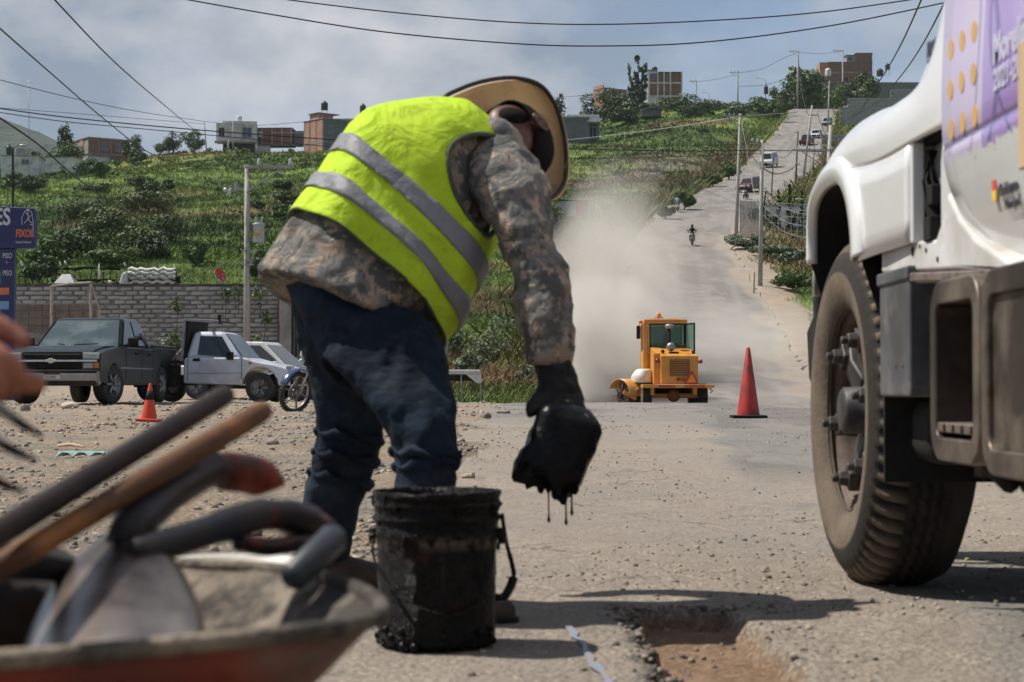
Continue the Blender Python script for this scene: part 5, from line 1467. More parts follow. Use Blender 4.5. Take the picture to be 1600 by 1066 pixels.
def tyre_mesh(R, wdt, rim_r, nseg=360, lugs=60, steer=0.0, c=V((0, 0, 0))):
 """side lug tyre; profile from outer bead over the tread to the inner bead. outer face is -x"""
 prof = [(rim_r, -.02, 0.55), (rim_r + .02, -.040, .2), (R * .70, -.058, 0), (R * .785, -.062, 0), (R * .80, -.061, .9), (R * .86, -.052, 0.95), (R * .90, -.042, .9),
   (R * .915, -.038, 0), (R * .955, -.022, 0), (R * .985, .004, .1), (R, .035, .55)]
 nt_ = 16
 for i in range(nt_):
  x = .035 + (wdt - .07) * (i + 1) / (nt_ + 1)
  prof.append((R * 1.004 - abs((i + .5) / nt_ - .5) * .012, x, 1))
 prof += [(R, wdt - .035, .9), (R * .955, wdt + .02, .6), (R * .8, wdt + .055, .5), (rim_r, wdt + .02, .5)]
 V_ = []; C_ = []
 a = np.arange(nseg) * 2 * PI / nseg
 ph = (np.arange(nseg) * lugs / nseg) % 1.0
 for i, (r, x, cl) in enumerate(prof):
  rr_ = np.full(nseg, r); xx = np.full(nseg, x); cc = np.full(nseg, cl, float)
  if 7 <= i <= 10:                      # shoulder grooves
   g = ph < .34
   dep = {7: .004, 8: .020, 9: .034, 10: .030}[i]
   rr_ = rr_ - g * dep; xx = xx + g * (.010 if i < 10 else 0)
   cc = np.where(g, .95, cc)
  if 11 <= i < 11 + nt_:                # zigzag circumferential grooves
   k = i - 11
   zz = ((np.arange(nseg) * lugs / nseg) % 1.0 > .5)
   if k in (3, 4, 7, 8, 11, 12):
    g = zz if k in (3, 7, 11) else ~zz
    rr_ = rr_ - g * .014
  V_.append(np.stack([xx, rr_ * np.cos(a), rr_ * np.sin(a)], 1)); C_.append(cc)
 n = len(prof)
 P = np.concatenate(V_); idx = np.arange(n * nseg).reshape(n, nseg); nx = np.roll(idx, -1, 1)
 Fq = np.stack([idx[:-1].ravel(), nx[:-1].ravel(), nx[1:].ravel(), idx[1:].ravel()], 1)
 return P, Fq, np.concatenate(C_)
def place_wheel_part(o, rz):
 o.location = V((WX, WYC, WR)) - TO
 o.rotation_euler = (0, 0, rz)
STEER = math.radians(1.8)
P, Fq, Cn = tyre_mesh(WR, .205, .30)
wh = np_mesh('front_wheel', P, Fq, M_TYRE, truck, False, attr={'clean': Cn}); place_wheel_part(wh, STEER)
rim = MB().lathe([(.305, -.03), (.312, -.012), (.300, -.004), (.288, .002), (.280, .030), (.276, .07), (.262, .09), (.250, .10), (.250, .16), (.27, .16)], axis='x', seg=64).build('rim', M_RUSTRIM, wh, True)
m = MB()
m.lathe([(0, -.050), (.060, -.050), (.070, -.040), (.072, .02), (.095, .035), (.105, .075), (.12, .10), (.12, .2)], axis='x', seg=32)
hub = m.build('hub', M_HUB, wh, True)
MB().lathe([(0, .13), (.262, .13), (.262, .18), (0, .18)], axis='x', seg=32).build('brake_drum', M_CHASSIS, wh)
for i in range(6):
 a = 2 * PI * i / 6 + .32
 R_ = Matrix.Rotation(a, 3, 'X')
 m = MB()
 pts = [(-.045, .07, .075), (-.045, -.07, .075)]
 vs = [R_ @ V(p_) for p_ in [(.085, -.048, .08), (.02, -.048, .08), (-.004, -.042, .17), (.0, -.036, .245), (.085, -.04, .262),
                               (.085, .048, .08), (.02, .048, .08), (-.004, .042, .17), (.0, .036, .245), (.085, .04, .262)]]
 m.add(vs, [(0, 1, 2, 3, 4), (9, 8, 7, 6, 5), (1, 6, 7, 2), (2, 7, 8, 3), (3, 8, 9, 4), (0, 5, 6, 1), (0, 4, 9, 5)])
 m.build('spoke', M_HUB, wh, bevel=.012)
 c = R_ @ V((0, 0, .222))
 m = MB(); m.box(c + V((.0, 0, 0)), (.036, .07, .06), R_.to_euler()); m.cyl(c + V((-.015, 0, 0)), c + V((-.045, 0, 0)), .028, .024, 6); m.cyl(c + V((-.045, 0, 0)), c + V((-.064, 0, 0)), .013, seg=8)
 m.build('wheel_nut', simple('nut_steel', (.11, .10, .095), (.05, .045, .04), rough=.5, metal=.6, scale=40), wh, bevel=.004)
for (x, y, nm) in [(3.05, WYC, 'front_wheel'), (1.02, -.6, 'rear_wheel'), (3.05, -.6, 'rear_wheel')]:
 o = wh.copy(); COL.objects.link(o); o.parent = truck; o.name = nm
 o.location = V((x, y, WR)) - TO; o.rotation_euler = (0, 0, 0 if x < 2 else PI)
 r_ = rim.copy(); COL.objects.link(r_); r_.parent = o
 h_ = hub.copy(); COL.objects.link(h_); h_.parent = o
secs = {
 4.26: [(1.010, 1.205), (1.008, 1.30), (1.010, 1.40), (1.014, 1.50), (1.024, 1.58), (1.040, 1.66), (1.08, 1.78), (1.17, 1.90), (1.50, 2.02), (2.1, 2.06)],
 4.55: [(.992, 1.205), (.990, 1.26), (.996, 1.31), (1.018, 1.36), (1.042, 1.42), (1.062, 1.50), (1.10, 1.64), (1.19, 1.79), (1.50, 1.95), (2.1, 2.0)],
 4.95: [(.982, 1.205), (.980, 1.26), (.988, 1.31), (1.030, 1.352), (1.092, 1.375), (1.132, 1.44), (1.168, 1.58), (1.245, 1.72), (1.53, 1.88), (2.1, 1.94)],
 5.35: [(.985, 1.235), (.983, 1.28), (.996, 1.33), (1.060, 1.390), (1.145, 1.418), (1.190, 1.465), (1.235, 1.595), (1.325, 1.71), (1.58, 1.83), (2.1, 1.88)],
 5.75: [(.990, 1.250), (.989, 1.28), (1.000, 1.32), (1.068, 1.402), (1.160, 1.455), (1.235, 1.480), (1.290, 1.570), (1.38, 1.67), (1.62, 1.77), (2.1, 1.82)],
 6.10: [(1.000, 1.20), (1.000, 1.225), (1.02, 1.262), (1.085, 1.372), (1.175, 1.440), (1.27, 1.462), (1.34, 1.53), (1.43, 1.62), (1.66, 1.70), (2.1, 1.75)],
 6.30: [(1.035, 1.02), (1.035, 1.08), (1.045, 1.15), (1.095, 1.28), (1.19, 1.36), (1.29, 1.39), (1.36, 1.45), (1.45, 1.54), (1.68, 1.62), (2.1, 1.66)],
 6.52: [(1.07, .90), (1.08, .98), (1.10, 1.05), (1.15, 1.14), (1.25, 1.20), (1.34, 1.23), (1.41, 1.28), (1.5, 1.34), (1.7, 1.41), (2.1, 1.45)],
 6.66: [(1.22, .76), (1.23, .84), (1.25, .90), (1.29, .95), (1.35, .98), (1.42, 1.0), (1.48, 1.03), (1.55, 1.07), (1.72, 1.12), (2.1, 1.15)],
}
def catmull(pts, sub):
 out = []
 n = len(pts)
 for i in range(n - 1):
  a, b, c, d = pts[max(i - 1, 0)], pts[i], pts[i + 1], pts[min(i + 2, n - 1)]
  for j in range(sub):
   t = j / sub
   out.append(.5 * ((2 * b) + (c - a) * t + (2 * a - 5 * b + 4 * c - d) * t * t + (3 * b - a - 3 * c + d) * t ** 3))
 out.append(pts[-1]); return out
rows_s = []
for y, s_ in secs.items():
 rows_s.append(catmull([V((x, y, z)) for x, z in s_], 4))
colsn = len(rows_s[0])
full = [catmull([r_[j] for r_ in rows_s], 5) for j in range(colsn)]
Pg = [[full[j][i] for j in range(colsn)] for i in range(len(full[0]))]
m = MB(off=TO); m.grid(Pg)
m.grid([[V((4.2 - p_.x, p_.y, p_.z)) for p_ in reversed(r_)] for r_ in Pg])
hood = m.build('hood', M_TWHITE, truck, True, solid=.012)
ARCH = [(6.17, 1.01), (6.165, 1.10), (6.12, 1.165), (6.03, 1.207), (5.90, 1.226), (5.75, 1.230), (5.60, 1.222), (5.48, 1.195), (5.38, 1.145), (5.32, 1.08), (5.29, 1.02), (5.28, .957)]
def side_x(y): return float(np.interp(y, [4.26, 4.55, 4.95, 5.35, 5.75, 6.1, 6.30, 6.52, 6.66], [1.01, .992, .982, .985, .99, 1.0, 1.022, 1.07, 1.2]))
def top_z(y): return float(np.interp(y, [4.26, 4.95, 5.35, 5.75, 6.10, 6.30, 6.52, 6.66], [1.206, 1.206, 1.236, 1.251, 1.201, 1.03, .91, .77]))
apts = catmull([V((0, y, z)) for y, z in ARCH], 4)
m = MB(off=TO); L = []
for y in np.linspace(4.60, 5.28, 14):
 L.append([V((side_x(y), y, top_z(y) + .002)).lerp(V((side_x(y), y, .957)), t) for t in (0, .25, .5, .75, 1)])
m.grid(L)
L = []
for p_ in [q_ for q_ in reversed(apts) if q_.y <= 5.80]:
 yt = p_.y; L.append([V((side_x(yt), yt, top_z(yt) + .002)).lerp(V((side_x(yt), yt, min(p_.z, top_z(yt)))), t) for t in (0, .25, .5, .75, 1)])
m.grid(L)
m.build('fender_skirt', M_TWHITE, truck, True, solid=.010)
m = MB(off=TO); L = []
for i, p_ in enumerate(apts):
 t_ = (apts[min(i + 1, len(apts) - 1)] - apts[max(i - 1, 0)]).normalized()
 nrm = V((0, -t_.z, t_.y))
 if nrm.dot(p_ - V((0, 5.7, .95))) < 0: nrm = -nrm
 w_ = float(np.interp(p_.y, [5.28, 5.6, 6.0, 6.17], [.115, .075, .045, .02]))
 L.append([V((side_x(p_.y) + x_, p_.y + nrm.y * r_ * w_, max(.957, p_.z + nrm.z * r_ * w_))) for r_, x_ in [(1, .004), (.85, -.016), (.5, -.024), (.1, -.020), (-.1, -.006), (-.1, .008)]])
m.grid(L); m.build('wheel_arch', M_TWHITE, truck, True, solid=.005)
m = MB(off=TO); L = []
for p_ in [V((0, 6.19, .80))] + apts + [V((0, 5.2, .70))]:
 L.append([V((.995 if p_.z > .95 else 1.06, p_.y, p_.z + .004)), V((1.72, p_.y, p_.z + .004)), V((1.74, 5.7, .6))])
m.grid(L); m.build('wheel_housing', M_RUB, truck, True)
MB(off=TO).prism([(6.50, .62), (6.80, .60), (6.86, .82), (6.62, .90), (6.48, .86)], 'x', 1.085, 3.115).build('bumper', M_RUB, truck, bevel=.03)
MB(off=TO).prism([(6.34, .64), (6.40, .64), (6.46, .92), (6.38, .92)], 'x', 1.045, 1.12).build('mud_guard', M_RUB, truck, bevel=.015)
MB(off=TO).bx(1.5, 2.7, 6.64, 6.72, .86, 1.34).build('grille', M_CHASSIS, truck, bevel=.02)
MB(off=TO).bx(1.06, 1.12, 4.30, 4.62, .95, 1.21).build('cowl_inner', M_CHASSIS, truck)
MB(off=TO).bx(.988, 1.02, 4.575, 4.60, .955, 1.207).build('fender_edge', M_TWHITE, truck, bevel=.006)
MB(off=TO).bx(1.045, 1.06, 4.50, 4.60, 1.02, 1.20).build('latch_plate', M_STEEL, truck, bevel=.004)
m = MB(off=TO); m.tube([(1.02, 4.50, 1.17), (1.015, 4.49, 1.10), (1.02, 4.47, 1.03), (1.03, 4.44, .975)], [.012, .022, .024, .016], 8); m.box((1.02, 4.46, 1.06), (.04, .09, .05)); m.box((1.02, 4.45, .98), (.05, .07, .06))
m.build('hood_latch', M_RUB, truck, bevel=.006)
MB(off=TO).prism([(4.265, .97), (4.375, .955), (4.375, 1.13), (4.35, 1.19), (4.265, 1.195)], 'x', 1.012, 1.10).build('cowl_panel', M_TWHITE, truck, bevel=.008)
MB(off=TO).bx(1.02, 1.10, 4.27, 4.58, 1.196, 1.212).build('hood_seal', M_RUB, truck)
def door_mat():
 m, nt, b = _mat('door_livery')
 b.inputs['Roughness'].default_value = .28; b.inputs['Coat Weight'].default_value = .5; b.inputs['Coat Roughness'].default_value = .05
 t = N(nt, 'ShaderNodeTexCoord'); s = N(nt, 'ShaderNodeSeparateXYZ'); nt.links.new(t.outputs['Object'], s.inputs[0])
 Yc, Zc = s.outputs['Y'], s.outputs['Z']      # object coords are truck local: Y = world-4.2, Z = world
 def ge(v, e, w=.002):
  r = N(nt, 'ShaderNodeMapRange'); r.inputs['From Min'].default_value = e - w; r.inputs['From Max'].default_value = e + w
  nt.links.new(v, r.inputs['Value']); return r.outputs['Result']
 c = mixc(nt, noise_fac(nt, 3, 3), (.64, .64, .625), (.56, .555, .53))
 ragged = mathn(nt, 'ADD', Zc, mathn(nt, 'MULTIPLY', noise_fac(nt, 30, 3, .6, .3, .7), .03))
 film = ge(ragged, 1.125, .003)
 lil = mixc(nt, noise_fac(nt, 2.2, 2), (.56, .47, .66), (.62, .55, .70))
 wav = mathn(nt, 'ADD', Yc, mathn(nt, 'MULTIPLY', mathn(nt, 'SINE', mathn(nt, 'MULTIPLY', Zc, 5.0)), .035))
 pur = mathn(nt, 'SUBTRACT', 1.0, ge(wav, -.315, .004))
 pl = mixc(nt, noise_fac(nt, 2.5, 2, .5, .4, .6), (.36, .24, .56), (.46, .35, .64))
 c2 = mixc(nt, pur, lil, pl)
 for (a0, k1, k2, w) in [(-.375, .10, -2.4, .010), (-.30, -.14, 1.3, .006), (-.43, .22, 3.0, .016)]:
  cur = mathn(nt, 'ADD', mathn(nt, 'MULTIPLY', mathn(nt, 'SUBTRACT', Zc, 1.4), k1), mathn(nt, 'MULTIPLY', mathn(nt, 'POWER', mathn(nt, 'ABSOLUTE', mathn(nt, 'SUBTRACT', Zc, 1.33)), 2.0), k2))
  dist = mathn(nt, 'ABSOLUTE', mathn(nt, 'SUBTRACT', Yc, mathn(nt, 'ADD', cur, a0)))
  line = mathn(nt, 'SUBTRACT', 1.0, ge(dist, w, .003))
  c2 = mixc(nt, mathn(nt, 'MULTIPLY', line, .8), c2, (.14, .11, .30))
 cr_ = mathn(nt, 'SUBTRACT', 1.0, ge(mathn(nt, 'ABSOLUTE', mathn(nt, 'SUBTRACT', Zc, 1.150)), .008, .003))
 c2 = mixc(nt, mathn(nt, 'MULTIPLY', cr_, .8), c2, (.13, .09, .27))
 c = mixc(nt, film, c, c2)
 chips = mathn(nt, 'MULTIPLY', noise_fac(nt, 38, 2, .5, .66, .70), mathn(nt, 'MULTIPLY', ge(Zc, 1.075), mathn(nt, 'SUBTRACT', 1.0, ge(Zc, 1.135))))
 c = mixc(nt, chips, c, (.06, .05, .05))
 nt.links.new(c, b.inputs['Base Color'])
 return m
def door_x(z):
 return float(np.interp(z, [.84, .90, .98, 1.06, 1.135, 1.15, 1.165, 1.3, 1.6, 1.8, 2.1], [1.075, 1.045, 1.02, 1.006, 1.0, 1.006, 1.0, .997, 1.01, 1.03, 1.10]))
def door_front(z):
 return float(np.interp(z, [.86, .875, .90, .94, 1.0, 1.06, 1.12, 1.2, 2.1], [3.75, 3.88, 3.99, 4.08, 4.17, 4.225, 4.255, 4.258, 4.20]))
zs = list(np.linspace(.86, 1.12, 12)) + [1.135, 1.143, 1.15, 1.157, 1.165] + list(np.linspace(1.2, 2.08, 12))
m = MB(off=TO)
m.grid([[V((door_x(z), door_front(z) + (3.15 - door_front(z)) * t, z)) for t in np.linspace(0, 1, 12)] for z in zs])
door = m.build('door', door_mat(), truck, True, solid=.02)
M_DOT = simple('decal_orange', (.62, .36, .10), (.55, .33, .12), rough=.35)
for r_, (zc, yo) in enumerate([(1.36, .0), (1.27, .0), (1.18, .0)]):
 for c_ in range(3):
  y = 4.165 - c_ * .105; zc2 = zc
  m = MB(off=TO); m.lathe([(0, door_x(zc2) - .0112), (.024, door_x(zc2) - .0112), (.024, door_x(zc2) - .0095)], c=(0, y, zc2), axis='x', seg=20)
  m.build('decal_dot', M_DOT, door)
LR = (PI / 2, 0, -PI / 2)
M_DECW = simple('decal_white', (.52, .50, .64), rough=.4)
M_DECK = simple('decal_black', (.05, .05, .06), rough=.4)
M_DECG = simple('decal_ghost', (.50, .50, .52), rough=.4)
text('Morelia', .082, M_DECW, door, V((.9865, 3.79, 1.262)) - TO, LR, xs=1.0, ext=.001, bold=.004)
text('2021-2024', .062, M_DECW, door, V((.987, 3.79, 1.206)) - TO, LR, xs=1.0, ext=.001, bold=.002)
text('Gobierno', .036, M_DECK, door, V((door_x(1.0) - .014, 3.815, .992)) - TO, LR, xs=1.0, ext=.001, bold=.001)
text('Municipal', .03, M_DECK, door, V((door_x(.96) - .018, 3.79, .962)) - TO, LR, xs=1.0, ext=.001)
text('171', .07, M_DECG, hood, V((1.02, 4.44, 1.60)) - TO, LR, xs=1.0, ext=.001)
MB(off=TO).bx(door_x(1.0) - .016, door_x(1.0) - .012, 3.83, 3.86, 1.008, 1.03).build('badge', simple('decal_red', (.60, .06, .04)), door)
MB(off=TO).bx(door_x(1.0) - .016, door_x(1.0) - .012, 3.83, 3.86, .986, 1.008).build('badge', simple('decal_yellow', (.75, .50, .06)), door)
m = MB(off=TO); m.tube([V((door_x(z) + .018, door_front(z) + .008, z)) for z in zs], .009, 6); m.build('door_seal', M_RUB, truck, True)
MB(off=TO).prism([(4.30, .93), (4.30, 1.21), (4.26, 2.0), (2.55, 2.1), (2.55, .84), (3.7, .80)], 'x', 1.06, 3.14).build('cab_body', M_TWHITE2, truck, bevel=.03)
MB(off=TO).prism([(4.2, 2.0), (3.75, 2.62), (2.6, 2.66), (2.55, 2.0)], 'x', 1.16, 3.04).build('cab_roof', M_TWHITE, truck, bevel=.05)
MB(off=TO).prism([(4.0, 2.06), (3.75, 2.46), (2.9, 2.48), (2.9, 2.06)], 'x', 1.13, 3.07).build('side_window', M_GLASS, truck)
MB(off=TO).prism([(5.02, .905), (5.02, .975), (4.62, .965), (4.38, .95), (4.30, 1.0), (4.26, 1.05), (4.15, .98), (4.0, .92), (3.7, .845), (3.3, .82), (3.3, .79), (4.2, .865)], 'x', 1.0, 1.12).build('sill', M_TWHITE2, truck, bevel=.012)
m = MB(off=TO); m.box((1.0, 3.95, .838), (.05, 1.2, .022), (math.radians(3), 0, 0)); m.build('running_board_edge', M_TANKED, truck, bevel=.005)
m = MB(off=TO)
for (y, z, s_) in [(4.62, .938, .012), (4.54, .945, .005), (4.47, .93, .006), (4.35, .90, .007)]: m.lathe([(0, .997), (s_, .997), (s_, 1.0), (0, 1.0)], c=(0, y, z), axis='x', seg=7)
m.build('paint_chip', M_RUB, truck)
MB(off=TO).bx(.985, 1.30, 4.60, 4.97, .575, .885).build('battery_box', M_BOXG, truck, bevel=.008)
MB(off=TO).bx(.978, 1.31, 4.592, 4.978, .868, .902).build('box_lid', M_BOXG, truck, bevel=.006)
m = MB(off=TO)
for y in (4.68, 4.76): m.lathe([(0, .982), (.006, .982), (.006, .986)], c=(0, y, .655), axis='x', seg=8)
m.build('rivet', M_RUSTRIM, truck)
MB(off=TO).bx(1.0, 1.60, 4.985, 5.0, .345, .60).build('mud_flap', M_RUB, truck)
MB(off=TO).bx(1.06, 1.6, 4.70, 4.97, .40, .575).build('air_tank', M_RUB, truck, bevel=.05)
def rrect(y0, y1, z0, z1, r, n=6):
 out = []
 for (cy, cz, a0) in [(y1 - r, z1 - r, 0), (y0 + r, z1 - r, 90), (y0 + r, z0 + r, 180), (y1 - r, z0 + r, 270)]:
  for i in range(n + 1):
   a = math.radians(a0 + 90 * i / n); out.append((cy + r * math.cos(a), cz + r * math.sin(a)))
 return out
tankb = MB(off=TO).prism(rrect(3.05, 4.20, .435, .83, .085), 'x', 1.03, 1.5).build('fuel_tank', M_TANK, truck, bevel=.01)
def band(y0, y1, z0, z1, r, w, x0, x1, mat, nm='tank_frame'):
 o_ = rrect(y0, y1, z0, z1, r); i_ = rrect(y0 + w, y1 - w, z0 + w, z1 - w, max(r - w, .01))
 m_ = MB(off=TO); n_ = len(o_)
 vs = [V((x0, a, b)) for a, b in o_] + [V((x0, a, b)) for a, b in i_] + [V((x1, a, b)) for a, b in o_] + [V((x1, a, b)) for a, b in i_]
 fs = []
 for i in range(n_):
  j = (i + 1) % n_
  fs += [(i, j, j + n_, i + n_), (i + 2 * n_, i + 3 * n_, j + 3 * n_, j + 2 * n_), (i, i + 2 * n_, j + 2 * n_, j), (i + n_, j + n_, j + 3 * n_, i + 3 * n_)]
 m_.add(vs, fs); return m_.build(nm, mat, tankb, True, bevel=.006)
band(3.76, 4.20, .437, .835, .085, .052, .945, 1.04, M_TANK)
band(3.30, 3.745, .425, .835, .085, .052, .945, 1.04, M_TANK)
MB(off=TO).prism(rrect(3.33, 3.715, .455, .805, .06), 'x', .958, 1.04).build('tank_panel', M_TANK, tankb, bevel=.012)
MB(off=TO).bx(.95, 1.03, 3.80, 4.15, .50, .522).build('step_plate', M_TANKED, tankb, bevel=.004)
m = MB(off=TO)
for i in range(4): MB(off=TO).bx(.944, .95, 3.83 + i * .08, 3.87 + i * .08, .503, .519).build('step_slot', M_RUSTRIM, tankb)
MB(off=TO).box((1.06, 3.95, .832), (.14, 1.2, .018), (math.radians(3), 0, 0)).build('tread_plate', M_TANKED, truck, bevel=.004)
m = MB(off=TO); m.tube([(1.05, 4.3, .46), (1.05, 4.2, .44), (1.0, 3.9, .44), (1.02, 3.8, .40)], .02, 7); m.tube([(1.06, 3.95, .44), (1.05, 3.80, .395), (1.06, 3.68, .41)], .012, 6); m.box((1.08, 4.12, .43), (.08, .12, .06)); m.box((1.1, 3.6, .42), (.1, .2, .05))
m.build('air_hose', M_CHASSIS, truck, True)
MB(off=TO).bx(1.65, 1.74, -1.6, 6.4, .70, .93).build('frame_rail', M_CHASSIS, truck)
MB(off=TO).bx(2.46, 2.55, -1.6, 6.4, .70, .93).build('frame_rail', M_CHASSIS, truck)
MB(off=TO).cyl((1.3, WYC, .50), (2.9, WYC, .50), .06, seg=10).build('front_axle', M_CHASSIS, truck)
m = MB(off=TO); m.cyl((1.15, -.6, WR), (3.0, -.6, WR), .09, seg=10); m.ball((2.1, -.6, WR), .2); m.build('rear_axle', M_CHASSIS, truck)
MB(off=TO).bx(1.75, 2.45, 4.4, 6.3, .55, 1.5).build('engine', M_CHASSIS, truck, bevel=.03)
MB(off=TO).bx(1.0, 3.2, -1.7, 2.35, .98, 2.2).build('dump_body', simple('body_white', (.5, .5, .48), (.33, .30, .26), rough=.6, scale=1.5), truck, bevel=.03)
for i in range(6): MB(off=TO).bx(.96, 1.0, -1.5 + i * .72, -1.42 + i * .72, 1.0, 2.2).build('body_rib', M_TWHITE2, truck)
m = MB(off=TO); m.prism([(4.40, 1.475), (4.62, 1.455), (4.63, 1.475), (4.60, 1.50), (4.38, 1.525)], 'x', .975, 1.0)
em = m.build('emblem', M_CHROME, truck, bevel=.004)
em.location = em.location + V((.054, -.03, -.055))
text('KODIAK', .052, M_DECK, em, V((.972, 4.60, 1.470)) - TO, (PI / 2, math.radians(5), -PI / 2), ext=.001, bold=.001)
MB(off=TO).box((1.03, 4.46, 1.40), (.02, .018, .045)).build('clip', M_CHASSIS, truck, bevel=.004)
bd = MB().bx(-.012, .012, -.06, .06, 0, .245).build('wooden_board', simple('board_tan', (.50, .37, .22), (.40, .28, .16), rough=.8, scale=10, stretch=(1, 1, .1)), None, bevel=.003)
bd.location = (.992, 3.525, 1.02); tag(bd, 'tan wooden board upright against the purple truck door at right edge', 'board')
# ================================================================ the bent worker
def loft(m, rings, seg=28, closed_ends=True, mi=0, sub=4, tilt=0.0):
 """rings: (centre, ra, rb, adir); ra along adir, rb perpendicular to adir and the axis; smooth between rings"""
 n = len(rings)
 C = [V(r[0]) for r in rings]; A = [V(r[3]).normalized() for r in rings]
 ra = [r[1] for r in rings]; rb = [r[2] for r in rings]
 pts = catmull(C, sub)
 def intr(l): return [l[min(i // sub, n - 2)] * (1 - (i / sub - min(i // sub, n - 2))) + l[min(i // sub, n - 2) + 1] * (i / sub - min(i // sub, n - 2)) for i in range(len(pts))]
 def sm3(l):
  out = list(l)
  for i in range(1, len(l) - 1): out[i] = .25 * l[i - 1] + .5 * l[i] + .25 * l[i + 1]
  return out
 RA, RB = sm3(intr(ra)), sm3(intr(rb))
 AD = intr(A)
 P_ = []
 for i, c in enumerate(pts):
  t = (pts[min(i + 1, len(pts) - 1)] - pts[max(i - 1, 0)]).normalized()
  a = AD[i].normalized(); b = t.cross(a).normalized()
  if abs(b.y) > .6: b = V((0, math.copysign(1, b.y), 0)) - t * math.copysign(tilt * (1 - i / len(pts)), b.y)
  P_.append([c + a * (math.cos(2 * PI * k / seg) * RA[i]) + b * (math.sin(2 * PI * k / seg) * RB[i]) for k in range(seg)])
 m.grid(P_, mi, closed_u=True)
 if closed_ends:
  n0 = len(m.v) - len(P_) * seg
  m.f.append(tuple(n0 + k for k in reversed(range(seg)))); m.m.append(mi)
  n1 = len(m.v) - seg
  m.f.append(tuple(n1 + k for k in range(seg))); m.m.append(mi)
 return P_
def wp(x, y, Y):
 return pix(x, y, Y - .28)
def px_ring(xa, ya, xb, yb, Y, rb, dY=0.0):
 """ring whose diameter runs between two photo points at depth Y (second end at Y+dY)"""
 a = wp(xa, ya, Y); b = wp(xb, yb, Y + dY)
 return ((a + b) / 2, (b - a).length / 2, rb, (b - a).normalized())
def clouds(name, size, depth=2):
 t = bpy.data.textures.new(name, 'CLOUDS'); t.noise_scale = size; t.noise_depth = depth; return t
def remesh(o, vox, smooth_it=6, disp=None):
 md = o.modifiers.new('remesh', 'REMESH'); md.mode = 'VOXEL'; md.voxel_size = vox; md.use_smooth_shade = True
 if smooth_it:
  md = o.modifiers.new('smooth', 'SMOOTH'); md.iterations = smooth_it; md.factor = .5
 for (tx, st) in (disp or []):
  md = o.modifiers.new('folds', 'DISPLACE'); md.texture = tx; md.strength = st; md.mid_level = .5; md.texture_coords = 'LOCAL'
 return o
WB = V((-.32, 4.92, 0))
worker = empty('person', WB, 0, 'worker in yellow vest, camouflage jacket and straw hat bending over the bucket', 'person')
def wbuild(m, name, mat, parent=None, **k):
 m.off = WB
 return m.build(name, mat, parent or worker, **k)
def camo():
 m, nt, b = _mat('digital_camouflage')
 b.inputs['Roughness'].default_value = .9; b.inputs['Specular IOR Level'].default_value = .2
 t = N(nt, 'ShaderNodeTexCoord')
 sn = N(nt, 'ShaderNodeVectorMath', operation='SNAP'); sn.inputs[1].default_value = (.007, .007, .007)
 nt.links.new(t.outputs['Object'], sn.inputs[0])
 f1 = noise_fac(nt, 14, 3, .6, .46, .50, vec=sn.outputs[0]);
 mp_ = N(nt, 'ShaderNodeVectorMath', operation='ADD'); mp_.inputs[1].default_value = (7.3, 2.1, 4.4); nt.links.new(sn.outputs[0], mp_.inputs[0])
 f2 = noise_fac(nt, 17, 3, .6, .52, .55, vec=mp_.outputs[0])
 mp2 = N(nt, 'ShaderNodeVectorMath', operation='ADD'); mp2.inputs[1].default_value = (1.3, 9.1, 6.4); nt.links.new(sn.outputs[0], mp2.inputs[0])
 f3 = noise_fac(nt, 24, 2, .6, .60, .62, vec=mp2.outputs[0])
 c = mixc(nt, f1, (.335, .265, .205), (.185, .180, .165))
 c = mixc(nt, f2, c, (.105, .108, .100))
 c = mixc(nt, f3, c, (.42, .33, .25))
 g = noise_fac(nt, 3.0, 4, .6, .5, .75)
 c = mixc(nt, mathn(nt, 'MULTIPLY', g, .6), c, (.10, .075, .055))
 nt.links.new(c, b.inputs['Base Color'])
 h = mathn(nt, 'ADD', noise_fac(nt, 14, 4, .6, .3, .7, dist=1.2), mathn(nt, 'MULTIPLY', noise_fac(nt, 420, 2), .08))
 bump(nt, b, h, .6, .02)
 return m
M_CAMO = camo()
def vest_mat():
 m, nt, b = _mat('fluorescent_vest')
 b.inputs['Roughness'].default_value = .75; b.inputs['Specular IOR Level'].default_value = .25
 f = noise_fac(nt, 5, 5, .6, .35, .7)
 c = mixc(nt, f, (.62, .84, .045), (.53, .76, .03))
 d = noise_fac(nt, 8, 6, .72, .54, .80)
 c = mixc(nt, mathn(nt, 'MULTIPLY', d, .8), c, (.17, .18, .03))
 sp_ = noise_fac(nt, 40, 3, .6, .70, .74)
 c = mixc(nt, mathn(nt, 'MULTIPLY', sp_, .8), c, (.05, .05, .02))
 nt.links.new(c, b.inputs['Base Color'])
 b.inputs['Subsurface Weight'].default_value = 0.0
 h = mathn(nt, 'ADD', noise_fac(nt, 7, 4, .55, .3, .7, dist=1.0), mathn(nt, 'MULTIPLY', noise_fac(nt, 300, 2), .06))
 bump(nt, b, h, .55, .025)
 tr = N(nt, 'ShaderNodeBsdfTranslucent'); nt.links.new(c, tr.inputs['Color'])
 ms = N(nt, 'ShaderNodeMixShader'); ms.inputs[0].default_value = .22
 out = nt.nodes['Material Output']
 nt.links.new(b.outputs[0], ms.inputs[1]); nt.links.new(tr.outputs[0], ms.inputs[2]); nt.links.new(ms.outputs[0], out.inputs['Surface'])
 return m
M_VEST = vest_mat()
M_STRIPE = simple('reflective_tape', (.20, .205, .22), (.155, .16, .172), rough=.62, scale=9, bumps=.35, bscale=13, bdist=.018, dust=(.12, .11, .09), dustscale=12, dlo=.62, dhi=.7)
M_PIPING = simple('vest_piping', (.05, .06, .04), rough=.8)
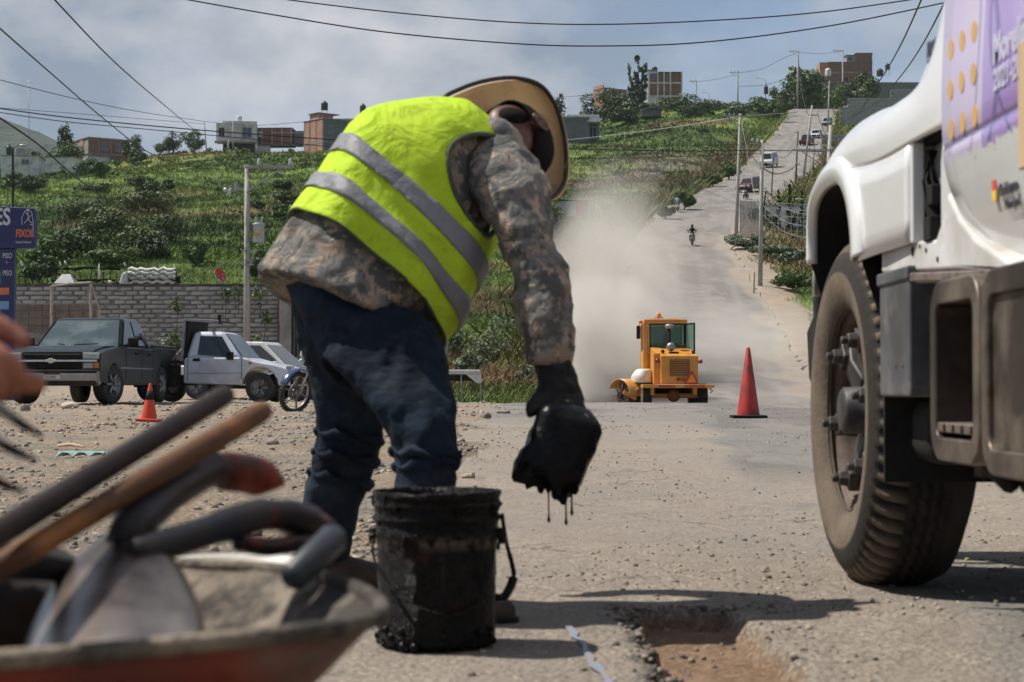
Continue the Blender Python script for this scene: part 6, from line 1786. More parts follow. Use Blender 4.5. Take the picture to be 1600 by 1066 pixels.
def jeans():
 m, nt, b = _mat('denim')
 b.inputs['Roughness'].default_value = .92; b.inputs['Specular IOR Level'].default_value = .15
 f = noise_fac(nt, 4, 5, .6, .35, .65)
 c = mixc(nt, f, (.007, .010, .016), (.017, .029, .048))
 d = noise_fac(nt, 7, 5, .65, .52, .75)
 c = mixc(nt, mathn(nt, 'MULTIPLY', d, .45), c, (.065, .085, .10))
 nt.links.new(c, b.inputs['Base Color'])
 h = mathn(nt, 'ADD', noise_fac(nt, 8, 3, .5, .3, .7, stretch=(1, 1, 1.8)), mathn(nt, 'MULTIPLY', noise_fac(nt, 500, 2), .05))
 bump(nt, b, h, .5, .02)
 return m
M_JEAN = jeans()
M_SKIN = simple('skin_brown', (.10, .036, .022), (.075, .028, .018), rough=.5, scale=20, bumps=.15)
M_TAR = simple('wet_tar', (.006, .006, .007), (.010, .009, .009), rough=.24, spec=.12, scale=12, bumps=.5, bscale=35, bdist=.006, rough2=.5)
M_GLOVE = simple('tarry_glove', (.007, .006, .006), (.014, .012, .011), spec=.3, rough=.6, scale=14, bumps=.6, bscale=50, bdist=.006)
M_BOOT = simple('work_boot', (.06, .038, .026), (.03, .022, .018), rough=.75, scale=12, bumps=.4)
M_HAIR = simple('black_hair', (.012, .010, .009), rough=.9, spec=.1, scale=60, bumps=.6, bscale=220)
HIP = wp(535, 452, 5.28); NECK = wp(770, 215, 5.48); HEADC = wp(822, 224, 5.52)
SHR = wp(768, 262, 5.28); SHL = wp(760, 235, 5.74)
ELR = wp(842, 450, 5.17); WRR = wp(872, 585, 5.12)
ELL = wp(715, 380, 5.80); WRL = wp(660, 480, 5.70)
HPR = wp(560, 480, 5.14); HPL = wp(520, 470, 5.40)
KNR = wp(655, 640, 5.00); ANR = V((-.225, 4.66, .10))
KNL = wp(560, 648, 5.48); ANL = wp(508, 862, 5.62)
me = bpy.data.meshes.new('body')
JV = [(HIP, .09), ((HIP + NECK) / 2, .10), (NECK * .8 + HIP * .2, .10), (NECK, .065), (HEADC, .085), (SHR, .07), (ELR, .045), (WRR, .032), (SHL, .07), (ELL, .045), (WRL, .032),
      (HPR, .06), (KNR, .05), (ANR, .04), (HPL, .06), (KNL, .05), (ANL, .04)]
JE = [(0, 1), (1, 2), (2, 3), (3, 4), (2, 5), (5, 6), (6, 7), (2, 8), (8, 9), (9, 10), (0, 11), (11, 12), (12, 13), (0, 14), (14, 15), (15, 16)]
me.from_pydata([tuple(p_ - WB) for p_, r in JV], JE, [])
body = link_mesh('body', me, M_SKIN, worker)
md = body.modifiers.new('skin', 'SKIN'); md.use_smooth_shade = True
for i, (p_, r) in enumerate(JV): me.skin_vertices[0].data[i].radius = (r, r)
me.skin_vertices[0].data[0].use_root = True
md = body.modifiers.new('sub', 'SUBSURF'); md.levels = 2; md.render_levels = 2
m = MB()
YR, YL = 5.05, 5.45
loft(m, [px_ring(440, 415, 640, 505, 5.27, .19), px_ring(448, 455, 668, 525, 5.25, .20), px_ring(470, 500, 690, 548, 5.20, .18), px_ring(505, 560, 702, 580, 5.10, .125), px_ring(560, 612, 708, 618, 5.02, .105),
         px_ring(600, 660, 711, 652, 4.97, .098), px_ring(613, 705, 713, 700, 4.95, .098), px_ring(619, 745, 711, 742, 4.94, .092), px_ring(620, 800, 712, 800, 4.93, .090), px_ring(618, 880, 716, 880, 4.92, .092), px_ring(614, 935, 722, 935, 4.92, .095)])
loft(m, [px_ring(442, 420, 640, 490, 5.33, .17), px_ring(452, 470, 640, 520, 5.38, .17), px_ring(470, 540, 620, 570, 5.44, .13), px_ring(484, 600, 605, 620, 5.48, .115), px_ring(494, 648, 600, 662, 5.50, .105),
         px_ring(492, 690, 592, 702, 5.53, .100), px_ring(482, 740, 577, 752, 5.57, .095), px_ring(472, 790, 562, 800, 5.60, .092), px_ring(466, 830, 552, 842, 5.62, .094), px_ring(463, 868, 546, 876, 5.64, .098)])
tr_ = wbuild(m, 'trousers', M_JEAN)
remesh(tr_, .011, 5, [(clouds('fold_a', .10), .028), (clouds('fold_b', .045), .012)])
def fold_rings(rings, mat, name, r=.012):
 for k, (c, ra, rb, ad) in enumerate(rings):
  pass
m = MB()
for (xa, ya, xb, yb, Y, rb) in [(611, 703, 716, 712, 4.95, .103), (490, 704, 590, 722, 5.53, .102), (483, 735, 580, 757, 5.56, .098), (616, 728, 714, 722, 4.945, .098), (494, 672, 596, 690, 5.51, .106)]:
 c, ra, rb_, ad = px_ring(xa, ya, xb, yb, Y, rb); b_ = V((0, -1, 0)); t = ad.cross(b_).normalized()
 P_ = [c + ad * (math.cos(2 * PI * k / 20) * ra * .98) + b_ * (math.sin(2 * PI * k / 20) * rb_ * .98) + t * (.008 * math.sin(k * 1.9)) for k in range(21)]
 m.tube(P_, [.009 + .006 * math.sin(k * 1.3) for k in range(21)], 8, up=t)
m.prism([(0, 0), (.022, .012), (.0, -.045)], 'y', -.02, .02)
n_ = len(m.v) - 6; pp = wp(711, 708, 4.93)
for i in range(6): m.v[n_ + i] = tuple(V(m.v[n_ + i]) + pp)
o = wbuild(m, 'trouser_fold', M_JEAN, tr_, smooth=True); o['kind'] = 'stuff'
m = MB()
loft(m, [px_ring(400, 432, 648, 545, 5.26, .235), px_ring(408, 418, 654, 532, 5.26, .240), px_ring(428, 382, 668, 520, 5.27, .235), px_ring(450, 342, 690, 520, 5.28, .235), px_ring(498, 285, 715, 480, 5.31, .225), px_ring(532, 240, 742, 430, 5.35, .225),
         px_ring(562, 205, 762, 372, 5.40, .235), px_ring(606, 182, 778, 318, 5.44, .23), px_ring(660, 176, 792, 262, 5.47, .19), px_ring(715, 172, 806, 232, 5.49, .12), px_ring(745, 180, 808, 226, 5.50, .08)], closed_ends=True, tilt=.22)
jk = wbuild(m, 'jacket', M_CAMO)
m = MB()
loft(m, [px_ring(742, 222, 800, 216, 5.38, .05), px_ring(726, 248, 832, 232, 5.32, .10), px_ring(730, 292, 855, 278, 5.26, .108), px_ring(762, 345, 864, 335, 5.21, .098), px_ring(786, 388, 868, 378, 5.19, .085),
         px_ring(797, 425, 882, 415, 5.17, .085), px_ring(796, 462, 892, 458, 5.16, .088), px_ring(803, 500, 893, 495, 5.15, .082), px_ring(815, 528, 892, 525, 5.14, .075), px_ring(826, 545, 890, 545, 5.135, .066)])
loft(m, [px_ring(690, 230, 770, 205, 5.62, .08), px_ring(690, 260, 780, 250, 5.70, .10), px_ring(675, 340, 755, 340, 5.78, .09), px_ring(660, 400, 730, 400, 5.80, .08), px_ring(640, 450, 695, 450, 5.76, .07), px_ring(635, 480, 680, 480, 5.72, .06)])
sl_ = wbuild(m, 'sleeve', M_CAMO, jk)
remesh(sl_, .009, 4, [(clouds('fold_f', .10), .045), (clouds('fold_g', .035), .012)])
remesh(jk, .010, 5, [(clouds('fold_c', .09), .020), (clouds('fold_d', .035), .008)])
m = MB(); c = px_ring(826, 540, 891, 542, 5.133, .07)
P_ = [[c[0] + V((0, 0, dz)) + c[3] * (math.cos(2 * PI * k / 24) * (c[1] + dr)) + V((0, -1, 0)) * (math.sin(2 * PI * k / 24) * (c[2] + dr)) for k in range(24)] for dz, dr in ((.03, .004), (.0, .010), (-.03, .004), (-.05, .0))]
m.grid(P_, closed_u=True); wbuild(m, 'cuff', M_CAMO, jk, smooth=True, solid=.008)
VR = [px_ring(452, 347, 690, 548, 5.28, .262), px_ring(474, 312, 706, 522, 5.29, .258), px_ring(491, 285, 724, 496, 5.30, .252), px_ring(507, 258, 737, 466, 5.32, .248), px_ring(525, 230, 752, 440, 5.34, .245), px_ring(545, 203, 770, 400, 5.37, .245),
      px_ring(575, 180, 782, 358, 5.40, .25), px_ring(612, 166, 790, 312, 5.43, .25), px_ring(652, 160, 802, 272, 5.455, .232), px_ring(692, 159, 812, 246, 5.475, .19), px_ring(726, 162, 817, 236, 5.49, .135)]
SEG = 96; SUB = 8
def vest_surface(off=0.0, sub=SUB):
 C = catmull([r[0] for r in VR], sub); n = len(C)
 xs = np.arange(len(VR)); q = np.arange(n) / sub
 RA = np.interp(q, xs, [r[1] for r in VR]); RB = np.interp(q, xs, [r[2] for r in VR])
 AD = [V([np.interp(qq, xs, [r[3][k] for r in VR]) for k in range(3)]).normalized() for qq in q]
 rows_ = []
 for i, c in enumerate(C):
  t = (C[min(i + 1, n - 1)] - C[max(i - 1, 0)]).normalized()
  a = AD[i]; b = V((0, -1, 0)) + t * (.34 * max(0, 1 - q[i] / 7.5))
  row = []
  for k in range(SEG):
   th = 2 * PI * k / SEG
   und = .5 - .5 * math.cos(th)          # 1 at the belly side
   lo = 1 - min(1, q[i] / 6)
   wv = .012 * lo * math.sin(th * 7 + q[i] * .6) + .008 * math.sin(th * 4 + q[i] * 1.1) + .010 * und * math.sin(q[i] * 2.6 + th * 3)
   ca, sa = math.cos(th), math.sin(th)
   e_ = .86
   ex = math.copysign(abs(ca) ** e_, ca); ey = math.copysign(abs(sa) ** e_, sa)
   row.append(c - a * (ex * (RA[i] + off + wv * .35)) + b * (ey * (RB[i] + off + wv)))
  rows_.append(row)
 return rows_, q
VS, VQ = vest_surface()
def inhole(qv, k):
 th = k / SEG * 360          # 0 back, 90 towards us, 180 belly, 270 far side
 def el(cq, ct, rq, rt): return ((qv - cq) / rq) ** 2 + ((th - ct) / rt) ** 2 < 1
 return el(7.0, 134, 2.0, 40) or el(7.0, 226, 2.0, 40)
m = MB(off=WB)
vsn = [p_ for r in VS for p_ in r]; fs = []
for i in range(len(VS) - 1):
 for k in range(SEG):
  if inhole((VQ[i] + VQ[i + 1]) / 2, k + .5): continue
  k2 = (k + 1) % SEG; fs.append((i * SEG + k, i * SEG + k2, (i + 1) * SEG + k2, (i + 1) * SEG + k))
m.add(vsn, fs)
vest = m.build('vest', M_VEST, worker, True, solid=.006)
md = vest.modifiers.new('folds', 'DISPLACE'); md.texture = clouds('fold_e', .14); md.strength = .018; md.mid_level = .5; md.texture_coords = 'LOCAL'
S2, _ = vest_surface(.0065)
def stripe(q0, q1, k0, k1, name='reflective_stripe', bow=0.0):
 P_ = []
 ks = list(range(k0, k1 + 1))
 for j in range(7):
  row = []
  for k in ks:
   qv = (q0 + (q1 - q0) * j / 6 + bow * math.sin(PI * (k - k0) / (k1 - k0))) * SUB
   i0 = int(min(max(qv, 0), len(S2) - 2)); f_ = qv - i0
   row.append(S2[i0][k % SEG].lerp(S2[i0 + 1][k % SEG], f_))
  P_.append(row)
 mm = MB(off=WB); mm.grid(P_)
 o = mm.build(name, M_STRIPE, vest, True, solid=.003)
 md = o.modifiers.new('folds', 'DISPLACE'); md.texture = bpy.data.textures['fold_e']; md.strength = .018; md.mid_level = .5; md.texture_coords = 'LOCAL'
stripe(1.05, 2.05, -8, 88, bow=.25)
stripe(3.4, 4.35, -8, 88, bow=.25)
def rimtube(pts, r, name, mat):
 mm = MB(off=WB); mm.tube(pts, r, 7, cap=False); mm.build(name, mat, vest, True)
def surf(qv, th):
 qi = max(0, min(qv * SUB, len(VS) - 1.001)); i0 = int(qi); f_ = qi - i0; kk_ = (th / 360 * SEG) % SEG; k0 = int(kk_); g_ = kk_ - k0
 a = VS[i0][k0].lerp(VS[i0][(k0 + 1) % SEG], g_); b = VS[i0 + 1][k0].lerp(VS[i0 + 1][(k0 + 1) % SEG], g_); return a.lerp(b, f_)
pts = [surf(7.0 + 2.0 * math.cos(a), 134 + 40 * math.sin(a)) for a in np.linspace(0, 2 * PI, 48)]
rimtube(pts, .007, 'binding', M_PIPING)
rimtube([VS[0][k % SEG] for k in range(SEG + 1)], .005, 'binding', M_PIPING)
HD = V((.62, .62, -.48)).normalized()          # direction from neck to crown
m = MB()
fw = V((.30, .20, -.93)); fw = (fw - HD * fw.dot(HD)).normalized() ; fw = V((-.06, -.57, -.82)); fw = (fw - HD * fw.dot(HD)).normalized()   # face direction
sdv = HD.cross(fw).normalized()
hc = wp(808, 219, 5.44)
P_ = []
for i in range(15):
 ph = -PI / 2 + PI * i / 14
 zc = math.sin(ph) * .118
 r_ = math.cos(ph)
 row = []
 for k in range(24):
  a = 2 * PI * k / 24
  x = math.cos(a) * .100 * r_; y = math.sin(a) * .080 * r_
  if zc < 0: x += .012 * (-zc / .118) * r_; y *= 1 - .18 * (-zc / .118)
  row.append(hc + HD * zc + fw * x + sdv * y)
 P_.append(row)
m.grid(P_, closed_u=True)
m.ball(hc + fw * .105 + HD * -.02, (.018, .018, .024)); m.ball(hc + fw * .088 + HD * -.062, (.024, .020, .010)); m.ball(hc + fw * .078 + HD * -.10, (.028, .028, .022)); m.ball(hc + fw * .092 + HD * .022, (.02, .045, .010))
loft(m, [(wp(770, 220, 5.46), .052, .056, V((0, 0, 1))), (wp(790, 220, 5.47), .054, .056, V((0, 0, 1))), (wp(806, 222, 5.49), .052, .056, V((0, 0, 1)))])
head = wbuild(m, 'head', M_SKIN); remesh(head, .006, 4)
for s_ in (-1, 1):
 m = MB(); ec = hc + sdv * (s_ * .081) + fw * -.004 + HD * -.018
 m.grid([[ec + HD * (.034 * q_ * math.sin(a_)) + fw * (.019 * q_ * math.cos(a_)) + sdv * (s_ * (.006 + .012 * q_ * q_)) for a_ in np.linspace(0, 2 * PI, 17)[:-1]] for q_ in (0, .4, .75, 1.0)], closed_u=True); m.ball(ec, (.012, .012, .016)); wbuild(m, 'ear', M_SKIN, head, smooth=True, solid=.006)
 m = MB(); m.ball(hc + fw * .090 + sdv * s_ * .032 + HD * .0, .012); wbuild(m, 'eye', simple('eye_white', (.10, .05, .035), rough=.5) if s_ < 0 else bpy.data.materials['eye_white'], head, smooth=True)
m = MB()
P_ = []
for i in range(9):
 ph = PI / 2 * (i / 8) * 1.25 + .10
 row = []
 for k in range(24):
  a = 2 * PI * k / 24
  back = .5 - .5 * math.cos(a)
  p2 = ph - .75 * back * (1 - i / 8)
  row.append(hc + HD * (math.sin(min(p2, PI / 2)) * .124) + fw * (math.cos(a) * .106 * math.cos(min(p2, PI / 2))) + sdv * (math.sin(a) * .086 * math.cos(min(p2, PI / 2))))
 P_.append(row)
m.ball(wp(796, 190, 5.41), (.056, .062, .036), 16, 10)
m.grid(P_, closed_u=True); wbuild(m, 'hair', M_HAIR, head, smooth=True, solid=.006)
def hat_mat(name, c1, c2, c3):
 m, nt, b = _mat(name)
 b.inputs['Roughness'].default_value = .75
 f = noise_fac(nt, 5, 5, .6, .35, .7); c = mixc(nt, f, c1, c2)
 c = mixc(nt, noise_fac(nt, 12, 5, .65, .55, .75), c, c3)
 nt.links.new(c, b.inputs['Base Color'])
 t = N(nt, 'ShaderNodeTexCoord'); w = N(nt, 'ShaderNodeTexWave', Scale=90.0, Distortion=.6); nt.links.new(t.outputs['Object'], w.inputs['Vector'])
 bump(nt, b, w.outputs['Fac'], .25, .003)
 return m
M_STRAW = hat_mat('straw_brim', (.66, .45, .20), (.56, .34, .15), (.32, .17, .08))
rimp = [(690, 160, 5.36), (722, 138, 5.40), (765, 125, 5.46), (808, 122, 5.52), (845, 134, 5.56), (868, 165, 5.57), (880, 205, 5.55), (885, 245, 5.50), (883, 280, 5.44), (868, 305, 5.37), (848, 309, 5.31), (826, 300, 5.32), (796, 300, 5.38), (760, 292, 5.42), (725, 262, 5.42), (700, 215, 5.38)]
inn = [(758, 176, 5.47), (776, 164, 5.50), (800, 162, 5.53), (824, 170, 5.56), (838, 188, 5.565), (845, 208, 5.56), (846, 226, 5.55), (843, 243, 5.53), (834, 256, 5.51), (822, 258, 5.49), (808, 256, 5.48), (792, 250, 5.47), (778, 238, 5.46), (766, 222, 5.455), (758, 205, 5.455), (755, 190, 5.46)]
RM = [wp(x_, y_, Y_ + .045) for x_, y_, Y_ in rimp]; IN = [wp(x_, y_, Y_ + .045) for x_, y_, Y_ in inn]
def closed_cat(pts, sub):
 n = len(pts); out = []
 for i in range(n):
  a, b, c, d = pts[(i - 1) % n], pts[i], pts[(i + 1) % n], pts[(i + 2) % n]
  for j in range(sub):
   t = j / sub
   out.append(.5 * ((2 * b) + (c - a) * t + (2 * a - 5 * b + 4 * c - d) * t * t + (3 * b - a - 3 * c + d) * t ** 3))
 return out
RMc = closed_cat(RM, 5); INc = closed_cat(IN, 5)
cIN = sum(IN, V((0, 0, 0))) / len(IN)
away = V((.42, .86, -.28)).normalized()       # side of the brim where the crown is
m = MB(off=WB); P_ = []
for t in np.linspace(0, 1, 9):
 bow = math.sin(PI * t) * .030 + (.018 * t * t)
 P_.append([a.lerp(b, t) + away * bow for a, b in zip(INc, RMc)])
m.grid(P_, closed_u=True)
hat = m.build('hat', M_STRAW, worker, True, solid=.006)
m = MB(off=WB); m.tube(RMc + RMc[:1], .0065, 7, cap=False); m.build('brim_edge', simple('brim_edge_black', (.03, .02, .015), rough=.8), hat, True)
m = MB(off=WB); P_ = []
for t, s_, h_ in [(0, 1.0, 0), (.15, 1.10, .03), (.5, 1.10, .08), (.85, 1.02, .125), (.97, .85, .150), (1, .5, .150), (1, .02, .140)]:
 P_.append([cIN + (a - cIN) * s_ + away * h_ for a in INc])
m.grid(P_, closed_u=True); m.build('hat_crown', M_STRAW, hat, True, solid=.004)
m = MB(off=WB); m.grid([[cIN + (a - cIN) * 1.005 + away * h_ for a in INc] for h_ in (.004, .026)], closed_u=True); m.build('hat_band', M_HAIR, hat, True, solid=.006)
m = MB()
loft(m, [px_ring(838, 545, 890, 545, 5.13, .062), px_ring(833, 566, 893, 562, 5.128, .066), px_ring(838, 590, 900, 584, 5.125, .064), px_ring(840, 612, 908, 604, 5.12, .062), px_ring(842, 632, 912, 628, 5.12, .060), px_ring(850, 650, 908, 648, 5.12, .05)])
PALM = wp(878, 640, 5.10)
fing = [[(896, 618, 5.09), (908, 640, 5.05), (906, 664, 5.03), (896, 682, 5.05)], [(884, 624, 5.07), (892, 648, 5.02), (889, 674, 5.00), (880, 694, 5.03)], [(868, 626, 5.06), (872, 650, 5.01), (868, 676, 4.99), (861, 696, 5.02)], [(853, 622, 5.07), (854, 644, 5.03), (850, 668, 5.01), (845, 684, 5.03)]]
for i, f_ in enumerate(fing):
 m.tube(catmull([wp(*p_) for p_ in f_], 4), [.017, .016, .0155, .015, .0155, .015, .0145, .014, .014, .0135, .013, .0125, .008][:len(catmull([wp(*p_) for p_ in f_], 4))], 10)
m.tube(catmull([wp(850, 612, 5.08), wp(838, 628, 5.05), wp(830, 640, 5.03), wp(833, 650, 5.02)], 4), [.020] * 4 + [.018] * 4 + [.016] * 4 + [.010], 10)
gl = wbuild(m, 'glove', M_GLOVE); remesh(gl, .006, 3, [(clouds('tar_a', .03), .012)])
m = MB(); loft(m, [px_ring(637, 478, 678, 478, 5.72, .04), px_ring(636, 500, 678, 500, 5.70, .035), px_ring(634, 520, 676, 520, 5.67, .025)])
for i in range(4): m.tube([wp(640 + i * 10, 518, 5.66), wp(640 + i * 11, 535, 5.65), wp(638 + i * 11, 550 - abs(i - 1.5) * 3, 5.66)], [.012, .011, .008], 8)
m.tube([wp(636, 500, 5.70), wp(626, 515, 5.68), wp(624, 528, 5.67)], [.014, .012, .009], 8)
o = wbuild(m, 'glove', M_GLOVE); remesh(o, .007, 2)
def boot(an, toe, nm='boot'):
 m = MB(); d = (toe - an); d.z = 0; L = d.length; d.normalize(); s_ = V((-d.y, d.x, 0))
 b0 = V((an.x, an.y, 0))
 prof = [(-.075, .055, .045, .036), (-.04, .060, .07, .043), (.02, .062, .085, .045), (.09, .05, .062, .047), (.15, .045, .05, .052), (.20, .04, .042, .048), (.235, .03, .028, .03)]
 P_ = []
 for (t, zc, hz, w) in prof:
  P_.append([b0 + d * t + s_ * (math.cos(2 * PI * k / 16) * w) + V((0, 0, max(.008, zc + hz * math.sin(2 * PI * k / 16)))) for k in range(16)])
 m.grid(P_, closed_u=True); n0 = len(m.v)
 m.f.append(tuple(range(15, -1, -1))); m.m.append(0); m.f.append(tuple(range(n0 - 16, n0))); m.m.append(0)
 loft(m, [(b0 + V((0, 0, .20)) - d * .02, .055, .055, d), (b0 + V((0, 0, .13)) - d * .01, .056, .055, d), (b0 + V((0, 0, .07)), .06, .05, d)])
 o = wbuild(m, nm, M_BOOT); remesh(o, .008, 3)
 m = MB(); P2 = [(-.08, .034), (-.05, .045), (.05, .046), (.14, .054), (.21, .048), (.245, .02)]
 poly = [b0 + d * t + s_ * w for t, w in P2] + [b0 + d * t - s_ * w for t, w in reversed(P2)]
 nn = len(poly); m.add([p_ + V((0, 0, .002)) for p_ in poly] + [p_ + V((0, 0, .026)) for p_ in poly], [tuple(reversed(range(nn))), tuple(range(nn, 2 * nn))] + [(i, (i + 1) % nn, (i + 1) % nn + nn, i + nn) for i in range(nn)])
 wbuild(m, 'sole', M_RUB, o, bevel=.004)
gR = float(rtop(np.array([-.2]), np.array([4.9]))[0])
boot(V((-.225, 4.70, 0)), V((-.03, 4.66, 0)))
boot(V((-.545, 5.34, 0)), V((-.36, 5.40, 0)))
m = MB(off=V((.13, 4.78, .45)))
top_c = wp(892, 650, 5.06); bot_c = wp(859, 752, 5.03)
ax = (bot_c - top_c).normalized(); au = V((ax.z, 0, -ax.x)).normalized(); av = ax.cross(au).normalized()
if au.x < 0: au = -au
P_ = []
for t, w, dd in [(-.12, .050, .045), (-.04, .072, .065), (.04, .088, .085), (.14, .096, .095), (.3, .092, .092), (.42, .097, .094), (.6, .093, .092), (.75, .100, .096), (.9, .101, .096), (1.0, .090, .088), (1.04, .080, .080)]:
 c = top_c.lerp(bot_c, t)
 row = []
 c = c - au * (.016 * max(0, t - .5) * 2)
 for k in range(32):
  a = 2 * PI * k / 32; ca, sa = math.cos(a), math.sin(a)
  ex = math.copysign(abs(ca) ** .5, ca); ey = math.copysign(abs(sa) ** .5, sa)
  tt = 0
  if t > .95: tt = .012 * math.sin(k * 2.3) + .012 * math.sin(k * .8)
  row.append(c + au * (ex * w * .88) + av * (ey * dd * .9) + ax * tt)
 P_.append(row)
m.grid(P_, closed_u=True)
n0 = len(m.v); m.f.append(tuple(range(n0 - 32, n0))); m.m.append(0)
jug = m.build('jug', M_TAR, None, True, solid=.004); jug.location = (.13, 4.78, .45)
md = jug.modifiers.new('lumps', 'DISPLACE'); md.texture = clouds('tar_b', .05); md.strength = .018; md.mid_level = .5; md.texture_coords = 'LOCAL'
tag(jug, 'tar coated black container held upside down in the gloved hand', 'container')
JO = V((.13, 4.78, .45))
m = MB(off=JO); m.tube(catmull([wp(900, 648, 5.04), wp(921, 655, 5.0), wp(926, 690, 4.99), wp(912, 720, 5.0)], 4), .010, 8); m.build('handle', M_TAR, jug, True)
for (x, y0, y1, r) in [(857, 770, 813, .0022), (884, 776, 817, .0026), (893, 772, 802, .003)]:
 m = MB(off=JO); a = wp(x, y0 - 6, 5.03); b = wp(x + .5, y1, 5.03)
 m.tube([a + V((0, 0, .012)), a, a.lerp(b, .15), a.lerp(b, .5), a.lerp(b, .85), b, b + V((0, 0, -.006))], [.014, .009, r, r * .8, r, .0048, .002], 8)
 m.build('tar_drip', M_TAR, jug, True)
m = MB(off=JO)
for (x, y, r) in [(868, 776, .012), (874, 780, .010), (880, 784, .012), (845, 768, .010), (898, 768, .012)]: m.ball(wp(x, y - 6, 5.03), (r, r, r * 1.6), 8, 6)
o = m.build('tar_blob', M_TAR, jug, True); o['kind'] = 'stuff'
# ================================================================ tar bucket
BC = V((-.170, 4.22, 0)); BR = .146
bz = float(rtop(np.array([BC.x]), np.array([BC.y]))[0])
bucket = empty('bucket', BC + V((0, 0, bz)), 0, 'tar smeared black plastic bucket standing on the road before the worker', 'bucket')
bucket.scale = (.95, .95, .95)
def bucket_mat():
 m, nt, b = _mat('tarred_bucket')
 b.inputs['Specular IOR Level'].default_value = .14
 b.inputs['Coat Weight'].default_value = .12; b.inputs['Coat Roughness'].default_value = .03
 t = N(nt, 'ShaderNodeTexCoord'); s = N(nt, 'ShaderNodeSeparateXYZ'); nt.links.new(t.outputs['Object'], s.inputs[0])
 f = noise_fac(nt, 26, 5, .65, .60, .70, stretch=(1, 1, .22))
 band = N(nt, 'ShaderNodeMapRange'); band.inputs['From Min'].default_value = .0; band.inputs['From Max'].default_value = .022
 ab = mathn(nt, 'ABSOLUTE', mathn(nt, 'SUBTRACT', s.outputs['Z'], .252)); nt.links.new(ab, band.inputs['Value'])
 bb = mathn(nt, 'MULTIPLY', mathn(nt, 'SUBTRACT', 1.0, band.outputs['Result'], clamp=True), noise_fac(nt, 34, 3, .6, .42, .56, stretch=(1, 1, .7)))
 bare = mathn(nt, 'MAXIMUM', mathn(nt, 'MULTIPLY', f, .18), bb)
 c = mixc(nt, bare, (.004, .004, .004), (.11, .09, .075))
 r_ = noise_fac(nt, 9, 4, .6, .64, .72); c = mixc(nt, mathn(nt, 'MULTIPLY', r_, .5), c, (.10, .03, .02))
 nt.links.new(c, b.inputs['Base Color'])
 rg = N(nt, 'ShaderNodeMapRange'); rg.inputs['To Min'].default_value = .14; rg.inputs['To Max'].default_value = .38
 nt.links.new(noise_fac(nt, 18, 4, .6, .4, .6), rg.inputs['Value']); nt.links.new(rg.outputs['Result'], b.inputs['Roughness'])
 h = mathn(nt, 'ADD', noise_fac(nt, 45, 5, .7, .3, .75), mathn(nt, 'MULTIPLY', noise_fac(nt, 150, 3, .6, .45, .7), .5))
 bump(nt, b, h, 1.0, .007)
 return m
M_BUCK = bucket_mat()
m = MB()
prof = [(0, .003), (BR * .93, .003), (BR * .955, .012)] + [(BR * (.955 + .02 * t), .012 + .235 * t) for t in (.15, .3, .45, .6, .75, .9)]
prof += [(BR * .98, .262), (BR * 1.04, .266), (BR * 1.045, .274), (BR * 1.0, .280), (BR * 1.0, .298), (BR * 1.05, .302), (BR * 1.05, .309), (BR * 1.005, .314), (BR * 1.005, .330), (BR * 1.06, .334), (BR * 1.06, .341), (BR * 1.01, .346), (BR * 1.015, .352), (BR * 1.055, .356), (BR * 1.058, .370), (BR * 1.03, .372), (BR * 1.0, .368), (BR * .97, .30), (BR * .93, .05), (0, .05)]
m.lathe(prof, seg=140)
bk = m.build('shell', M_BUCK, bucket, True)
md = bk.modifiers.new('sub', 'SUBSURF'); md.levels = 1; md.render_levels = 1
md = bk.modifiers.new('lumps', 'DISPLACE'); md.texture = clouds('tar_c', .022, 3); md.strength = .008; md.mid_level = .55; md.texture_coords = 'LOCAL'
MB().lathe([(0, .29), (BR * .965, .29)], seg=48).build('tar_fill', M_TAR, bucket, True)
for s_ in (-1, 1):
 m = MB(); m.lathe([(0, .0), (.020, .0), (.020, .014), (0, .018)], axis='x', seg=14)
 o = m.build('handle_lug', M_BUCK, bucket, True); o.location = (s_ * BR * 1.0, -.01, .262); o.rotation_euler = (0, 0, 0 if s_ > 0 else PI)
m = MB(); m.tube(catmull([V((BR * 1.06, -.01, .315)), V((BR * 1.13, -.02, .25)), V((BR * 1.22, -.03, .20)), V((BR * 1.25, -.03, .165)), V((BR * 1.12, -.05, .125)), V((BR * .98, -.06, .12))], 6), [.005] * 10 + [.006] * 8 + [.011] * 8 + [.010] * 5, 8)
m.tube(catmull([V((BR * .80, -.115, .115)), V((BR * .2, -.150, .09)), V((-BR * .5, -.135, .13)), V((-BR * .95, -.08, .20)), V((-BR * 1.05, -.02, .262))], 6), .0035, 7)
m.build('wire_handle', M_BUCK, bucket, True)
m = MB(); R = random.Random(4)
for i in range(26):
 a = R.uniform(0, 2 * PI); r0 = BR * 1.05; z0 = R.choice([.27, .305, .337, .36]); l = R.uniform(.01, .05)
 m.tube([V((math.cos(a) * r0, math.sin(a) * r0, z0)), V((math.cos(a) * r0, math.sin(a) * r0, z0 - l * .5)), V((math.cos(a) * r0 * .985, math.sin(a) * r0 * .985, z0 - l))], [.005, .0035, .004], 6)
for i in range(30):
 a = R.uniform(PI * .9, PI * 1.9); m.ball((math.cos(a) * BR * .96, math.sin(a) * BR * .96, R.uniform(.0, .05) ** 1), R.uniform(.004, .012), 7, 5)
o = m.build('tar_runs', M_TAR, bucket, True); o['kind'] = 'stuff'
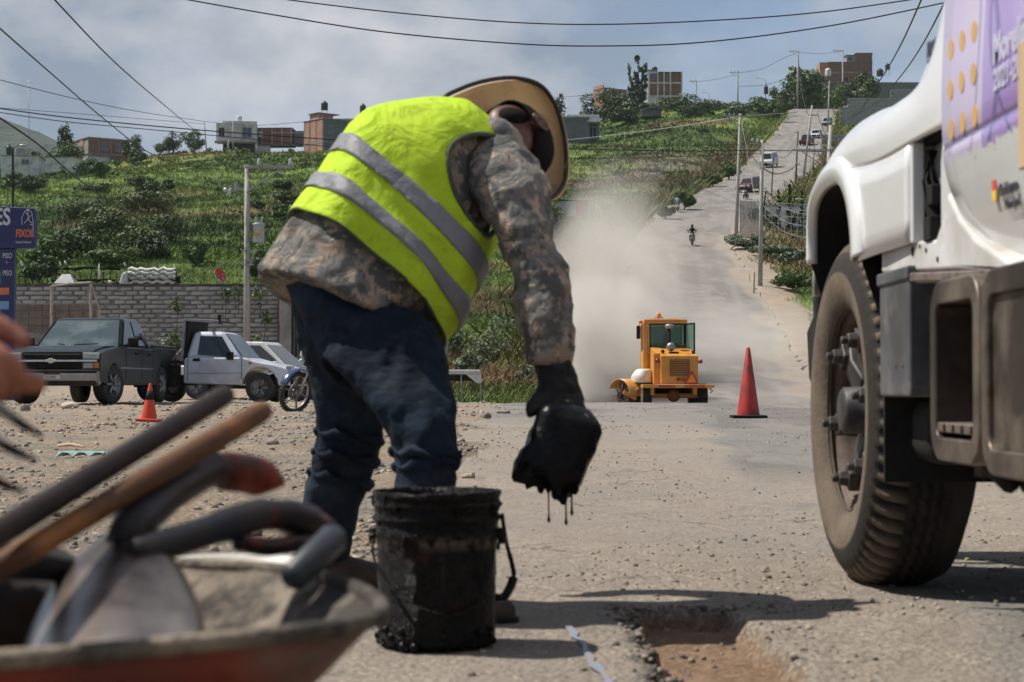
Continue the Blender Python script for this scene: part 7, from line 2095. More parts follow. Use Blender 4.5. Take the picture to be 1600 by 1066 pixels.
# ================================================================ vehicles, machines and cones
M_TYREK = simple('car_tyre', (.022, .021, .020), (.05, .045, .04), rough=.85, scale=8)
M_ALLOY = simple('alloy', (.28, .28, .29), (.16, .16, .17), rough=.4, metal=.6, scale=20)
M_LAMPG = simple('headlamp_glass', (.42, .44, .40), (.30, .31, .28), rough=.15)
M_AMBER = simple('amber_lens', (.55, .16, .03), rough=.25)
M_REDL = simple('red_lens', (.35, .02, .02), rough=.25)
M_PLATE = simple('plate_white', (.55, .55, .55), rough=.5)
M_WSCR = simple('windscreen', (.05, .075, .08), (.11, .14, .14), rough=.06, scale=1.6, lo=.45, hi=.62, spec=.9)
M_TINT = simple('tinted_glass', (.010, .012, .014), rough=.06, spec=.9)
def wheel_car(root, x, y, z, r, w, out, hubmat=None, spokes=6, steer=0):
 """wheel with its axle along local y; out = +1/-1 the side its face shows"""
 hubmat = hubmat or M_ALLOY
 m = MB(); w2 = w / 2
 m.lathe([(r * .62, -w2 * .9), (r * .86, -w2), (r * .97, -w2 * .85), (r, -w2 * .5), (r * .985, -w2 * .3), (r, -w2 * .1), (r * .985, 0.0), (r, w2 * .2), (r * .985, w2 * .35), (r, w2 * .5), (r * .97, w2 * .85), (r * .86, w2), (r * .62, w2 * .9)], axis='y', seg=36)
 o = m.build('wheel', M_TYREK, root, True); o.location = (x, y, z); o.rotation_euler = (0, 0, steer)
 m = MB()
 yo = out * w2
 m.lathe([(r * .63, yo * .95), (r * .60, yo * .85), (r * .57, yo * .5), (r * .2, yo * .45), (0, yo * .45)], axis='y', seg=28)
 m.build('rim', hubmat, o, True)
 for i in range(spokes):
  a = 2 * PI * i / spokes
  c, s_ = math.cos(a), math.sin(a)
  m = MB(); m.tube([(c * r * .10, yo * .66, s_ * r * .10), (c * r * .56, yo * .82, s_ * r * .56)], [r * .11, r * .075], 6)
  m.build('spoke', hubmat, o, True)
 MB().lathe([(0, yo * .86), (r * .13, yo * .82), (r * .15, yo * .5)], axis='y', seg=14).build('hub_cap', M_CHASSIS, o, True)
 return o
def arch_poly(pts, wheels, r, n=9, zb=.35):
 """side outline (x, z): upper line points rear->front, lower edge gets wheel arches"""
 out = list(pts)
 x_last = pts[-1][0]
 for wx in sorted(wheels, reverse=True):
  for i in range(n + 1):
   a = PI * i / n
   out.append((wx + r * math.cos(a), max(zb, .38 + r * math.sin(a) * 1.02)))
 return out
def quad_panel(p, th, mat, name, parent, off):
 """thin panel from four 3-D corners pushed out along off"""
 off = V(off); vs = [V(q) for q in p] + [V(q) + off * th for q in p]
 m = MB().add(vs, [(3, 2, 1, 0), (4, 5, 6, 7), (0, 1, 5, 4), (1, 2, 6, 5), (2, 3, 7, 6), (3, 0, 4, 7)])
 return m.build(name, mat, parent)
def frustum(x0, x1, x0t, x1t, z0, z1, hw, hwt, mat, name, root, bevel=.03):
 vs = [(x0, -hw, z0), (x1, -hw, z0), (x1, hw, z0), (x0, hw, z0), (x0t, -hwt, z1), (x1t, -hwt, z1), (x1t, hwt, z1), (x0t, hwt, z1)]
 return MB().add(vs, [(0, 3, 2, 1), (4, 5, 6, 7), (0, 1, 5, 4), (1, 2, 6, 5), (2, 3, 7, 6), (3, 0, 4, 7)]).build(name, mat, root, bevel=bevel)
def side_glass(q, hw, hwt, z0, z1, mat, root, name='window', sides=(-1, 1), push=.012):
 """q: four (x, z) points on the cabin side"""
 for s_ in sides:
  P_ = []
  for (x, z) in q:
   t = (z - z0) / (z1 - z0); P_.append((x, s_ * (hw + (hwt - hw) * t), z))
  if s_ < 0: P_ = P_[::-1]
  quad_panel(P_, push, mat, name, root, (0, s_, .15))
def end_glass(xb, xt, z0, z1, hw, hwt, f0, f1, mat, root, name, sgn, inset=.10, push=.012):
 def P(f, s_):
  w = hw + (hwt - hw) * f - inset; return (xb + (xt - xb) * f, s_ * w, z0 + (z1 - z0) * f)
 q = [P(f0, -1), P(f0, 1), P(f1, 1), P(f1, -1)]
 return quad_panel(q, push, mat, name, root, (sgn, 0, .4))
def dark_pickup():
 FX = (80 - 800) * 36.6 / F
 th = math.radians(-90 - 5)          # forward direction
 fwd = V((math.cos(th), math.sin(th), 0))
 L = 5.7
 ctr = V((FX, 36.6, 0)) - fwd * (L / 2)
 z = gz(FX, 37.0)
 e = empty('pickup_truck', (ctr.x, ctr.y, z + .02), th, 'dark green four door pickup facing the camera at left of the dirt lot', 'pickup truck')
 P_ = simple('dark_green_paint', (.006, .011, .010), (.009, .014, .012), rough=.3, scale=2, coat=.15, spec=.3, dust=(.035, .033, .028), dustscale=1.2, dlo=.5, dhi=1.2)
 PG = simple('green_hood_paint', (.010, .045, .035), rough=.2, coat=.5)
 h = L / 2
 wx = (h - .95, -h + 1.25); r = .43
 side = [(-h + .02, .52), (-h, 1.0), (-h + .02, 1.20), (.0 - .95, 1.20), (-.95, 1.16), (h - 1.55, 1.17), (h - 1.2, 1.15), (h - .5, 1.09), (h - .12, 1.02), (h - .05, .92), (h - .03, .58), (h - .1, .45)]
 body = MB().prism(arch_poly(side, wx, r), 'y', -.98, .98).build('body', P_, e, bevel=.05)
 MB().bx(-h + .08, -1.0, -.86, .86, 1.195, 1.215).build('bed_floor', M_RUB, e)
 for s_ in (-1, 1): MB().bx(-h + .02, -.98, s_ * .97, s_ * .88, 1.19, 1.26).build('bed_rail', P_, e, bevel=.02)
 MB().bx(-h, -h + .08, -.95, .95, 1.19, 1.26).build('tailgate', P_, e, bevel=.02)
 z0, z1 = 1.14, 1.80; hw, hwt = .93, .72
 frustum(-.98, h - 1.62, -.72, h - 2.42, z0, z1, hw, hwt, P_, 'cab', e, .11)
 end_glass(h - 1.62, h - 2.42, z0, z1, hw, hwt, .05, .90, M_WSCR, e, 'windscreen', 1, .08)
 side_glass([(-.72, 1.22), (.05, 1.22), (.02, 1.72), (-.60, 1.72)], hw, hwt, z0, z1, M_TINT, e)
 side_glass([(.16, 1.22), (h - 1.80, 1.22), (h - 2.38, 1.72), (.13, 1.72)], hw, hwt, z0, z1, M_TINT, e)
 MB().prism([(h - 1.62, 1.12), (h - 1.58, 1.19), (h - .9, 1.175), (h - .3, 1.10), (h - .1, 1.03), (h - .1, 1.0)], 'y', -.80, .80).build('hood', P_, e, bevel=.03)
 MB().bx(h - .20, h - .06, -.60, .58, 1.015, 1.050).build('hood_edge', PG, e, bevel=.015)
 MB().bx(h - .10, h - .02, -.60, .60, .70, 1.00).build('grille', M_CHASSIS, e, bevel=.02)
 for i in range(7): MB().bx(h - .03, h - .005, -.58, .58, .72 + i * .04, .728 + i * .04).build('grille_slat', M_RUB, e)
 MB().bx(h - .06, h + .02, -.93, .93, .838, .882).build('chrome_bar', M_CHROME, e, bevel=.01)
 m = MB(); m.box((h + .02, 0, .86), (.03, .20, .055)); m.box((h + .02, 0, .86), (.032, .09, .10)); m.build('bow_tie_badge', simple('badge_gold', (.62, .60, .50), rough=.3, metal=.5), e, bevel=.01)
 for s_ in (-1, 1):
  a = MB().bx(h - .16, h - .035, s_ * .62, s_ * .95, .89, 1.02).build('headlight', M_LAMPG, e, bevel=.02)
  MB().bx(h - .16, h - .035, s_ * .62, s_ * .84, .70, .83).build('headlight', M_LAMPG, e, bevel=.02)
  MB().bx(h - .18, h - .03, s_ * .845, s_ * .95, .71, .83).build('turn_signal', M_AMBER, e, bevel=.01)
  m = MB(); m.box((h - 2.0 + .15, s_ * 1.10, 1.27), (.12, .22, .20)); o = m.build('door_mirror', M_RUB, e, bevel=.04)
  MB().bx(h - 1.92, h - 1.84, s_ * .92, s_ * 1.02, 1.18, 1.22).build('mirror_stay', M_RUB, e)
  for x in (-.05, -.90, h - 1.75): MB().bx(x - .006, x + .006, s_ * .978, s_ * .984, .5, 1.16).build('door_gap', M_RUB, e)
  MB().bx(-.9, h - 1.35, s_ * .975, s_ * .992, .72, .75).build('side_moulding', M_STEEL, e)
  for x in (-.70, .28): MB().bx(x, x + .16, s_ * .98, s_ * 1.005, 1.02, 1.06).build('door_handle', M_RUB, e, bevel=.008)
  MB().bx(h - .1, h + .1, s_ * .40, s_ * .54, .42, .50).build('fog_lamp', M_LAMPG, e, bevel=.01)
  MB().bx(-h - .01, -h + .05, s_ * .80, s_ * .96, .75, 1.12).build('tail_light', M_REDL, e)
 m = MB(); m.prism([(h - .22, .42), (h - .22, .66), (h + .06, .67), (h + .13, .60), (h + .12, .46), (h - .02, .36)], 'y', -.97, .97); m.build('front_bumper', simple('bumper_steel', (.30, .30, .30), (.22, .20, .18), rough=.35, metal=.5, scale=3), e, bevel=.03)
 MB().bx(h + .05, h + .135, -.93, .93, .375, .46).build('bumper_valance', M_CHASSIS, e, bevel=.02)
 MB().bx(h + .04, h + .115, -.95, .95, .605, .68).build('bumper_pad', M_CHASSIS, e, bevel=.02)
 pl = MB().bx(h + .12, h + .135, -.10, .22, .50, .62).build('licence_plate', M_PLATE, e)
 MB().bx(h + .132, h + .139, -.10, .22, .585, .62).build('plate_band', simple('plate_maroon', (.12, .02, .03)), pl)
 text('NG-57294-B', .065, simple('plate_ink', (.03, .05, .04)), pl, (h + .137, -.07, .518), (PI / 2, 0, PI / 2), xs=.62, ext=.001, bold=.001)
 for s_ in (-1, 1):
  MB().tube([(h - 1.55, s_ * .1 - .15, 1.215), (h - 1.66, s_ * .42, 1.235)], .012, 5).build('wiper', M_RUB, e)
 for (x, st) in ((wx[0], math.radians(-16)), (wx[1], 0)):
  for s_ in (-1, 1): wheel_car(e, x, s_ * .86, .40, .40, .27, s_, M_ALLOY, 6, st)
 MB().bx(-h + .3, h - .4, -.75, .75, .40, .55).build('underbody', M_RUB, e)
 for x in wx:
  MB().bx(x - .5, x + .5, -.74, .74, .5, 1.0).build('wheel_well', M_RUB, e)
 return e
dark_pickup()
def silver_pickup():
 Yp = 42.5; k = Yp / F
 th = math.radians(-7)
 x0 = (322 - 800) * k
 z = gz(x0, Yp) + .02
 e = empty('flatbed_pickup', (x0, Yp, z), th, 'silver two door pickup with black flatbed and headboard facing right', 'pickup truck')
 P_ = simple('silver_paint', (.62, .66, .74), (.55, .59, .66), rough=.28, metal=.1, scale=1.5, coat=.4, dust=(.26, .23, .19), dustscale=1.3, dlo=.48, dhi=.95)
 def X(px): return (px - 322) * k / math.cos(th) + .0
 def Z(py): return (625 - py) * k
 fr = X(470)
 wxf = X(422); r = .40
 side = [(X(302), .42), (X(303), Z(560)), (X(305), Z(556)), (X(388), Z(556) + .0), (X(394), Z(556)), (X(420), Z(563)), (X(445), Z(567)), (X(462), Z(573)), (fr, Z(582)), (fr + .02, Z(590)), (fr + .0, Z(600)), (fr - .1, .38)]
 body = MB().prism(arch_poly(side, [wxf], r, zb=.34), 'y', -.83, .83).build('body', P_, e, bevel=.05)
 z0, z1 = Z(557), Z(516)
 xb, xf, xbt, xft = X(304), X(396), X(314), X(362)
 hw, hwt = .80, .62
 frustum(xb, xf, xbt, xft, z0 - .02, z1, hw, hwt, P_, 'cab', e, .10)
 side_glass([(X(324), Z(552)), (X(381), Z(556)), (X(360), Z(524)), (X(326), Z(523))], hw, hwt, z0 - .02, z1, M_TINT, e)
 end_glass(xf, xft, z0 - .02, z1, hw, hwt, .08, .92, M_WSCR, e, 'windscreen', 1, .06)
 MB().bx(X(372), X(382), -.94, -.84, Z(560), Z(548)).build('door_mirror', M_RUB, e, bevel=.02)
 for s_ in (-1, 1):
  for x in (X(310), X(394)): MB().bx(x - .006, x + .006, s_ * .828, s_ * .834, .5, z0).build('door_gap', M_RUB, e)
  MB().bx(X(310), X(394), s_ * .826, s_ * .832, z0 - .35, z0 - .335).build('body_crease', M_ALLOY, e)
  MB().bx(X(318), X(329), s_ * .83, s_ * .855, Z(562), Z(557.5)).build('door_handle', M_RUB, e, bevel=.01)
 MB().lathe([(0, -.86), (.035, -.855), (.04, -.83)], c=(X(407), 0, Z(565)), axis='y', seg=12).build('turn_signal', M_AMBER, e)
 MB().bx(fr - .35, fr + .06, -.82, .82, .40, .58).build('front_bumper', M_CHASSIS, e, bevel=.03)
 for s_ in (-1, 1): MB().bx(fr - .12, fr + .015, s_ * .5, s_ * .80, .66, .82).build('headlight', M_LAMPG, e, bevel=.02)
 for s_ in (-1, 1): wheel_car(e, wxf, s_ * .74, .33, .335, .22, s_, M_ALLOY, 6)
 xr = X(252)
 for s_ in (-1, 1): wheel_car(e, xr, s_ * .74, .33, .335, .22, s_, M_ALLOY, 6)
 MB().bx(X(225), X(301), -.86, .86, Z(566), Z(561)).build('flatbed', M_RUB, e, bevel=.01)
 for (a, b) in ((226, 262), (264, 300)): MB().bx(X(a), X(b), -.875, -.855, Z(602), Z(563)).build('drop_side', M_CHASSIS, e, bevel=.008)
 for (a, b) in ((272, 290), (294, 301)): MB().bx(X(a), X(b), -.882, -.872, Z(567.5), Z(566)).build('side_trim', M_STEEL, e)
 MB().bx(X(225), X(228), -.86, .86, Z(600), Z(563)).build('tail_board', M_CHASSIS, e)
 MB().bx(X(225), X(300), -.4, .4, .38, .62).build('frame_rail', M_CHASSIS, e)
 MB().prism([(X(298.5), Z(562)), (X(302), Z(562)), (X(307), Z(497)), (X(303), Z(497))], 'y', -.86, -.78).build('headboard_post', M_STEEL, e, bevel=.005)
 MB().prism([(X(298.5), Z(562)), (X(302), Z(562)), (X(307), Z(497)), (X(303), Z(497))], 'y', .78, .86).build('headboard_post', M_STEEL, e, bevel=.005)
 MB().prism([(X(302), Z(560)), (X(306), Z(560)), (X(310), Z(499)), (X(306), Z(499))], 'y', -.78, .78).build('headboard', M_CHASSIS, e)
 for y in (-.84, .60): MB().box((X(334), y, Z(500)), ((356 - 306) * k, .07, .06), (0, math.radians(3), 0)).build('roof_rack_bar', M_STEEL, e, bevel=.006)
 for px in (312, 335, 357): MB().bx(X(px) - .03, X(px) + .03, -.84, .6, Z(502), Z(500)).build('rack_cross_bar', M_CHASSIS, e)
 MB().bx(X(357), X(361), -.86, -.80, Z(504), Z(491)).build('rack_post', M_CHASSIS, e)
 MB().cyl((X(284), -.8, Z(561)), (X(300), -.8, Z(543)), .025, seg=6).build('stay', M_STEEL, e)
 return e, X, Z
sp_e, SX, SZ = silver_pickup()
def small_car(name, px, Y, heading, L, W, H, paint, label, kind='sedan', cat='car', group='vehicles on the climbing road'):
 x = (px - 800) * Y / F
 e = empty(name, (x, Y, gz(x, Y) + .02), heading, label, cat, group)
 dx = .5 * L
 f = V((math.cos(heading), math.sin(heading)))
 za = gz(x + f.x * dx, Y + f.y * dx); zb_ = gz(x - f.x * dx, Y - f.y * dx)
 e.rotation_euler = (0, -math.atan2(za - zb_, 2 * dx), heading)
 h = L / 2; wx = (h - .8, -h + .8); r = .36; bz = H * .56
 if kind == 'van': side = [(-h + .05, .45), (-h, .8), (-h + .05, bz), (h - .6, bz), (h - .15, bz * .85), (h, .6), (h - .05, .4)]
 elif kind == 'suv': side = [(-h + .05, .45), (-h, .8), (-h + .08, bz), (h - 1.2, bz), (h - .25, bz * .92), (h, .65), (h - .05, .4)]
 elif kind == 'pickup': side = [(-h + .05, .45), (-h, .8), (-h, bz), (h - 1.2, bz), (h - .2, bz * .92), (h, .65), (h - .05, .4)]
 else: side = [(-h + .05, .4), (-h, .6), (-h + .1, bz), (-h + .7, bz + .03), (h - 1.1, bz), (h - .2, bz * .82), (h, .55), (h - .05, .35)]
 MB().prism(arch_poly(side, wx, r, 7), 'y', -W / 2, W / 2).build('body', paint, e, bevel=.05)
 hw, hwt = W / 2 - .05, W / 2 - .22
 c = {'van': (-h + .1, h - .5, -h + .2, h - 1.1), 'suv': (-h + .15, h - 1.15, -h + .45, h - 1.9), 'pickup': (-.6, h - 1.2, -.45, h - 1.85), 'sedan': (-h + .55, h - 1.05, -h + 1.25, h - 1.8)}[kind]
 frustum(*c, bz - .02, H, hw, hwt, paint, 'cab', e, .05)
 end_glass(c[1], c[3], bz - .02, H, hw, hwt, .08, .88, M_TINT, e, 'windscreen', 1, .08)
 end_glass(c[0], c[2], bz - .02, H, hw, hwt, .12, .85, M_TINT, e, 'rear_window', -1, .10)
 zA, zB = bz + .06, H - .10
 mid = (c[0] + c[1]) / 2
 for (a, b) in ((0, .48), (.52, 1)):
  xa0 = c[0] + .12 + (c[1] - c[0] - .3) * a; xb0 = c[0] + .12 + (c[1] - c[0] - .3) * b
  xa1 = c[2] + .06 + (c[3] - c[2] - .12) * a; xb1 = c[2] + .06 + (c[3] - c[2] - .12) * b
  side_glass([(xa0, zA), (xb0, zA), (xb1, zB), (xa1, zB)], hw, hwt, bz - .02, H, M_TINT, e)
 for s_ in (-1, 1):
  MB().bx(h - .12, h + .01, s_ * (W / 2 - .38), s_ * (W / 2 - .06), .58, .74).build('headlight', M_LAMPG, e, bevel=.02)
  MB().bx(-h - .01, -h + .1, s_ * (W / 2 - .26), s_ * (W / 2 - .04), .65, .9).build('tail_light', M_REDL, e)
  for x_ in wx: wheel_car(e, x_, s_ * (W / 2 - .12), .32, .32, .2, s_, M_ALLOY, 5)
  MB().bx(c[1] - .35, c[1] - .22, s_ * (W / 2), s_ * (W / 2 + .16), bz + .02, bz + .16).build('door_mirror', paint, e, bevel=.02)
 MB().bx(h - .1, h + .05, -W / 2 + .08, W / 2 - .08, .34, .54).build('front_bumper', M_CHASSIS, e, bevel=.03)
 MB().bx(-h - .05, -h + .1, -W / 2 + .08, W / 2 - .08, .38, .56).build('rear_bumper', M_CHASSIS, e, bevel=.03)
 MB().bx(h - .04, h + .015, -.35, .35, .56, .70).build('grille', M_CHASSIS, e)
 MB().bx(-h + .3, h - .3, -W / 2 + .15, W / 2 - .15, .28, .5).build('underbody', M_RUB, e)
 return e
M_PW = simple('white_car_paint', (.62, .62, .61), (.55, .55, .54), rough=.3, coat=.4)
M_PR = simple('dark_red_paint', (.15, .014, .018), (.12, .012, .016), rough=.25, coat=.5)
M_PS = simple('grey_car_paint', (.30, .32, .34), rough=.3, coat=.4)
dn = math.radians(-90 - 27)           # driving down the hill towards us
small_car('car', 1172, 221, math.radians(-90 - 30), 4.4, 1.8, 1.7, M_PR, 'dark red car coming round the bend between two poles', 'suv')
small_car('van', 1203, 288, math.radians(-90 - 20), 5.2, 1.95, 2.25, M_PW, 'white van coming down the road above the dark red car', 'van', 'van')
small_car('pickup_truck', 1262, 335, math.radians(90 - 20), 5.2, 1.9, 1.8, M_PR, 'reddish pickup with white roof below the first white car', 'pickup', 'pickup truck')
small_car('car', 1277, 352, math.radians(-90 - 20), 4.2, 1.75, 1.55, M_PW, 'white car parked right above the reddish pickup', 'sedan')
small_car('car', 1294, 385, math.radians(-90 - 18), 4.3, 1.75, 1.6, M_PS, 'silver car highest of those beside the grey block wall', 'suv')
small_car('car', 1231, 455, math.radians(-175), 4.2, 1.7, 1.5, M_PW, 'white car half hidden by bushes at the road summit', 'sedan')
x_ = (404 - 800) * 48 / F
small_car('car', 402, 47.5, math.radians(-12), 4.3, 1.7, 1.48, M_PW, 'white car parked right behind the silver pickup bonnet', 'sedan', 'car', None)
small_car('car', 486, 50, math.radians(195), 3.7, 1.6, 1.42, simple('sky_blue_paint', (.16, .42, .55), rough=.3, coat=.4), 'light blue car behind the parked motorcycle, mostly hidden by the worker', 'sedan', 'car', None)
def motorcycle(loc, heading, paint, label, lean=0.0, steer=0.0, group=None):
 e = empty('motorcycle', loc, heading, label, 'motorcycle', group)
 e.rotation_euler = (lean, 0, heading)
 def wh(x, z, st=0):
  m = MB(); r = .30
  prof = [(r * .86, -.035), (r * .96, -.042), (r, -.02), (r * 1.01, 0), (r, .02), (r * .96, .042), (r * .86, .035), (r * .84, 0)]
  m.lathe(prof, axis='y', seg=40, closed=True)
  for i in range(40):
   a = 2 * PI * i / 40
   for s_ in (-1, 1): m.box((math.cos(a) * r * 1.005, s_ * .02, math.sin(a) * r * 1.005), (.02, .026, .022), (0, -a, 0))
  o = m.build('wheel', M_TYREK, e, False); o.location = (x, 0, z); o.rotation_euler = (0, 0, st); o['kind'] = 'stuff'
  m = MB(); m.lathe([(r * .86, -.02), (r * .80, -.02), (r * .80, .02), (r * .86, .02)], axis='y', seg=32, closed=True); m.lathe([(0, -.06), (.045, -.06), (.045, .06), (0, .06)], axis='y', seg=14)
  m.lathe([(.06, -.03), (.12, -.03), (.12, -.024), (.06, -.024)], axis='y', seg=20, closed=True); m.build('rim', M_ALLOY, o, True)
  for i in range(6):
   a = 2 * PI * i / 6; MB().tube([(math.cos(a) * .03, 0, math.sin(a) * .03), (math.cos(a + .25) * r * .81, 0, math.sin(a + .25) * r * .81)], [.018, .012], 6).build('spoke', M_ALLOY, o, True)
  return o
 wh(.66, .30, steer); wh(-.62, .30)
 for s_ in (-1, 1): MB().tube([(.66, s_ * .075, .30), (.54, s_ * .075, .72), (.46, s_ * .06, .92)], [.022, .020, .022], 8).build('fork', M_CHROME, e, True)
 m = MB(); L = []
 for i in range(13):
  a = math.radians(20 + 130 * i / 12); L.append([V((.66 + .35 * math.cos(a), y, .30 + .35 * math.sin(a) + .015 * (1 - abs(y) / .06))) for y in (-.06, -.03, 0, .03, .06)])
 m.grid(L); o = m.build('front_mudguard', paint, e, True, solid=.008)
 L = []
 m = MB()
 for i in range(11):
  a = math.radians(40 + 130 * i / 10); L.append([V((-.62 + .37 * math.cos(a), y, .34 + .36 * math.sin(a))) for y in (-.08, 0, .08)])
 m.grid(L); m.build('rear_mudguard', paint, e, True, solid=.008)
 m = MB(); loft(m, [(V((.34, 0, .86)), .07, .11, V((0, 0, 1))), (V((.2, 0, .88)), .11, .14, V((0, 0, 1))), (V((0, 0, .86)), .10, .13, V((0, 0, 1))), (V((-.1, 0, .80)), .06, .10, V((0, 0, 1)))], seg=16); m.build('fuel_tank', paint, e, True)
 m = MB(); loft(m, [(V((-.02, 0, .80)), .05, .10, V((0, 0, 1))), (V((-.3, 0, .79)), .05, .13, V((0, 0, 1))), (V((-.62, 0, .83)), .045, .11, V((0, 0, 1))), (V((-.80, 0, .88)), .02, .07, V((0, 0, 1)))], seg=14); m.build('seat', M_RUB, e, True)
 m = MB(); loft(m, [(V((-.3, 0, .70)), .07, .10, V((0, 0, 1))), (V((-.6, 0, .75)), .06, .10, V((0, 0, 1))), (V((-.85, 0, .82)), .03, .06, V((0, 0, 1)))], seg=12); m.build('tail_cover', paint, e, True)
 m = MB(); m.ball((.0, 0, .42), (.20, .13, .16)); m.cyl((.05, 0, .5), (.14, 0, .68), .09, .08, 10); m.build('engine', M_HUB, e, True)
 MB().tube([(.46, 0, .9), (.1, 0, .70), (-.1, 0, .5), (-.62, 0, .30)], .025, 6).build('frame', M_CHASSIS, e, True)
 MB().tube([(.1, -.12, .35), (-.2, -.15, .25), (-.75, -.16, .34)], [.022, .03, .04], 8).build('exhaust', M_CHROME, e, True)
 MB().tube([(.34, -.36, 1.04), (.44, -.2, 1.02), (.46, 0, .96), (.44, .2, 1.02), (.34, .36, 1.04)], .014, 7).build('handlebar', M_CHASSIS, e, True)
 m = MB(); m.ball((.60, 0, .88), (.06, .09, .09), 12, 8); m.build('headlight', M_LAMPG, e, True)
 MB().lathe([(.09, 0), (.095, .04), (.07, .06)], c=(0, 0, 0), axis='x', seg=14).build('headlight_ring', M_CHROME, e).location = (.57, 0, .88)
 for s_ in (-1, 1):
  mr = MB(); mr.tube([(.38, s_ * .26, 1.03), (.36, s_ * .36, 1.18)], .007, 5); mr.build('mirror_stem', M_CHASSIS, e)
  MB().ball((.36, s_ * .38, 1.21), (.012, .065, .04), 10, 6).build('mirror', M_CHASSIS, e, True)
  MB().ball((.50, s_ * .15, .84), (.03, .025, .025), 8, 5).build('turn_signal', M_AMBER, e, True)
 MB().cyl((-.05, .1, .3), (-.12, .28, -.02), .012, seg=6).build('side_stand', M_CHASSIS, e)
 return e
xm = (462 - 800) * 27.2 / F
M_MB = simple('blue_moto_paint', (.035, .05, .15), (.06, .08, .2), rough=.2, coat=.6)
motorcycle(V((xm + .30, 27.75, gz(xm, 27.2))), math.radians(238), M_MB, 'parked blue motorcycle leaning on its stand behind the worker legs', math.radians(-13), math.radians(-8))
M_JACK = simple('dark_jacket', (.022, .022, .026), rough=.8)
M_TROU = simple('dark_trousers', (.02, .025, .04), rough=.9)
M_HELM = simple('black_helmet', (.012, .012, .014), rough=.2, coat=.5)
def rider(bike, jacket, label, helmet=None):
 """a seated person on a motorcycle; same location and heading as the bike"""
 e = empty('person', bike.location, bike.rotation_euler.z, label, 'person', None)
 e.rotation_euler = bike.rotation_euler
 J = [((-.25, 0, .90), .14), ((-.20, 0, 1.12), .13), ((-.12, 0, 1.34), .14), ((-.08, 0, 1.48), .055), ((-.06, 0, 1.60), .085),
         ((-.11, .19, 1.36), .06), ((.05, .30, 1.14), .045), ((.30, .33, 1.06), .035), ((-.11, -.19, 1.36), .06), ((.05, -.30, 1.14), .045), ((.30, -.33, 1.06), .035),
         ((-.20, .11, .88), .09), ((.16, .19, .80), .065), ((.02, .17, .40), .045), ((.15, .17, .36), .035), ((-.20, -.11, .88), .09), ((.16, -.19, .80), .065), ((.02, -.17, .40), .045), ((.15, -.17, .36), .035)]
 E = [(0, 1), (1, 2), (2, 3), (3, 4), (2, 5), (5, 6), (6, 7), (2, 8), (8, 9), (9, 10), (0, 11), (11, 12), (12, 13), (13, 14), (0, 15), (15, 16), (16, 17), (17, 18)]
 me = bpy.data.meshes.new('body'); me.from_pydata([j[0] for j in J], E, [])
 b = link_mesh('body', me, jacket, e); md = b.modifiers.new('skin', 'SKIN'); md.use_smooth_shade = True
 for i, j in enumerate(J): me.skin_vertices[0].data[i].radius = (j[1], j[1])
 me.skin_vertices[0].data[0].use_root = True
 md = b.modifiers.new('sub', 'SUBSURF'); md.levels = 1; md.render_levels = 1
 MB().ball((-.05, 0, 1.62), (.125, .115, .13), 14, 10).build('helmet', helmet or M_HELM, e, True)
 MB().box((.06, 0, 1.62), (.03, .16, .07)).build('visor', M_TINT, e, bevel=.01)
 return e
def road_spot(px, Y): x = (px - 800) * Y / F; return V((x, Y, gz(x, Y) + .01))
MG = 'motorcycles on the climbing road'
b1 = motorcycle(road_spot(1082, 150), math.radians(-90 - 8), simple('dark_moto_paint', (.03, .03, .035), rough=.3), 'dark motorcycle coming down the middle of the dusty road', group=MG)
rider(b1, M_JACK, 'motorcycle rider in dark clothes riding down the dusty road')
b2 = motorcycle(road_spot(1059, 189), math.radians(85), simple('grey_moto_paint', (.25, .26, .28), rough=.3), 'small motorcycle climbing along the left road edge', group=MG)
rider(b2, simple('pale_jacket', (.30, .32, .33), rough=.8), 'rider in pale jacket on the motorcycle at left road edge')
b3 = motorcycle(road_spot(1166, 208), math.radians(-90 - 25), simple('white_moto_paint', (.5, .5, .5), rough=.3), 'pale scooter just in front of the dark red car', group=MG)
rider(b3, M_JACK, 'scooter rider just in front of the dark red car')
def stander(name_label, x, y, z, h, jacket, trou, pose='stand'):
 e = empty('person', (x, y, z), RNG.uniform(0, 6), name_label, 'person')
 s_ = h / 1.72
 J = [((0, 0, .92), .13), ((0, 0, 1.15), .12), ((0, 0, 1.38), .13), ((0, 0, 1.50), .05), ((0, .02, 1.62), .085), ((0, .18, 1.38), .055), ((.02, .24, 1.10), .04), ((.06, .22, .86), .03),
         ((0, -.18, 1.38), .055), ((.02, -.24, 1.10), .04), ((.06, -.22, .86), .03), ((0, .09, .88), .09), ((.03, .10, .48), .06), ((-.03, .10, .06), .045), ((.1, .10, .03), .035), ((0, -.09, .88), .09), ((.10, -.10, .48), .06), ((.08, -.10, .06), .045), ((.2, -.10, .03), .035)]
 E = [(0, 1), (1, 2), (2, 3), (3, 4), (2, 5), (5, 6), (6, 7), (2, 8), (8, 9), (9, 10), (0, 11), (11, 12), (12, 13), (13, 14), (0, 15), (15, 16), (16, 17), (17, 18)]
 me = bpy.data.meshes.new('body'); me.from_pydata([tuple(c * s_ for c in j[0]) for j in J], E, [])
 b = link_mesh('body', me, jacket, e); b.modifiers.new('skin', 'SKIN').use_smooth_shade = True
 for i, j in enumerate(J): me.skin_vertices[0].data[i].radius = (j[1] * s_, j[1] * s_)
 me.skin_vertices[0].data[0].use_root = True
 md = b.modifiers.new('sub', 'SUBSURF'); md.levels = 1; md.render_levels = 1
 return e
g_ = road_spot(1157, 262); stander('person in dark clothes walking on the verge beside the bend pole', g_.x, g_.y, g_.z, 1.7, M_JACK, M_TROU)
YT = 44.0; k = YT / F
xt = (700 - 800) * k
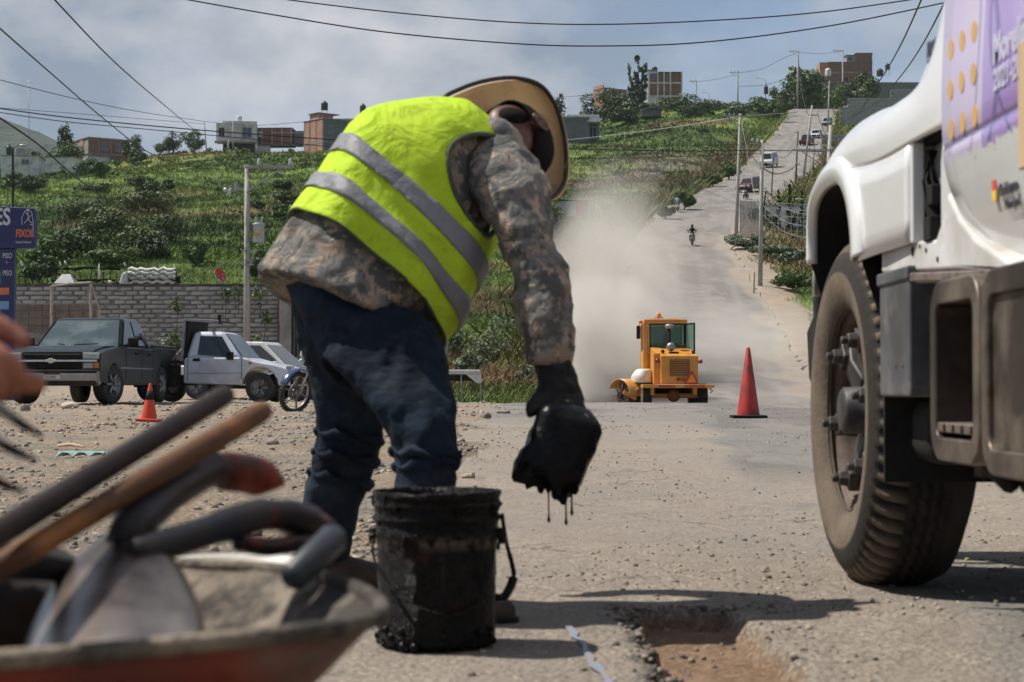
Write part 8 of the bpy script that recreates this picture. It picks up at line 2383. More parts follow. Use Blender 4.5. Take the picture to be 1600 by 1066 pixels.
e = empty('flatbed_trailer', (xt, YT, gz(xt, YT)), math.radians(3), 'old white flatbed trailer standing in weeds at the road crest', 'trailer')
Zt = lambda py: (633 - py) * k
MB().bx(-1.9, (751 - 700) * k, 0, 1.7, Zt(588), Zt(581)).build('deck', simple('trailer_white', (.58, .58, .57), (.42, .40, .37), rough=.6, scale=4), e, bevel=.02)
MB().prism([((728 - 700) * k, Zt(588)), ((752 - 700) * k, Zt(588)), ((752 - 700) * k, Zt(602)), ((745 - 700) * k, Zt(602))], 'y', 0, .06).build('corner_plate', M_WHITEP, e, bevel=.005)
MB().bx(-1.9, (745 - 700) * k, .1, 1.6, Zt(598), Zt(589)).build('frame_rail', M_CHASSIS, e)
for dx in (15, 51): MB().bx((720 + dx - 15 - 700) * k if dx == 15 else (750 - 700) * k, (721.5 - 700) * k if dx == 15 else (752 - 700) * k, .02, .06, Zt(633) - .1, Zt(588)).build('leg', M_STEEL, e)
for y in (.2, 1.5): MB().lathe([(0, -.09), (.30, -.09), (.32, 0), (.30, .09), (0, .09)], c=(-.9, y, .3), axis='y', seg=20).build('wheel', M_TYREK, e, True)
def cone(px, Y, h, w, label, mat, tilt=0.0, band=None, base=None):
 p = gpt(px, Y)
 e = empty('traffic_cone', (p.x, p.y, p.z), 0, label, 'traffic cone', 'traffic cones')
 e.rotation_euler = (0, tilt, 0)
 r = w * .33
 MB().lathe([(r, .03), (r * .98, .06), (r * .18, h - .01), (r * .12, h), (r * .05, h), (r * .05, h - .02)], seg=36).build('cone_body', mat, e, True)
 MB().bx(-w / 2, w / 2, -w / 2, w / 2, .004, .035).build('base', base or mat, e, bevel=.012)
 if band:
  t0, t1 = band; f = lambda t: r * (.98 - .80 * t) * 1.01 + .001
  MB().lathe([(f(t0), .06 + (h - .07) * t0), (f(t1), .06 + (h - .07) * t1)], seg=36).build('tape_band', M_RUB, e, True, solid=.003)
 return e
M_CR = simple('old_cone_red', (.42, .030, .020), (.30, .022, .018), rough=.55, scale=6, dust=(.07, .022, .018), dustscale=5.5, dlo=.52, dhi=.66, bumps=.3)
M_CO = simple('bright_cone_orange', (.62, .060, .015), (.52, .045, .015), rough=.5, scale=8, dust=(.18, .04, .02), dustscale=9, dlo=.58, dhi=.7)
cone(1169, 23.7, .90, .44, 'tall worn red traffic cone with black base between sweeper and truck', M_CR, base=M_RUB)
cone(233, 22.5, .46, .29, 'short bright orange traffic cone in front of the dark pickup', M_CO, tilt=math.radians(2), band=(.52, .80))
YS = 52.0; ks = YS / F
xs_ = (1055 - 800) * ks
zs_ = float(rtop(np.array([xs_]), np.array([YS]))[0])
sw = empty('road_sweeper', (xs_, YS, zs_), 0, 'yellow cab road sweeper seen from behind in its dust', 'sweeper')
def SXp(px): return (px - 1055) * ks
YB = HZ + (CAM_Z - zs_) / ks
def SZp(py): return (YB - py) * ks
M_YEL = simple('sweeper_yellow', (.62, .27, .035), (.54, .22, .03), rough=.4, scale=3, dust=(.42, .30, .17), dustscale=2.5, dlo=.52, dhi=.9)
M_YELT = simple('sweeper_dusty_top', (.58, .42, .24), (.5, .33, .16), rough=.8, scale=4)
M_MESHB = simple('radiator_mesh', (.10, .060, .032), (.05, .032, .02), rough=.8, scale=60)
B = lambda n, a, b, y0, y1, c, d, mat, bv=.012, par=None: MB().bx(SXp(a), SXp(b), y0, y1, SZp(d), SZp(c)).build(n, mat, par or sw, bevel=bv)
box = MB().add([(SXp(1033), 0, SZp(600)), (SXp(1091), 0, SZp(600)), (SXp(1091), 1.3, SZp(600)), (SXp(1021), 1.3, SZp(600)), (SXp(1033), 0, SZp(556)), (SXp(1091), 0, SZp(556)), (SXp(1085), 1.3, SZp(541)), (SXp(1021), 1.3, SZp(541))],
               [(0, 3, 2, 1), (4, 5, 6, 7), (0, 1, 5, 4), (1, 2, 6, 5), (2, 3, 7, 6), (3, 0, 4, 7)]).build('engine_cover', M_YEL, sw, bevel=.02)
B('side_cover', 1022, 1032.5, .15, 1.3, 552, 600, M_YEL)
B('radiator_grille', 1046.5, 1077.5, -.015, .0, 562, 588, M_MESHB, .0)
for i in range(9): B('grille_slat', 1047, 1077, -.03, -.016, 563.5 + i * 2.8, 564.3 + i * 2.8, M_YEL, .0)
text('BROCE', .125, M_RUB, sw, (SXp(1057), -.006, SZp(595)), FR, xs=.62, ext=.001, bold=.003)
m = MB(); m.prism([(SXp(1069), SZp(600.5)), (SXp(1091), SZp(600.5)), (SXp(1091), SZp(598)), (SXp(1082), SZp(580)), (SXp(1079), SZp(580)), (SXp(1069), SZp(598))], 'y', -.06, -.045); tri = m.build('warning_triangle', simple('triangle_red', (.45, .05, .02), rough=.4), sw)
MB().prism([(SXp(1072.5), SZp(598)), (SXp(1088), SZp(598)), (SXp(1080.5), SZp(584.5))], 'y', -.068, -.06).build('triangle_face', simple('triangle_orange', (.80, .28, .02), rough=.4), tri)
dk = B('deck', 1003, 1115, -.25, .9, 601, 606.5, M_YEL)
for (a, b) in ((1028, 1054), (1068, 1100)): B('reflector_strip', a, b, -.258, -.25, 602, 605.5, simple('reflector_red', (.45, .07, .03)) if a == 1028 else bpy.data.materials['reflector_red'], 0, dk)
B('cab_floor', 1010, 1082, 1.35, 2.6, 548, 585, M_YEL)
B('cab_roof', 1011, 1080.5, 1.2, 2.75, 496.5, 503.5, M_YEL, .02)
B('roof_vent', 1022, 1070, 1.4, 2.5, 495, 496.5, M_YELT, .01)
for (a, b) in ((1010.5, 1017), (1018.5, 1020.5), (1076.5, 1079.5)): B('cab_post', a, b, 1.30, 1.38, 503, 555 if a > 1011 else 590, M_YEL if a < 1076 else M_CHASSIS, .006)
B('cab_post', 1011, 1014, 2.55, 2.62, 503, 550, M_YEL, .006); B('cab_post', 1077, 1079, 2.55, 2.62, 503, 550, M_CHASSIS, .006)
def glassmat():
 m, nt, b = _mat('green_tint_glass')
 b.inputs['Base Color'].default_value = (.45, .62, .56, 1); b.inputs['Roughness'].default_value = .03
 tr = N(nt, 'ShaderNodeBsdfTransparent'); tr.inputs['Color'].default_value = (.38, .52, .48, 1)
 ms = N(nt, 'ShaderNodeMixShader'); ms.inputs[0].default_value = .16
 nt.links.new(tr.outputs[0], ms.inputs[1]); nt.links.new(b.outputs[0], ms.inputs[2]); nt.links.new(ms.outputs[0], nt.nodes['Material Output'].inputs['Surface'])
 return m
M_GG = glassmat()
B('rear_window', 1021, 1076.5, 1.325, 1.335, 504, 542, M_GG, 0)
for (a, b, c, d) in ((1020, 1077, 503.4, 505), (1020, 1077, 540.5, 543.5), (1020, 1022, 505, 541), (1075, 1077, 505, 541)): B('window_frame', a, b, 1.30, 1.36, c, d, M_RUB, .005)
B('front_window', 1014, 1077, 2.60, 2.61, 505, 545, M_GG, 0)
B('dash', 1022, 1076, 2.2, 2.5, 534, 550, M_RUB)
dr = MB().add([(SXp(1079), 1.33, SZp(548)), (SXp(1088), .65, SZp(548)), (SXp(1088), .65, SZp(504)), (SXp(1079), 1.33, SZp(504)), (SXp(1079) + .02, 1.35, SZp(548)), (SXp(1088) + .02, .67, SZp(548)), (SXp(1088) + .02, .67, SZp(504)), (SXp(1079) + .02, 1.35, SZp(504))],
         [(0, 1, 2, 3), (7, 6, 5, 4), (0, 4, 5, 1), (1, 5, 6, 2), (2, 6, 7, 3), (3, 7, 4, 0)]).build('door', M_GG, sw)
for (p0, p1) in (((1079, 1.33, 548), (1088, .65, 548)), ((1088, .65, 548), (1088, .65, 504)), ((1088, .65, 504), (1079, 1.33, 504))):
 MB().cyl((SXp(p0[0]) + .01, p0[1], SZp(p0[2])), (SXp(p1[0]) + .01, p1[1], SZp(p1[2])), .025, seg=6).build('door_frame', M_RUB, dr)
m = MB(); m.cyl((SXp(1038), 1.9, SZp(496)), (SXp(1038), 1.9, SZp(492)), .05, seg=10); bc = m.build('beacon_bracket', M_STEEL, sw)
for dx in (-6, 6): MB().cyl((SXp(1038 + dx), 1.9, SZp(496.5)), (SXp(1038 + dx * .9), 1.9, SZp(492)), .012, seg=5).build('bracket_leg', M_STEEL, sw)
MB().cyl((SXp(1031.5), 1.9, SZp(492)), (SXp(1044.5), 1.9, SZp(492)), .014, seg=5).build('bracket_bar', M_STEEL, sw)
MB().lathe([(.06, 0), (.065, .02), (.060, .10), (.03, .13), (0, .13)], c=(SXp(1038), 1.9, SZp(492)), seg=14).build('beacon', simple('beacon_orange', (.75, .14, .02), rough=.2), sw, True)
m = MB(); m.tube([(SXp(1013), 1.8, SZp(502)), (SXp(1007), 1.7, SZp(500)), (SXp(1004), 1.65, SZp(507))], .018, 6); m.build('mirror_arm', M_YEL, sw)
MB().ball((SXp(1007), 1.5, SZp(500)), (.06, .05, .045), 8, 6).build('marker_lamp', M_AMBER, sw, True)
B('mirror', 1000.5, 1006.5, 1.55, 1.66, 506, 527.5, M_RUB, .03); B('mirror_back', 1005.5, 1008.5, 1.56, 1.65, 507, 527, M_YEL, .01)
MB().cyl((SXp(1050), .9, SZp(547)), (SXp(1050), .9, SZp(509)), .04, seg=10).build('intake_stack', M_CHASSIS, sw, True)
MB().lathe([(0, 0), (.10, .0), (.125, .03), (.125, .10), (.09, .125), (0, .125)], c=(SXp(1050.5), .9, SZp(512)), seg=16).build('intake_cap', M_STEEL, sw, True)
MB().lathe([(0, -.12), (.05, -.12), (.11, -.09), (.125, -.03), (.09, .05), (0, .06)], c=(SXp(1051), .6, SZp(541.5)), axis='y', seg=20).build('air_cleaner', M_STEEL, sw, True)
MB().bx(SXp(1047), SXp(1062), .3, .6, SZp(553), SZp(550)).build('vent_plate', M_RUB, sw)
for px, py in ((1037, 549), (1070, 540), (1085, 550)): MB().ball((SXp(px), .3, SZp(py)), .055, 8, 6).build('work_lamp', M_CHASSIS, sw, True)
MB().lathe([(0, -.05), (.06, -.04), (.065, .03), (0, .04)], c=(SXp(1028), .12, SZp(563.5)), axis='y', seg=14).build('tail_light', M_REDL, sw, True)
MB().lathe([(0, -.05), (.06, -.04), (.065, .03), (0, .04)], c=(SXp(1094.5), .0, SZp(565)), axis='y', seg=14).build('tail_light', M_REDL, sw, True)
MB().cyl((SXp(1091), .05, SZp(565)), (SXp(1095), .02, SZp(565)), .02, seg=5).build('lamp_arm', M_CHASSIS, sw)
def sweeper_wheel(px, r, w, y):
 m = MB(); z = r
 m.lathe([(r * .5, -w / 2), (r * .9, -w / 2), (r, -w * .38), (r, w * .38), (r * .9, w / 2), (r * .5, w / 2)], c=(0, 0, 0), axis='x', seg=30)
 o = m.build('wheel', M_TYREK, sw, True); o.location = (SXp(px), y, z)
 for i in range(5):
  m = MB(); m.lathe([(r * 1.005, -.008), (r * 1.005, .008)], axis='x', seg=30); o2 = m.build('tread_rib', M_CHASSIS, o, True, solid=.012); o2.location = ((i - 2) * w * .18, 0, 0)
 MB().lathe([(0, -w * .3), (r * .5, -w * .3), (r * .5, w * .3), (0, w * .3)], axis='x', seg=20).build('rim', M_YEL, o)
sweeper_wheel(1100, .35, .27, .55); sweeper_wheel(1012, .35, .27, .55); sweeper_wheel(1096, .35, .25, 2.6); sweeper_wheel(1020, .35, .25, 2.6)
MB().cyl((SXp(1010), .55, .36), (SXp(1100), .55, .36), .07, seg=10).build('axle', M_YEL, sw)
MB().ball((SXp(1055), .52, .36), (.19, .17, .18), 14, 10).build('differential', simple('brown_yellow', (.25, .10, .025), rough=.7), sw, True)
B('frame_bracket', 1017, 1023, .1, .4, 606, 618, M_YEL); B('frame_bracket', 1083, 1090, .1, .4, 606, 617, M_YEL); B('frame_block', 1026, 1082, .9, 2.6, 606, 622, M_CHASSIS)
B('splash_flap', 1001, 1004, -.1, -.08, 605, 636, M_YELT, 0)
m = MB(); m.tube([(SXp(1108), -.1, SZp(607)), (SXp(1113), -.1, SZp(611)), (SXp(1109), -.1, SZp(614))], .02, 6); m.build('tow_hook', M_CHASSIS, sw)
m = MB(); loft(m, [(V((SXp(1008), .9, SZp(598))), .34, .4, V((1, 0, 0))), (V((SXp(1007), .9, SZp(588))), .32, .4, V((1, 0, 0))), (V((SXp(1009), .9, SZp(578))), .22, .32, V((1, 0, 0))), (V((SXp(1010), .9, SZp(576))), .14, .2, V((1, 0, 0)))], seg=20)
m.build('water_tank', M_WHITEP, sw, True)
bx_, by_ = SXp(992), 1.0
m = MB(); Rb_ = random.Random(2)
for i in range(420):
 a = Rb_.uniform(0, 2 * PI); y = Rb_.uniform(-.5, .5); r0, r1 = .10, .36 + Rb_.uniform(-.03, .02)
 d_r = Rb_.uniform(-.12, .12)
 p0 = V((math.cos(a) * r0, y, math.sin(a) * r0)); p1 = V((math.cos(a + d_r) * r1, y + Rb_.uniform(-.04, .04), math.sin(a + d_r) * r1))
 w_ = V((-math.sin(a), 0, math.cos(a))) * .010
 m.add([p0 - w_, p0 + w_, p1 + w_, p1 - w_], [(0, 1, 2, 3)])
br = m.build('broom', simple('broom_bristle', (.20, .11, .075), (.10, .055, .045), rough=.9, scale=30), sw, weld=False, recalc=False)
br.location = (bx_, by_, .37); br.rotation_euler = (0, 0, math.radians(-50)); br['kind'] = 'stuff'
MB().cyl((0, -.52, 0), (0, .52, 0), .10, seg=12).build('broom_core', M_CHASSIS, br)
m = MB(); L = []
for i in range(13):
 a = math.radians(-8 + 165 * i / 12); L.append([V((math.cos(a) * .43, y, math.sin(a) * .43)) for y in (-.54, 0, .54)])
m.grid(L); o = m.build('broom_cover', M_YEL, sw, True, solid=.02); o.location = (bx_, by_, .40); o.rotation_euler = (0, 0, math.radians(-50))
MB().box((SXp(986), .55, SZp(618)), (.42, .08, .12), (0, math.radians(28), 0)).build('broom_arm', M_YEL, sw, bevel=.01)
MB().box((SXp(993), .5, SZp(612)), (.34, .05, .05), (0, math.radians(-38), 0)).build('broom_link', M_YELT, sw, bevel=.008)
dv = empty('person', (xs_ + SXp(1049), YS + 1.85, zs_ + .85), PI / 2, 'sweeper driver seen from behind through the cab window', 'person')
J = [((0, 0, .35), .15), ((0, 0, .62), .16), ((0, 0, .90), .16), ((.01, 0, 1.04), .06), ((.02, 0, 1.16), .09), ((0, .20, .90), .07), ((.18, .28, .66), .05), ((.42, .2, .66), .035), ((0, -.20, .90), .07), ((.18, -.28, .66), .05), ((.42, -.2, .66), .035), ((.05, .12, .32), .09), ((.45, .15, .34), .07), ((.5, .15, .0), .05), ((.05, -.12, .32), .09), ((.45, -.15, .34), .07), ((.5, -.15, .0), .05)]
E = [(0, 1), (1, 2), (2, 3), (3, 4), (2, 5), (5, 6), (6, 7), (2, 8), (8, 9), (9, 10), (0, 11), (11, 12), (12, 13), (0, 14), (14, 15), (15, 16)]
me = bpy.data.meshes.new('body'); me.from_pydata([(j[0][0], j[0][1] * 1.25, j[0][2]) for j in J], E, [])
b = link_mesh('body', me, M_JACK, dv); b.modifiers.new('skin', 'SKIN').use_smooth_shade = True
for i, j in enumerate(J): me.skin_vertices[0].data[i].radius = (j[1], j[1])
me.skin_vertices[0].data[0].use_root = True
b.modifiers.new('sub', 'SUBSURF').render_levels = 1
MB().ball((.0, 0, 1.20), (.12, .11, .10), 12, 8).build('cap', M_HELM, dv, True)
# ================================================================ foreground: wheelbarrow, tools, hand
M_BARROW = simple('barrow_red_steel', (.23, .030, .012), (.07, .018, .012), rough=.55, scale=9, dust=(.20, .14, .10), dustscale=5, dlo=.50, dhi=.75, bumps=.2)
M_GRIT = simple('dried_grit', (.27, .22, .165), (.17, .145, .115), rough=.95, scale=10, dust=(.045, .038, .033), dustscale=9, dlo=.44, dhi=.58, bumps=.9, bscale=90, bdist=.006)
RZb = .39
rimP = [(-1.05, 1.22), (-.62, 1.33), (-.39, 1.435), (-.255, 1.53), (-.175, 1.60), (-.130, 1.67), (-.122, 1.74), (-.135, 1.84), (-.175, 1.98), (-.235, 2.10), (-.31, 2.165), (-.45, 2.20), (-.75, 2.18), (-1.05, 2.10), (-1.16, 1.95), (-1.2, 1.65), (-1.16, 1.35)]
RP = closed_cat([V((x, y, RZb)) for x, y in rimP], 5)
cB = sum(RP, V((0, 0, 0))) / len(RP)
bz_ = .10
wb = empty('wheelbarrow', (cB.x, cB.y, 0), 0, 'rusty red wheelbarrow with gritty tray in the blurred foreground', 'wheelbarrow')
WO = V((cB.x, cB.y, 0))
def inset(p, t, z):
 q = cB + (p - cB) * (1 - t); q.z = z; return q
m = MB(off=WO)
m.grid([[inset(p, 0, RZb) for p in RP], [inset(p, .10, RZb - .045) for p in RP], [inset(p, .30, RZb - .13) for p in RP], [inset(p, .46, RZb - .21) for p in RP], [inset(p, .55, bz_ + .0) for p in RP], [inset(p, .98, bz_) for p in RP]], closed_u=True)
tray = m.build('tray', M_BARROW, wb, True, solid=.003)
m = MB(off=WO)
m.grid([[inset(p, .004, RZb + .004) for p in RP], [inset(p, .13, RZb - .034) for p in RP], [inset(p, .33, RZb - .108) for p in RP], [inset(p, .50, RZb - .16) for p in RP], [inset(p, .97, RZb - .175) for p in RP]], closed_u=True)
gr_ = m.build('grit_crust', M_GRIT, wb, True)
md = gr_.modifiers.new('sub', 'SUBSURF'); md.levels = 2; md.render_levels = 2
md = gr_.modifiers.new('lumps', 'DISPLACE'); md.texture = clouds('grit_a', .03, 3); md.strength = .010; md.mid_level = .8; md.texture_coords = 'LOCAL'
m = MB(off=WO); m.tube(RP + RP[:1], .0085, 8, cap=False); rl = m.build('rolled_rim', M_GRIT, wb, True)
MB(off=WO).lathe([(.09, -.035), (.16, -.04), (.17, 0), (.16, .04), (.09, .035)], c=(-.42, 1.72, .17), axis='y', seg=28).build('wheel', M_TYREK, wb, True)
for y in (1.45, 1.98):
 MB(off=WO).tube([(-.30, y, .10), (-.9, y, .085), (-1.5, y - .05 * (1 if y < 1.7 else -1), .33), (-1.9, y, .42)], .016, 8).build('handle_tube', M_BARROW, wb, True)
 MB(off=WO).tube([(-1.15, y, .10), (-1.18, y, .02), (-1.1, y, .005)], .014, 7).build('leg', M_BARROW, wb, True)
def tool(name, label, cat='tool', org=None):
 return empty(name, org, 0, label, cat, None)
def pt(px, py, Y): return pix(px, py, Y)
M_HDARK = simple('dark_wood', (.040, .027, .025), (.020, .015, .015), spec=.15, rough=.55, scale=7, stretch=(1, 1, 4))
M_HBROWN = simple('worn_wood', (.34, .145, .045), (.11, .050, .024), spec=.25, rough=.6, scale=5, lo=.42, hi=.58)
M_IRON = simple('blue_black_iron', (.020, .022, .030), (.036, .030, .028), spec=.2, rough=.45, scale=12)
M_BLADE = simple('scoured_blade', (.46, .38, .32), (.09, .068, .055), rough=.28, metal=.75, scale=4, lo=.40, hi=.62, dust=(.06, .045, .04), dustscale=6, dlo=.52, dhi=.75)
M_GRIPR = simple('red_grip', (.34, .040, .014), (.04, .010, .008), rough=.5, spec=.3, scale=9, lo=.42, hi=.56)
M_GRIPD = simple('black_red_grip', (.014, .010, .010), (.16, .015, .008), rough=.4, spec=.3, scale=14, lo=.50, hi=.60)
a = pt(352, 617, 2.15); b = pt(-30, 850, 1.62)
e = tool('hoe', 'thick dark wooden handle, uppermost of the tools in the barrow', org=b)
m = MB(off=b); m.tube([a + (a - b).normalized() * .004, a, a.lerp(b, .03), a.lerp(b, .3), a.lerp(b, .6), b, b + (b - a) * .3], [.006, .0118, .0124, .0126, .0126, .0132, .0132], 18); m.build('handle', M_HDARK, e, True)
m = MB(off=b); m.box(b + V((-.10, -.02, -.07)), (.12, .03, .18), (0, .5, .3)); m.build('blade', M_IRON, e, bevel=.006)
a = pt(412, 642, 2.10); b = pt(40, 862, 1.70)
e = tool('pickaxe', 'brown worn wooden handle lying just below the thick dark one', org=b)
m = MB(off=b); m.tube([a + (a - b).normalized() * .004, a, a.lerp(b, .03), a.lerp(b, .3), a.lerp(b, .7), b, b + (b - a) * .15], [.006, .0112, .0125, .0128, .0125, .012, .012], 18); m.build('handle', M_HBROWN, e, True)
m = MB(off=b); m.tube([b + V((-.16, -.14, -.03)), b + V((-.07, -.02, .0)), b + V((.02, .12, -.03))], [.006, .022, .012], 10); m.build('head', M_IRON, e, True)
e0 = pt(205, 815, 1.86)
e = tool('shovel', 'shovel with shining rounded blade back up and red grip end', 'shovel', org=e0)
m = MB(off=e0)
sec = [((205, 812), 30, .010, 1.86), ((198, 828), 62, .022, 1.845), ((188, 850), 106, .036, 1.81), ((182, 892), 134, .046, 1.76), ((172, 950), 148, .046, 1.69), ((160, 1000), 134, .036, 1.62), ((140, 1040), 92, .020, 1.57), ((128, 1062), 34, .006, 1.54)]
P_ = []
for (c, hw_, dep, Y) in sec:
 cc = pt(c[0], c[1], Y); w = hw_ * Y / F
 P_.append([cc + V((w * math.sin(s_ * 1.35) / .976, .2 * w * abs(s_), -(dep * 1.15 + .01) * (1 - math.cos(s_ * 1.35)))) for s_ in np.linspace(-1, 1, 21)])
m.grid(P_); bl = m.build('blade', M_BLADE, e, True, solid=.0025)
md = bl.modifiers.new('sub', 'SUBSURF'); md.levels = 2; md.render_levels = 2
m = MB(off=e0); m.tube([pt(196, 850, 1.82), pt(212, 812, 1.87), pt(262, 770, 1.95), pt(330, 728, 2.03)], [.020, .023, .021, .0205], 18); m.build('socket', M_IRON, e, True)
m = MB(off=e0); m.tube([pt(182, 812, 1.845), pt(200, 808, 1.84), pt(214, 820, 1.845), pt(216, 838, 1.85)], .004, 8); m.build('red_tie', simple('red_cord', (.40, .035, .03), rough=.5), e, True)
m = MB(off=e0)
m.tube(catmull([pt(322, 735, 2.02), pt(352, 737, 2.05), pt(392, 742, 2.08), pt(414, 752, 2.09), pt(422, 768, 2.09)], 5), [.019] * 5 + [.022] * 5 + [.022] * 5 + [.020] * 5 + [.010], 18, up=V((0, 0, 1)))
m.build('grip', M_GRIPR, e, True)
e0 = pt(400, 800, 1.98)
e = tool('spade', 'black D-handled spade with red paint lying lowest over barrow rim', 'spade', org=e0)
m = MB(off=e0); m.tube(catmull([pt(205, 868, 1.80), pt(300, 838, 1.88), pt(380, 812, 1.95), pt(410, 804, 1.98)], 5), [.016] * 8 + [.018] * 8, 16); m.build('shaft', M_IRON, e, True)
m = MB(off=e0); m.tube(catmull([pt(400, 805, 1.97), pt(440, 806, 2.0), pt(485, 818, 2.03), pt(512, 838, 2.05)], 6), [.017] * 7 + [.019] * 6 + [.017] * 6, 14); m.build('d_arm', M_GRIPD, e, True)
m = MB(off=e0); m.tube(catmull([pt(372, 846, 1.93), pt(415, 855, 1.96), pt(455, 850, 1.99), pt(490, 846, 2.02)], 6), [.010] * 19, 12); m.build('d_arm', M_GRIPD, e, True)
m = MB(off=e0); m.tube([pt(452, 908, 1.92), pt(458, 902, 1.925), pt(520, 842, 1.99), pt(526, 836, 2.0)], [.010, .0155, .0165, .010], 18); m.build('d_bar', simple('grey_grip', (.045, .052, .064), (.028, .032, .04), spec=.3, rough=.45), e, True)
e0 = pt(368, 888, 2.46)
e = tool('pail', 'white pail standing on the ground right behind the barrow rim', 'pail', org=e0)
m = MB(off=e0); m.lathe([(0, -.350), (.080, -.350), (.096, -.004), (.102, 0), (.102, .010), (.092, .008), (.078, -.33), (0, -.33)], c=e0, seg=40); m.build('shell', M_WHITEP, e, True)
sk0 = pt(0, 930, 2.05)
m = MB(off=sk0)
for c, r in (((-20, 935, 2.02), (.11, .10, .05)), ((40, 905, 2.08), (.10, .06, .035))): m.ball(pt(*c), r, 18, 12)
o = m.build('sack', simple('dark_sack', (.018, .016, .015), (.03, .02, .018), rough=.9, scale=9, bumps=.6), None, True); o.location = sk0
md = o.modifiers.new('rm', 'REMESH'); md.mode = 'VOXEL'; md.voxel_size = .012; md.use_smooth_shade = True
md = o.modifiers.new('folds', 'DISPLACE'); md.texture = clouds('sack_a', .05); md.strength = .035; md.mid_level = .5; md.texture_coords = 'LOCAL'
tag(o, 'dark crumpled sack under the tools in the barrow', 'sack')
f0 = pt(-160, 640, 1.55)
e = tool('garden_fork', 'black fork with three tines poking in from the left edge', 'fork', org=f0)
for (x0, y0, x1, y1, ya, yb) in [(-100, 585, 64, 681, 1.62, 1.50), (-110, 650, 55, 719, 1.60, 1.50), (-120, 715, 38, 769, 1.58, 1.50)]:
 m = MB(off=f0); a = pt(x0, y0, ya); b = pt(x1, y1, yb); mid = a.lerp(b, .5) + V((0, 0, .004))
 m.tube([a, mid, a.lerp(b, .85), b], [.0072, .0068, .005, .0022], 10, flat=.7); m.build('tine', M_RUB, e, True)
m = MB(off=f0); m.tube([pt(-100, 580, 1.62), pt(-118, 650, 1.60), pt(-122, 722, 1.58)], .010, 10); m.build('crossbar', M_RUB, e, True)
m = MB(off=f0); m.tube([pt(-118, 650, 1.60), pt(-260, 600, 1.66), pt(-900, 330, 1.9)], [.010, .014, .016], 10); m.build('handle', M_HDARK, e, True)
h0 = V((-1.35, 1.55, 0))
hp = empty('person', h0, 0, 'person outside left edge whose bare brown hand reaches in', 'person')
M_SK2 = simple('sunburnt_skin', (.36, .135, .085), (.29, .10, .065), rough=.45, scale=16, bumps=.15, bscale=120)
m = MB()
def fg(pts, rs):
 q = catmull([pt(*p) for p in pts], 4); n = len(q)
 rr_ = [float(np.interp(i / (n - 1), np.linspace(0, 1, len(rs)), rs)) for i in range(n)]
 m.tube(q, rr_, 14)
 m.ball(q[-1], rs[-1] * .98, 12, 8)
HY = 1.50
fg([(-95, 480, HY + .03), (-50, 482, HY + .01), (-12, 506, HY), (18, 522, HY), (38, 533, HY)], [.0115, .0112, .0100, .0090, .0068])      # index
fg([(-100, 520, HY + .02), (-45, 535, HY - .01), (-5, 556, HY - .03), (22, 578, HY - .025), (18, 600, HY - .01)], [.0112, .0112, .0105, .0098, .008])
fg([(-100, 548, HY + .01), (-50, 565, HY - .03), (-18, 588, HY - .045), (-8, 612, HY - .03), (-28, 622, HY - .01)], [.0105, .0105, .0100, .009, .0075])
fg([(-105, 575, HY), (-65, 592, HY - .04), (-45, 612, HY - .05), (-48, 632, HY - .03), (-66, 636, HY - .01)], [.0095, .0095, .009, .008, .0068])
fg([(-120, 600, HY + .03), (-60, 612, HY + .02), (-10, 606, HY + .01), (28, 597, HY), (58, 600, HY)], [.013, .013, .0125, .0105, .0085])      # thumb
loft(m, [(pt(-300, 560, HY + .06), .040, .026, V((0, 0, 1))), (pt(-240, 555, HY + .05), .030, .022, V((0, 0, 1))), (pt(-190, 552, HY + .04), .034, .020, V((0, 0, 1))), (pt(-140, 550, HY + .03), .042, .019, V((0, 0, 1))), (pt(-95, 548, HY + .01), .040, .016, V((0, 0, 1)))], seg=20)
loft(m, [(pt(-900, 500, HY + .25), .055, .05, V((0, 0, 1))), (pt(-600, 540, HY + .16), .048, .044, V((0, 0, 1))), (pt(-300, 560, HY + .06), .038, .030, V((0, 0, 1))), (pt(-240, 556, HY + .05), .030, .024, V((0, 0, 1)))], seg=20)
m.off = h0
hb = m.build('body', M_SK2, hp); remesh(hb, .0032, 3)
m = MB(off=h0)
nb_ = pt(34, 529, HY); m.box(nb_ + V((-.001, -.0065, .002)), (.010, .002, .006), (.2, .55, 0)); m.build('fingernail', simple('nail', (.50, .28, .22), rough=.3), hp, bevel=.0015)
m = MB(off=h0); loft(m, [(pt(-1500, 300, HY + .5), .10, .10, V((0, 0, 1))), (pt(-1000, 480, HY + .28), .085, .08, V((0, 0, 1))), (pt(-620, 538, HY + .165), .070, .065, V((0, 0, 1)))], seg=20); m.build('sleeve', M_JACK, hp, True)
m = MB(off=h0)
J = [(V((-1.6, 2.2, .55)), .15), (V((-1.55, 2.15, .85)), .14), (V((-1.5, 2.1, 1.1)), .15), (V((-1.46, 2.06, 1.24)), .06), (V((-1.42, 2.04, 1.37)), .10), (V((-1.35, 2.0, 1.05)), .07), (V((-1.2, 1.85, .82)), .05),
     (V((-1.65, 2.0, 1.05)), .07), (V((-1.5, 1.8, .85)), .05), (V((-1.3, 1.75, .8)), .035), (V((-1.5, 2.1, .52)), .10), (V((-1.25, 1.95, .50)), .07), (V((-1.4, 2.1, .08)), .05), (V((-1.7, 2.1, .52)), .10), (V((-1.6, 1.8, .50)), .07), (V((-1.65, 2.05, .08)), .05)]
me = bpy.data.meshes.new('clothed_figure'); me.from_pydata([tuple(j[0] - h0) for j in J], [(0, 1), (1, 2), (2, 3), (3, 4), (2, 5), (5, 6), (2, 7), (7, 8), (8, 9), (0, 10), (10, 11), (11, 12), (0, 13), (13, 14), (14, 15)], [])
b = link_mesh('clothed_figure', me, M_JACK, hp); b.modifiers.new('skin', 'SKIN').use_smooth_shade = True
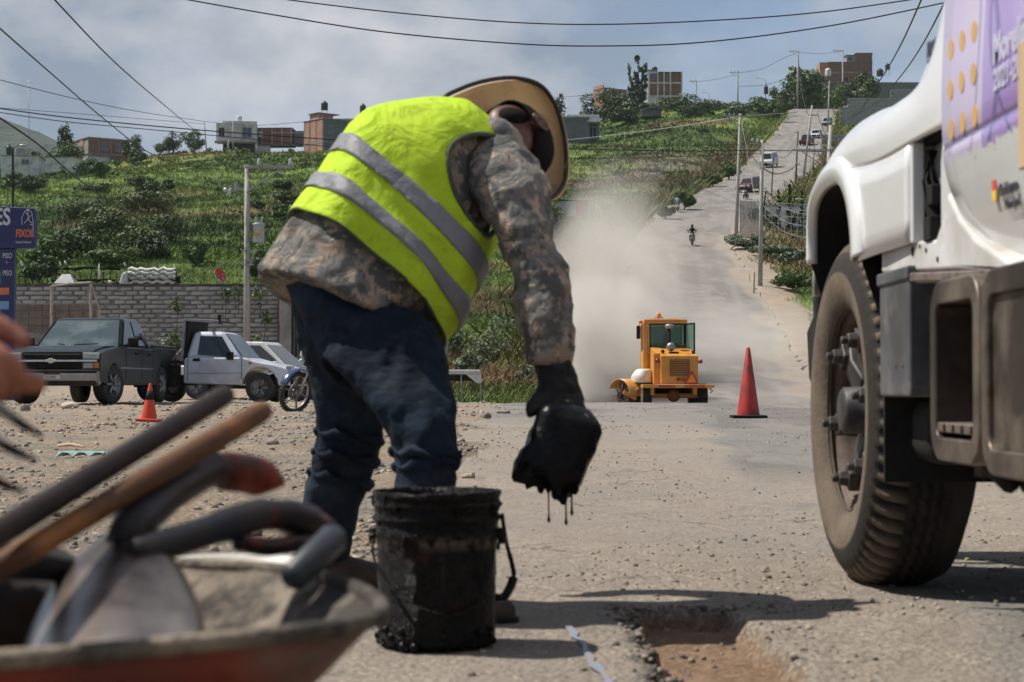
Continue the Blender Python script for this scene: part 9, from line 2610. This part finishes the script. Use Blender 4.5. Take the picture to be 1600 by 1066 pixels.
for i, j in enumerate(J): me.skin_vertices[0].data[i].radius = (j[1], j[1])
me.skin_vertices[0].data[0].use_root = True
b.modifiers.new('sub', 'SUBSURF').render_levels = 2
# ================================================================ dust raised by the sweeper, and haze
def vol_obj(name, c, r, mat, label):
 m = MB(); m.ball((0, 0, 0), r, 24, 14)
 o = m.build(name, None, None, True); o.data.materials.append(mat); o.location = c
 return tag(o, label, 'dust', kind='stuff')
def dust_mat(name, c, r, dens, seed, scale):
 m = bpy.data.materials.new(name); m.use_nodes = True; nt = m.node_tree
 for n in list(nt.nodes):
  if n.type != 'OUTPUT_MATERIAL': nt.nodes.remove(n)
 out = nt.nodes['Material Output']
 v = N(nt, 'ShaderNodeVolumePrincipled'); v.inputs['Color'].default_value = (.93, .88, .81, 1); v.inputs['Anisotropy'].default_value = .15
 t = N(nt, 'ShaderNodeTexCoord')
 sc = N(nt, 'ShaderNodeVectorMath', operation='DIVIDE'); sc.inputs[1].default_value = r; nt.links.new(t.outputs['Object'], sc.inputs[0])
 ln = N(nt, 'ShaderNodeVectorMath', operation='LENGTH'); nt.links.new(sc.outputs[0], ln.inputs[0])
 n1_ = N(nt, 'ShaderNodeTexNoise', Scale=scale, Detail=4.0, Roughness=.55, Distortion=.4)
 ad = N(nt, 'ShaderNodeVectorMath', operation='ADD'); ad.inputs[1].default_value = (seed, seed * 2, 0); nt.links.new(t.outputs['Object'], ad.inputs[0]); nt.links.new(ad.outputs[0], n1_.inputs['Vector'])
 fall = mathn(nt, 'SUBTRACT', 1.0, ln.outputs['Value'], clamp=True)
 k = mathn(nt, 'ADD', mathn(nt, 'MULTIPLY', fall, 1.6), mathn(nt, 'MULTIPLY', mathn(nt, 'SUBTRACT', n1_.outputs['Fac'], .60), 2.6))
 k = mathn(nt, 'MULTIPLY', mathn(nt, 'MAXIMUM', k, 0.0), mathn(nt, 'MINIMUM', mathn(nt, 'MULTIPLY', fall, 4.0), 1.0))
 nt.links.new(mathn(nt, 'MULTIPLY', k, dens), v.inputs['Density'])
 nt.links.new(v.outputs[0], out.inputs['Volume'])
 return m
for (px, py, Y, r, dens, sd_, scl, lab) in [
 (940, 545, 58, (2.7, 5.0, 3.0), .95, 3.1, .55, 'dense pale dust billowing just left behind the sweeper'),
 (950, 455, 68, (3.4, 7.0, 4.6), .30, 7.7, .35, 'tall plume of dust rising above the verge left of sweeper'),
 (1120, 560, 84, (9.5, 20.0, 3.0), .07, 1.3, .20, 'thin low dust spread across the road beyond the sweeper'),
 (975, 365, 90, (3.4, 8.0, 4.6), .08, 9.2, .30, 'thin high wisp of dust drifting over the hillside verge')]:
 c = pix(px, py, Y)
 o = vol_obj('dust', c, r, dust_mat('dust_air', c, r, dens, sd_, scl), lab)
hm = bpy.data.materials.new('haze_air'); hm.use_nodes = True
for n in list(hm.node_tree.nodes):
 if n.type != 'OUTPUT_MATERIAL': hm.node_tree.nodes.remove(n)
v = N(hm.node_tree, 'ShaderNodeVolumePrincipled', Density=.00006); v.inputs['Color'].default_value = (.80, .88, 1.0, 1)
hm.node_tree.links.new(v.outputs[0], hm.node_tree.nodes['Material Output'].inputs['Volume'])
hz = MB().bx(-5200, 5200, -90, 4400, -320, 330).build('haze', hm); hz['kind'] = 'stuff'
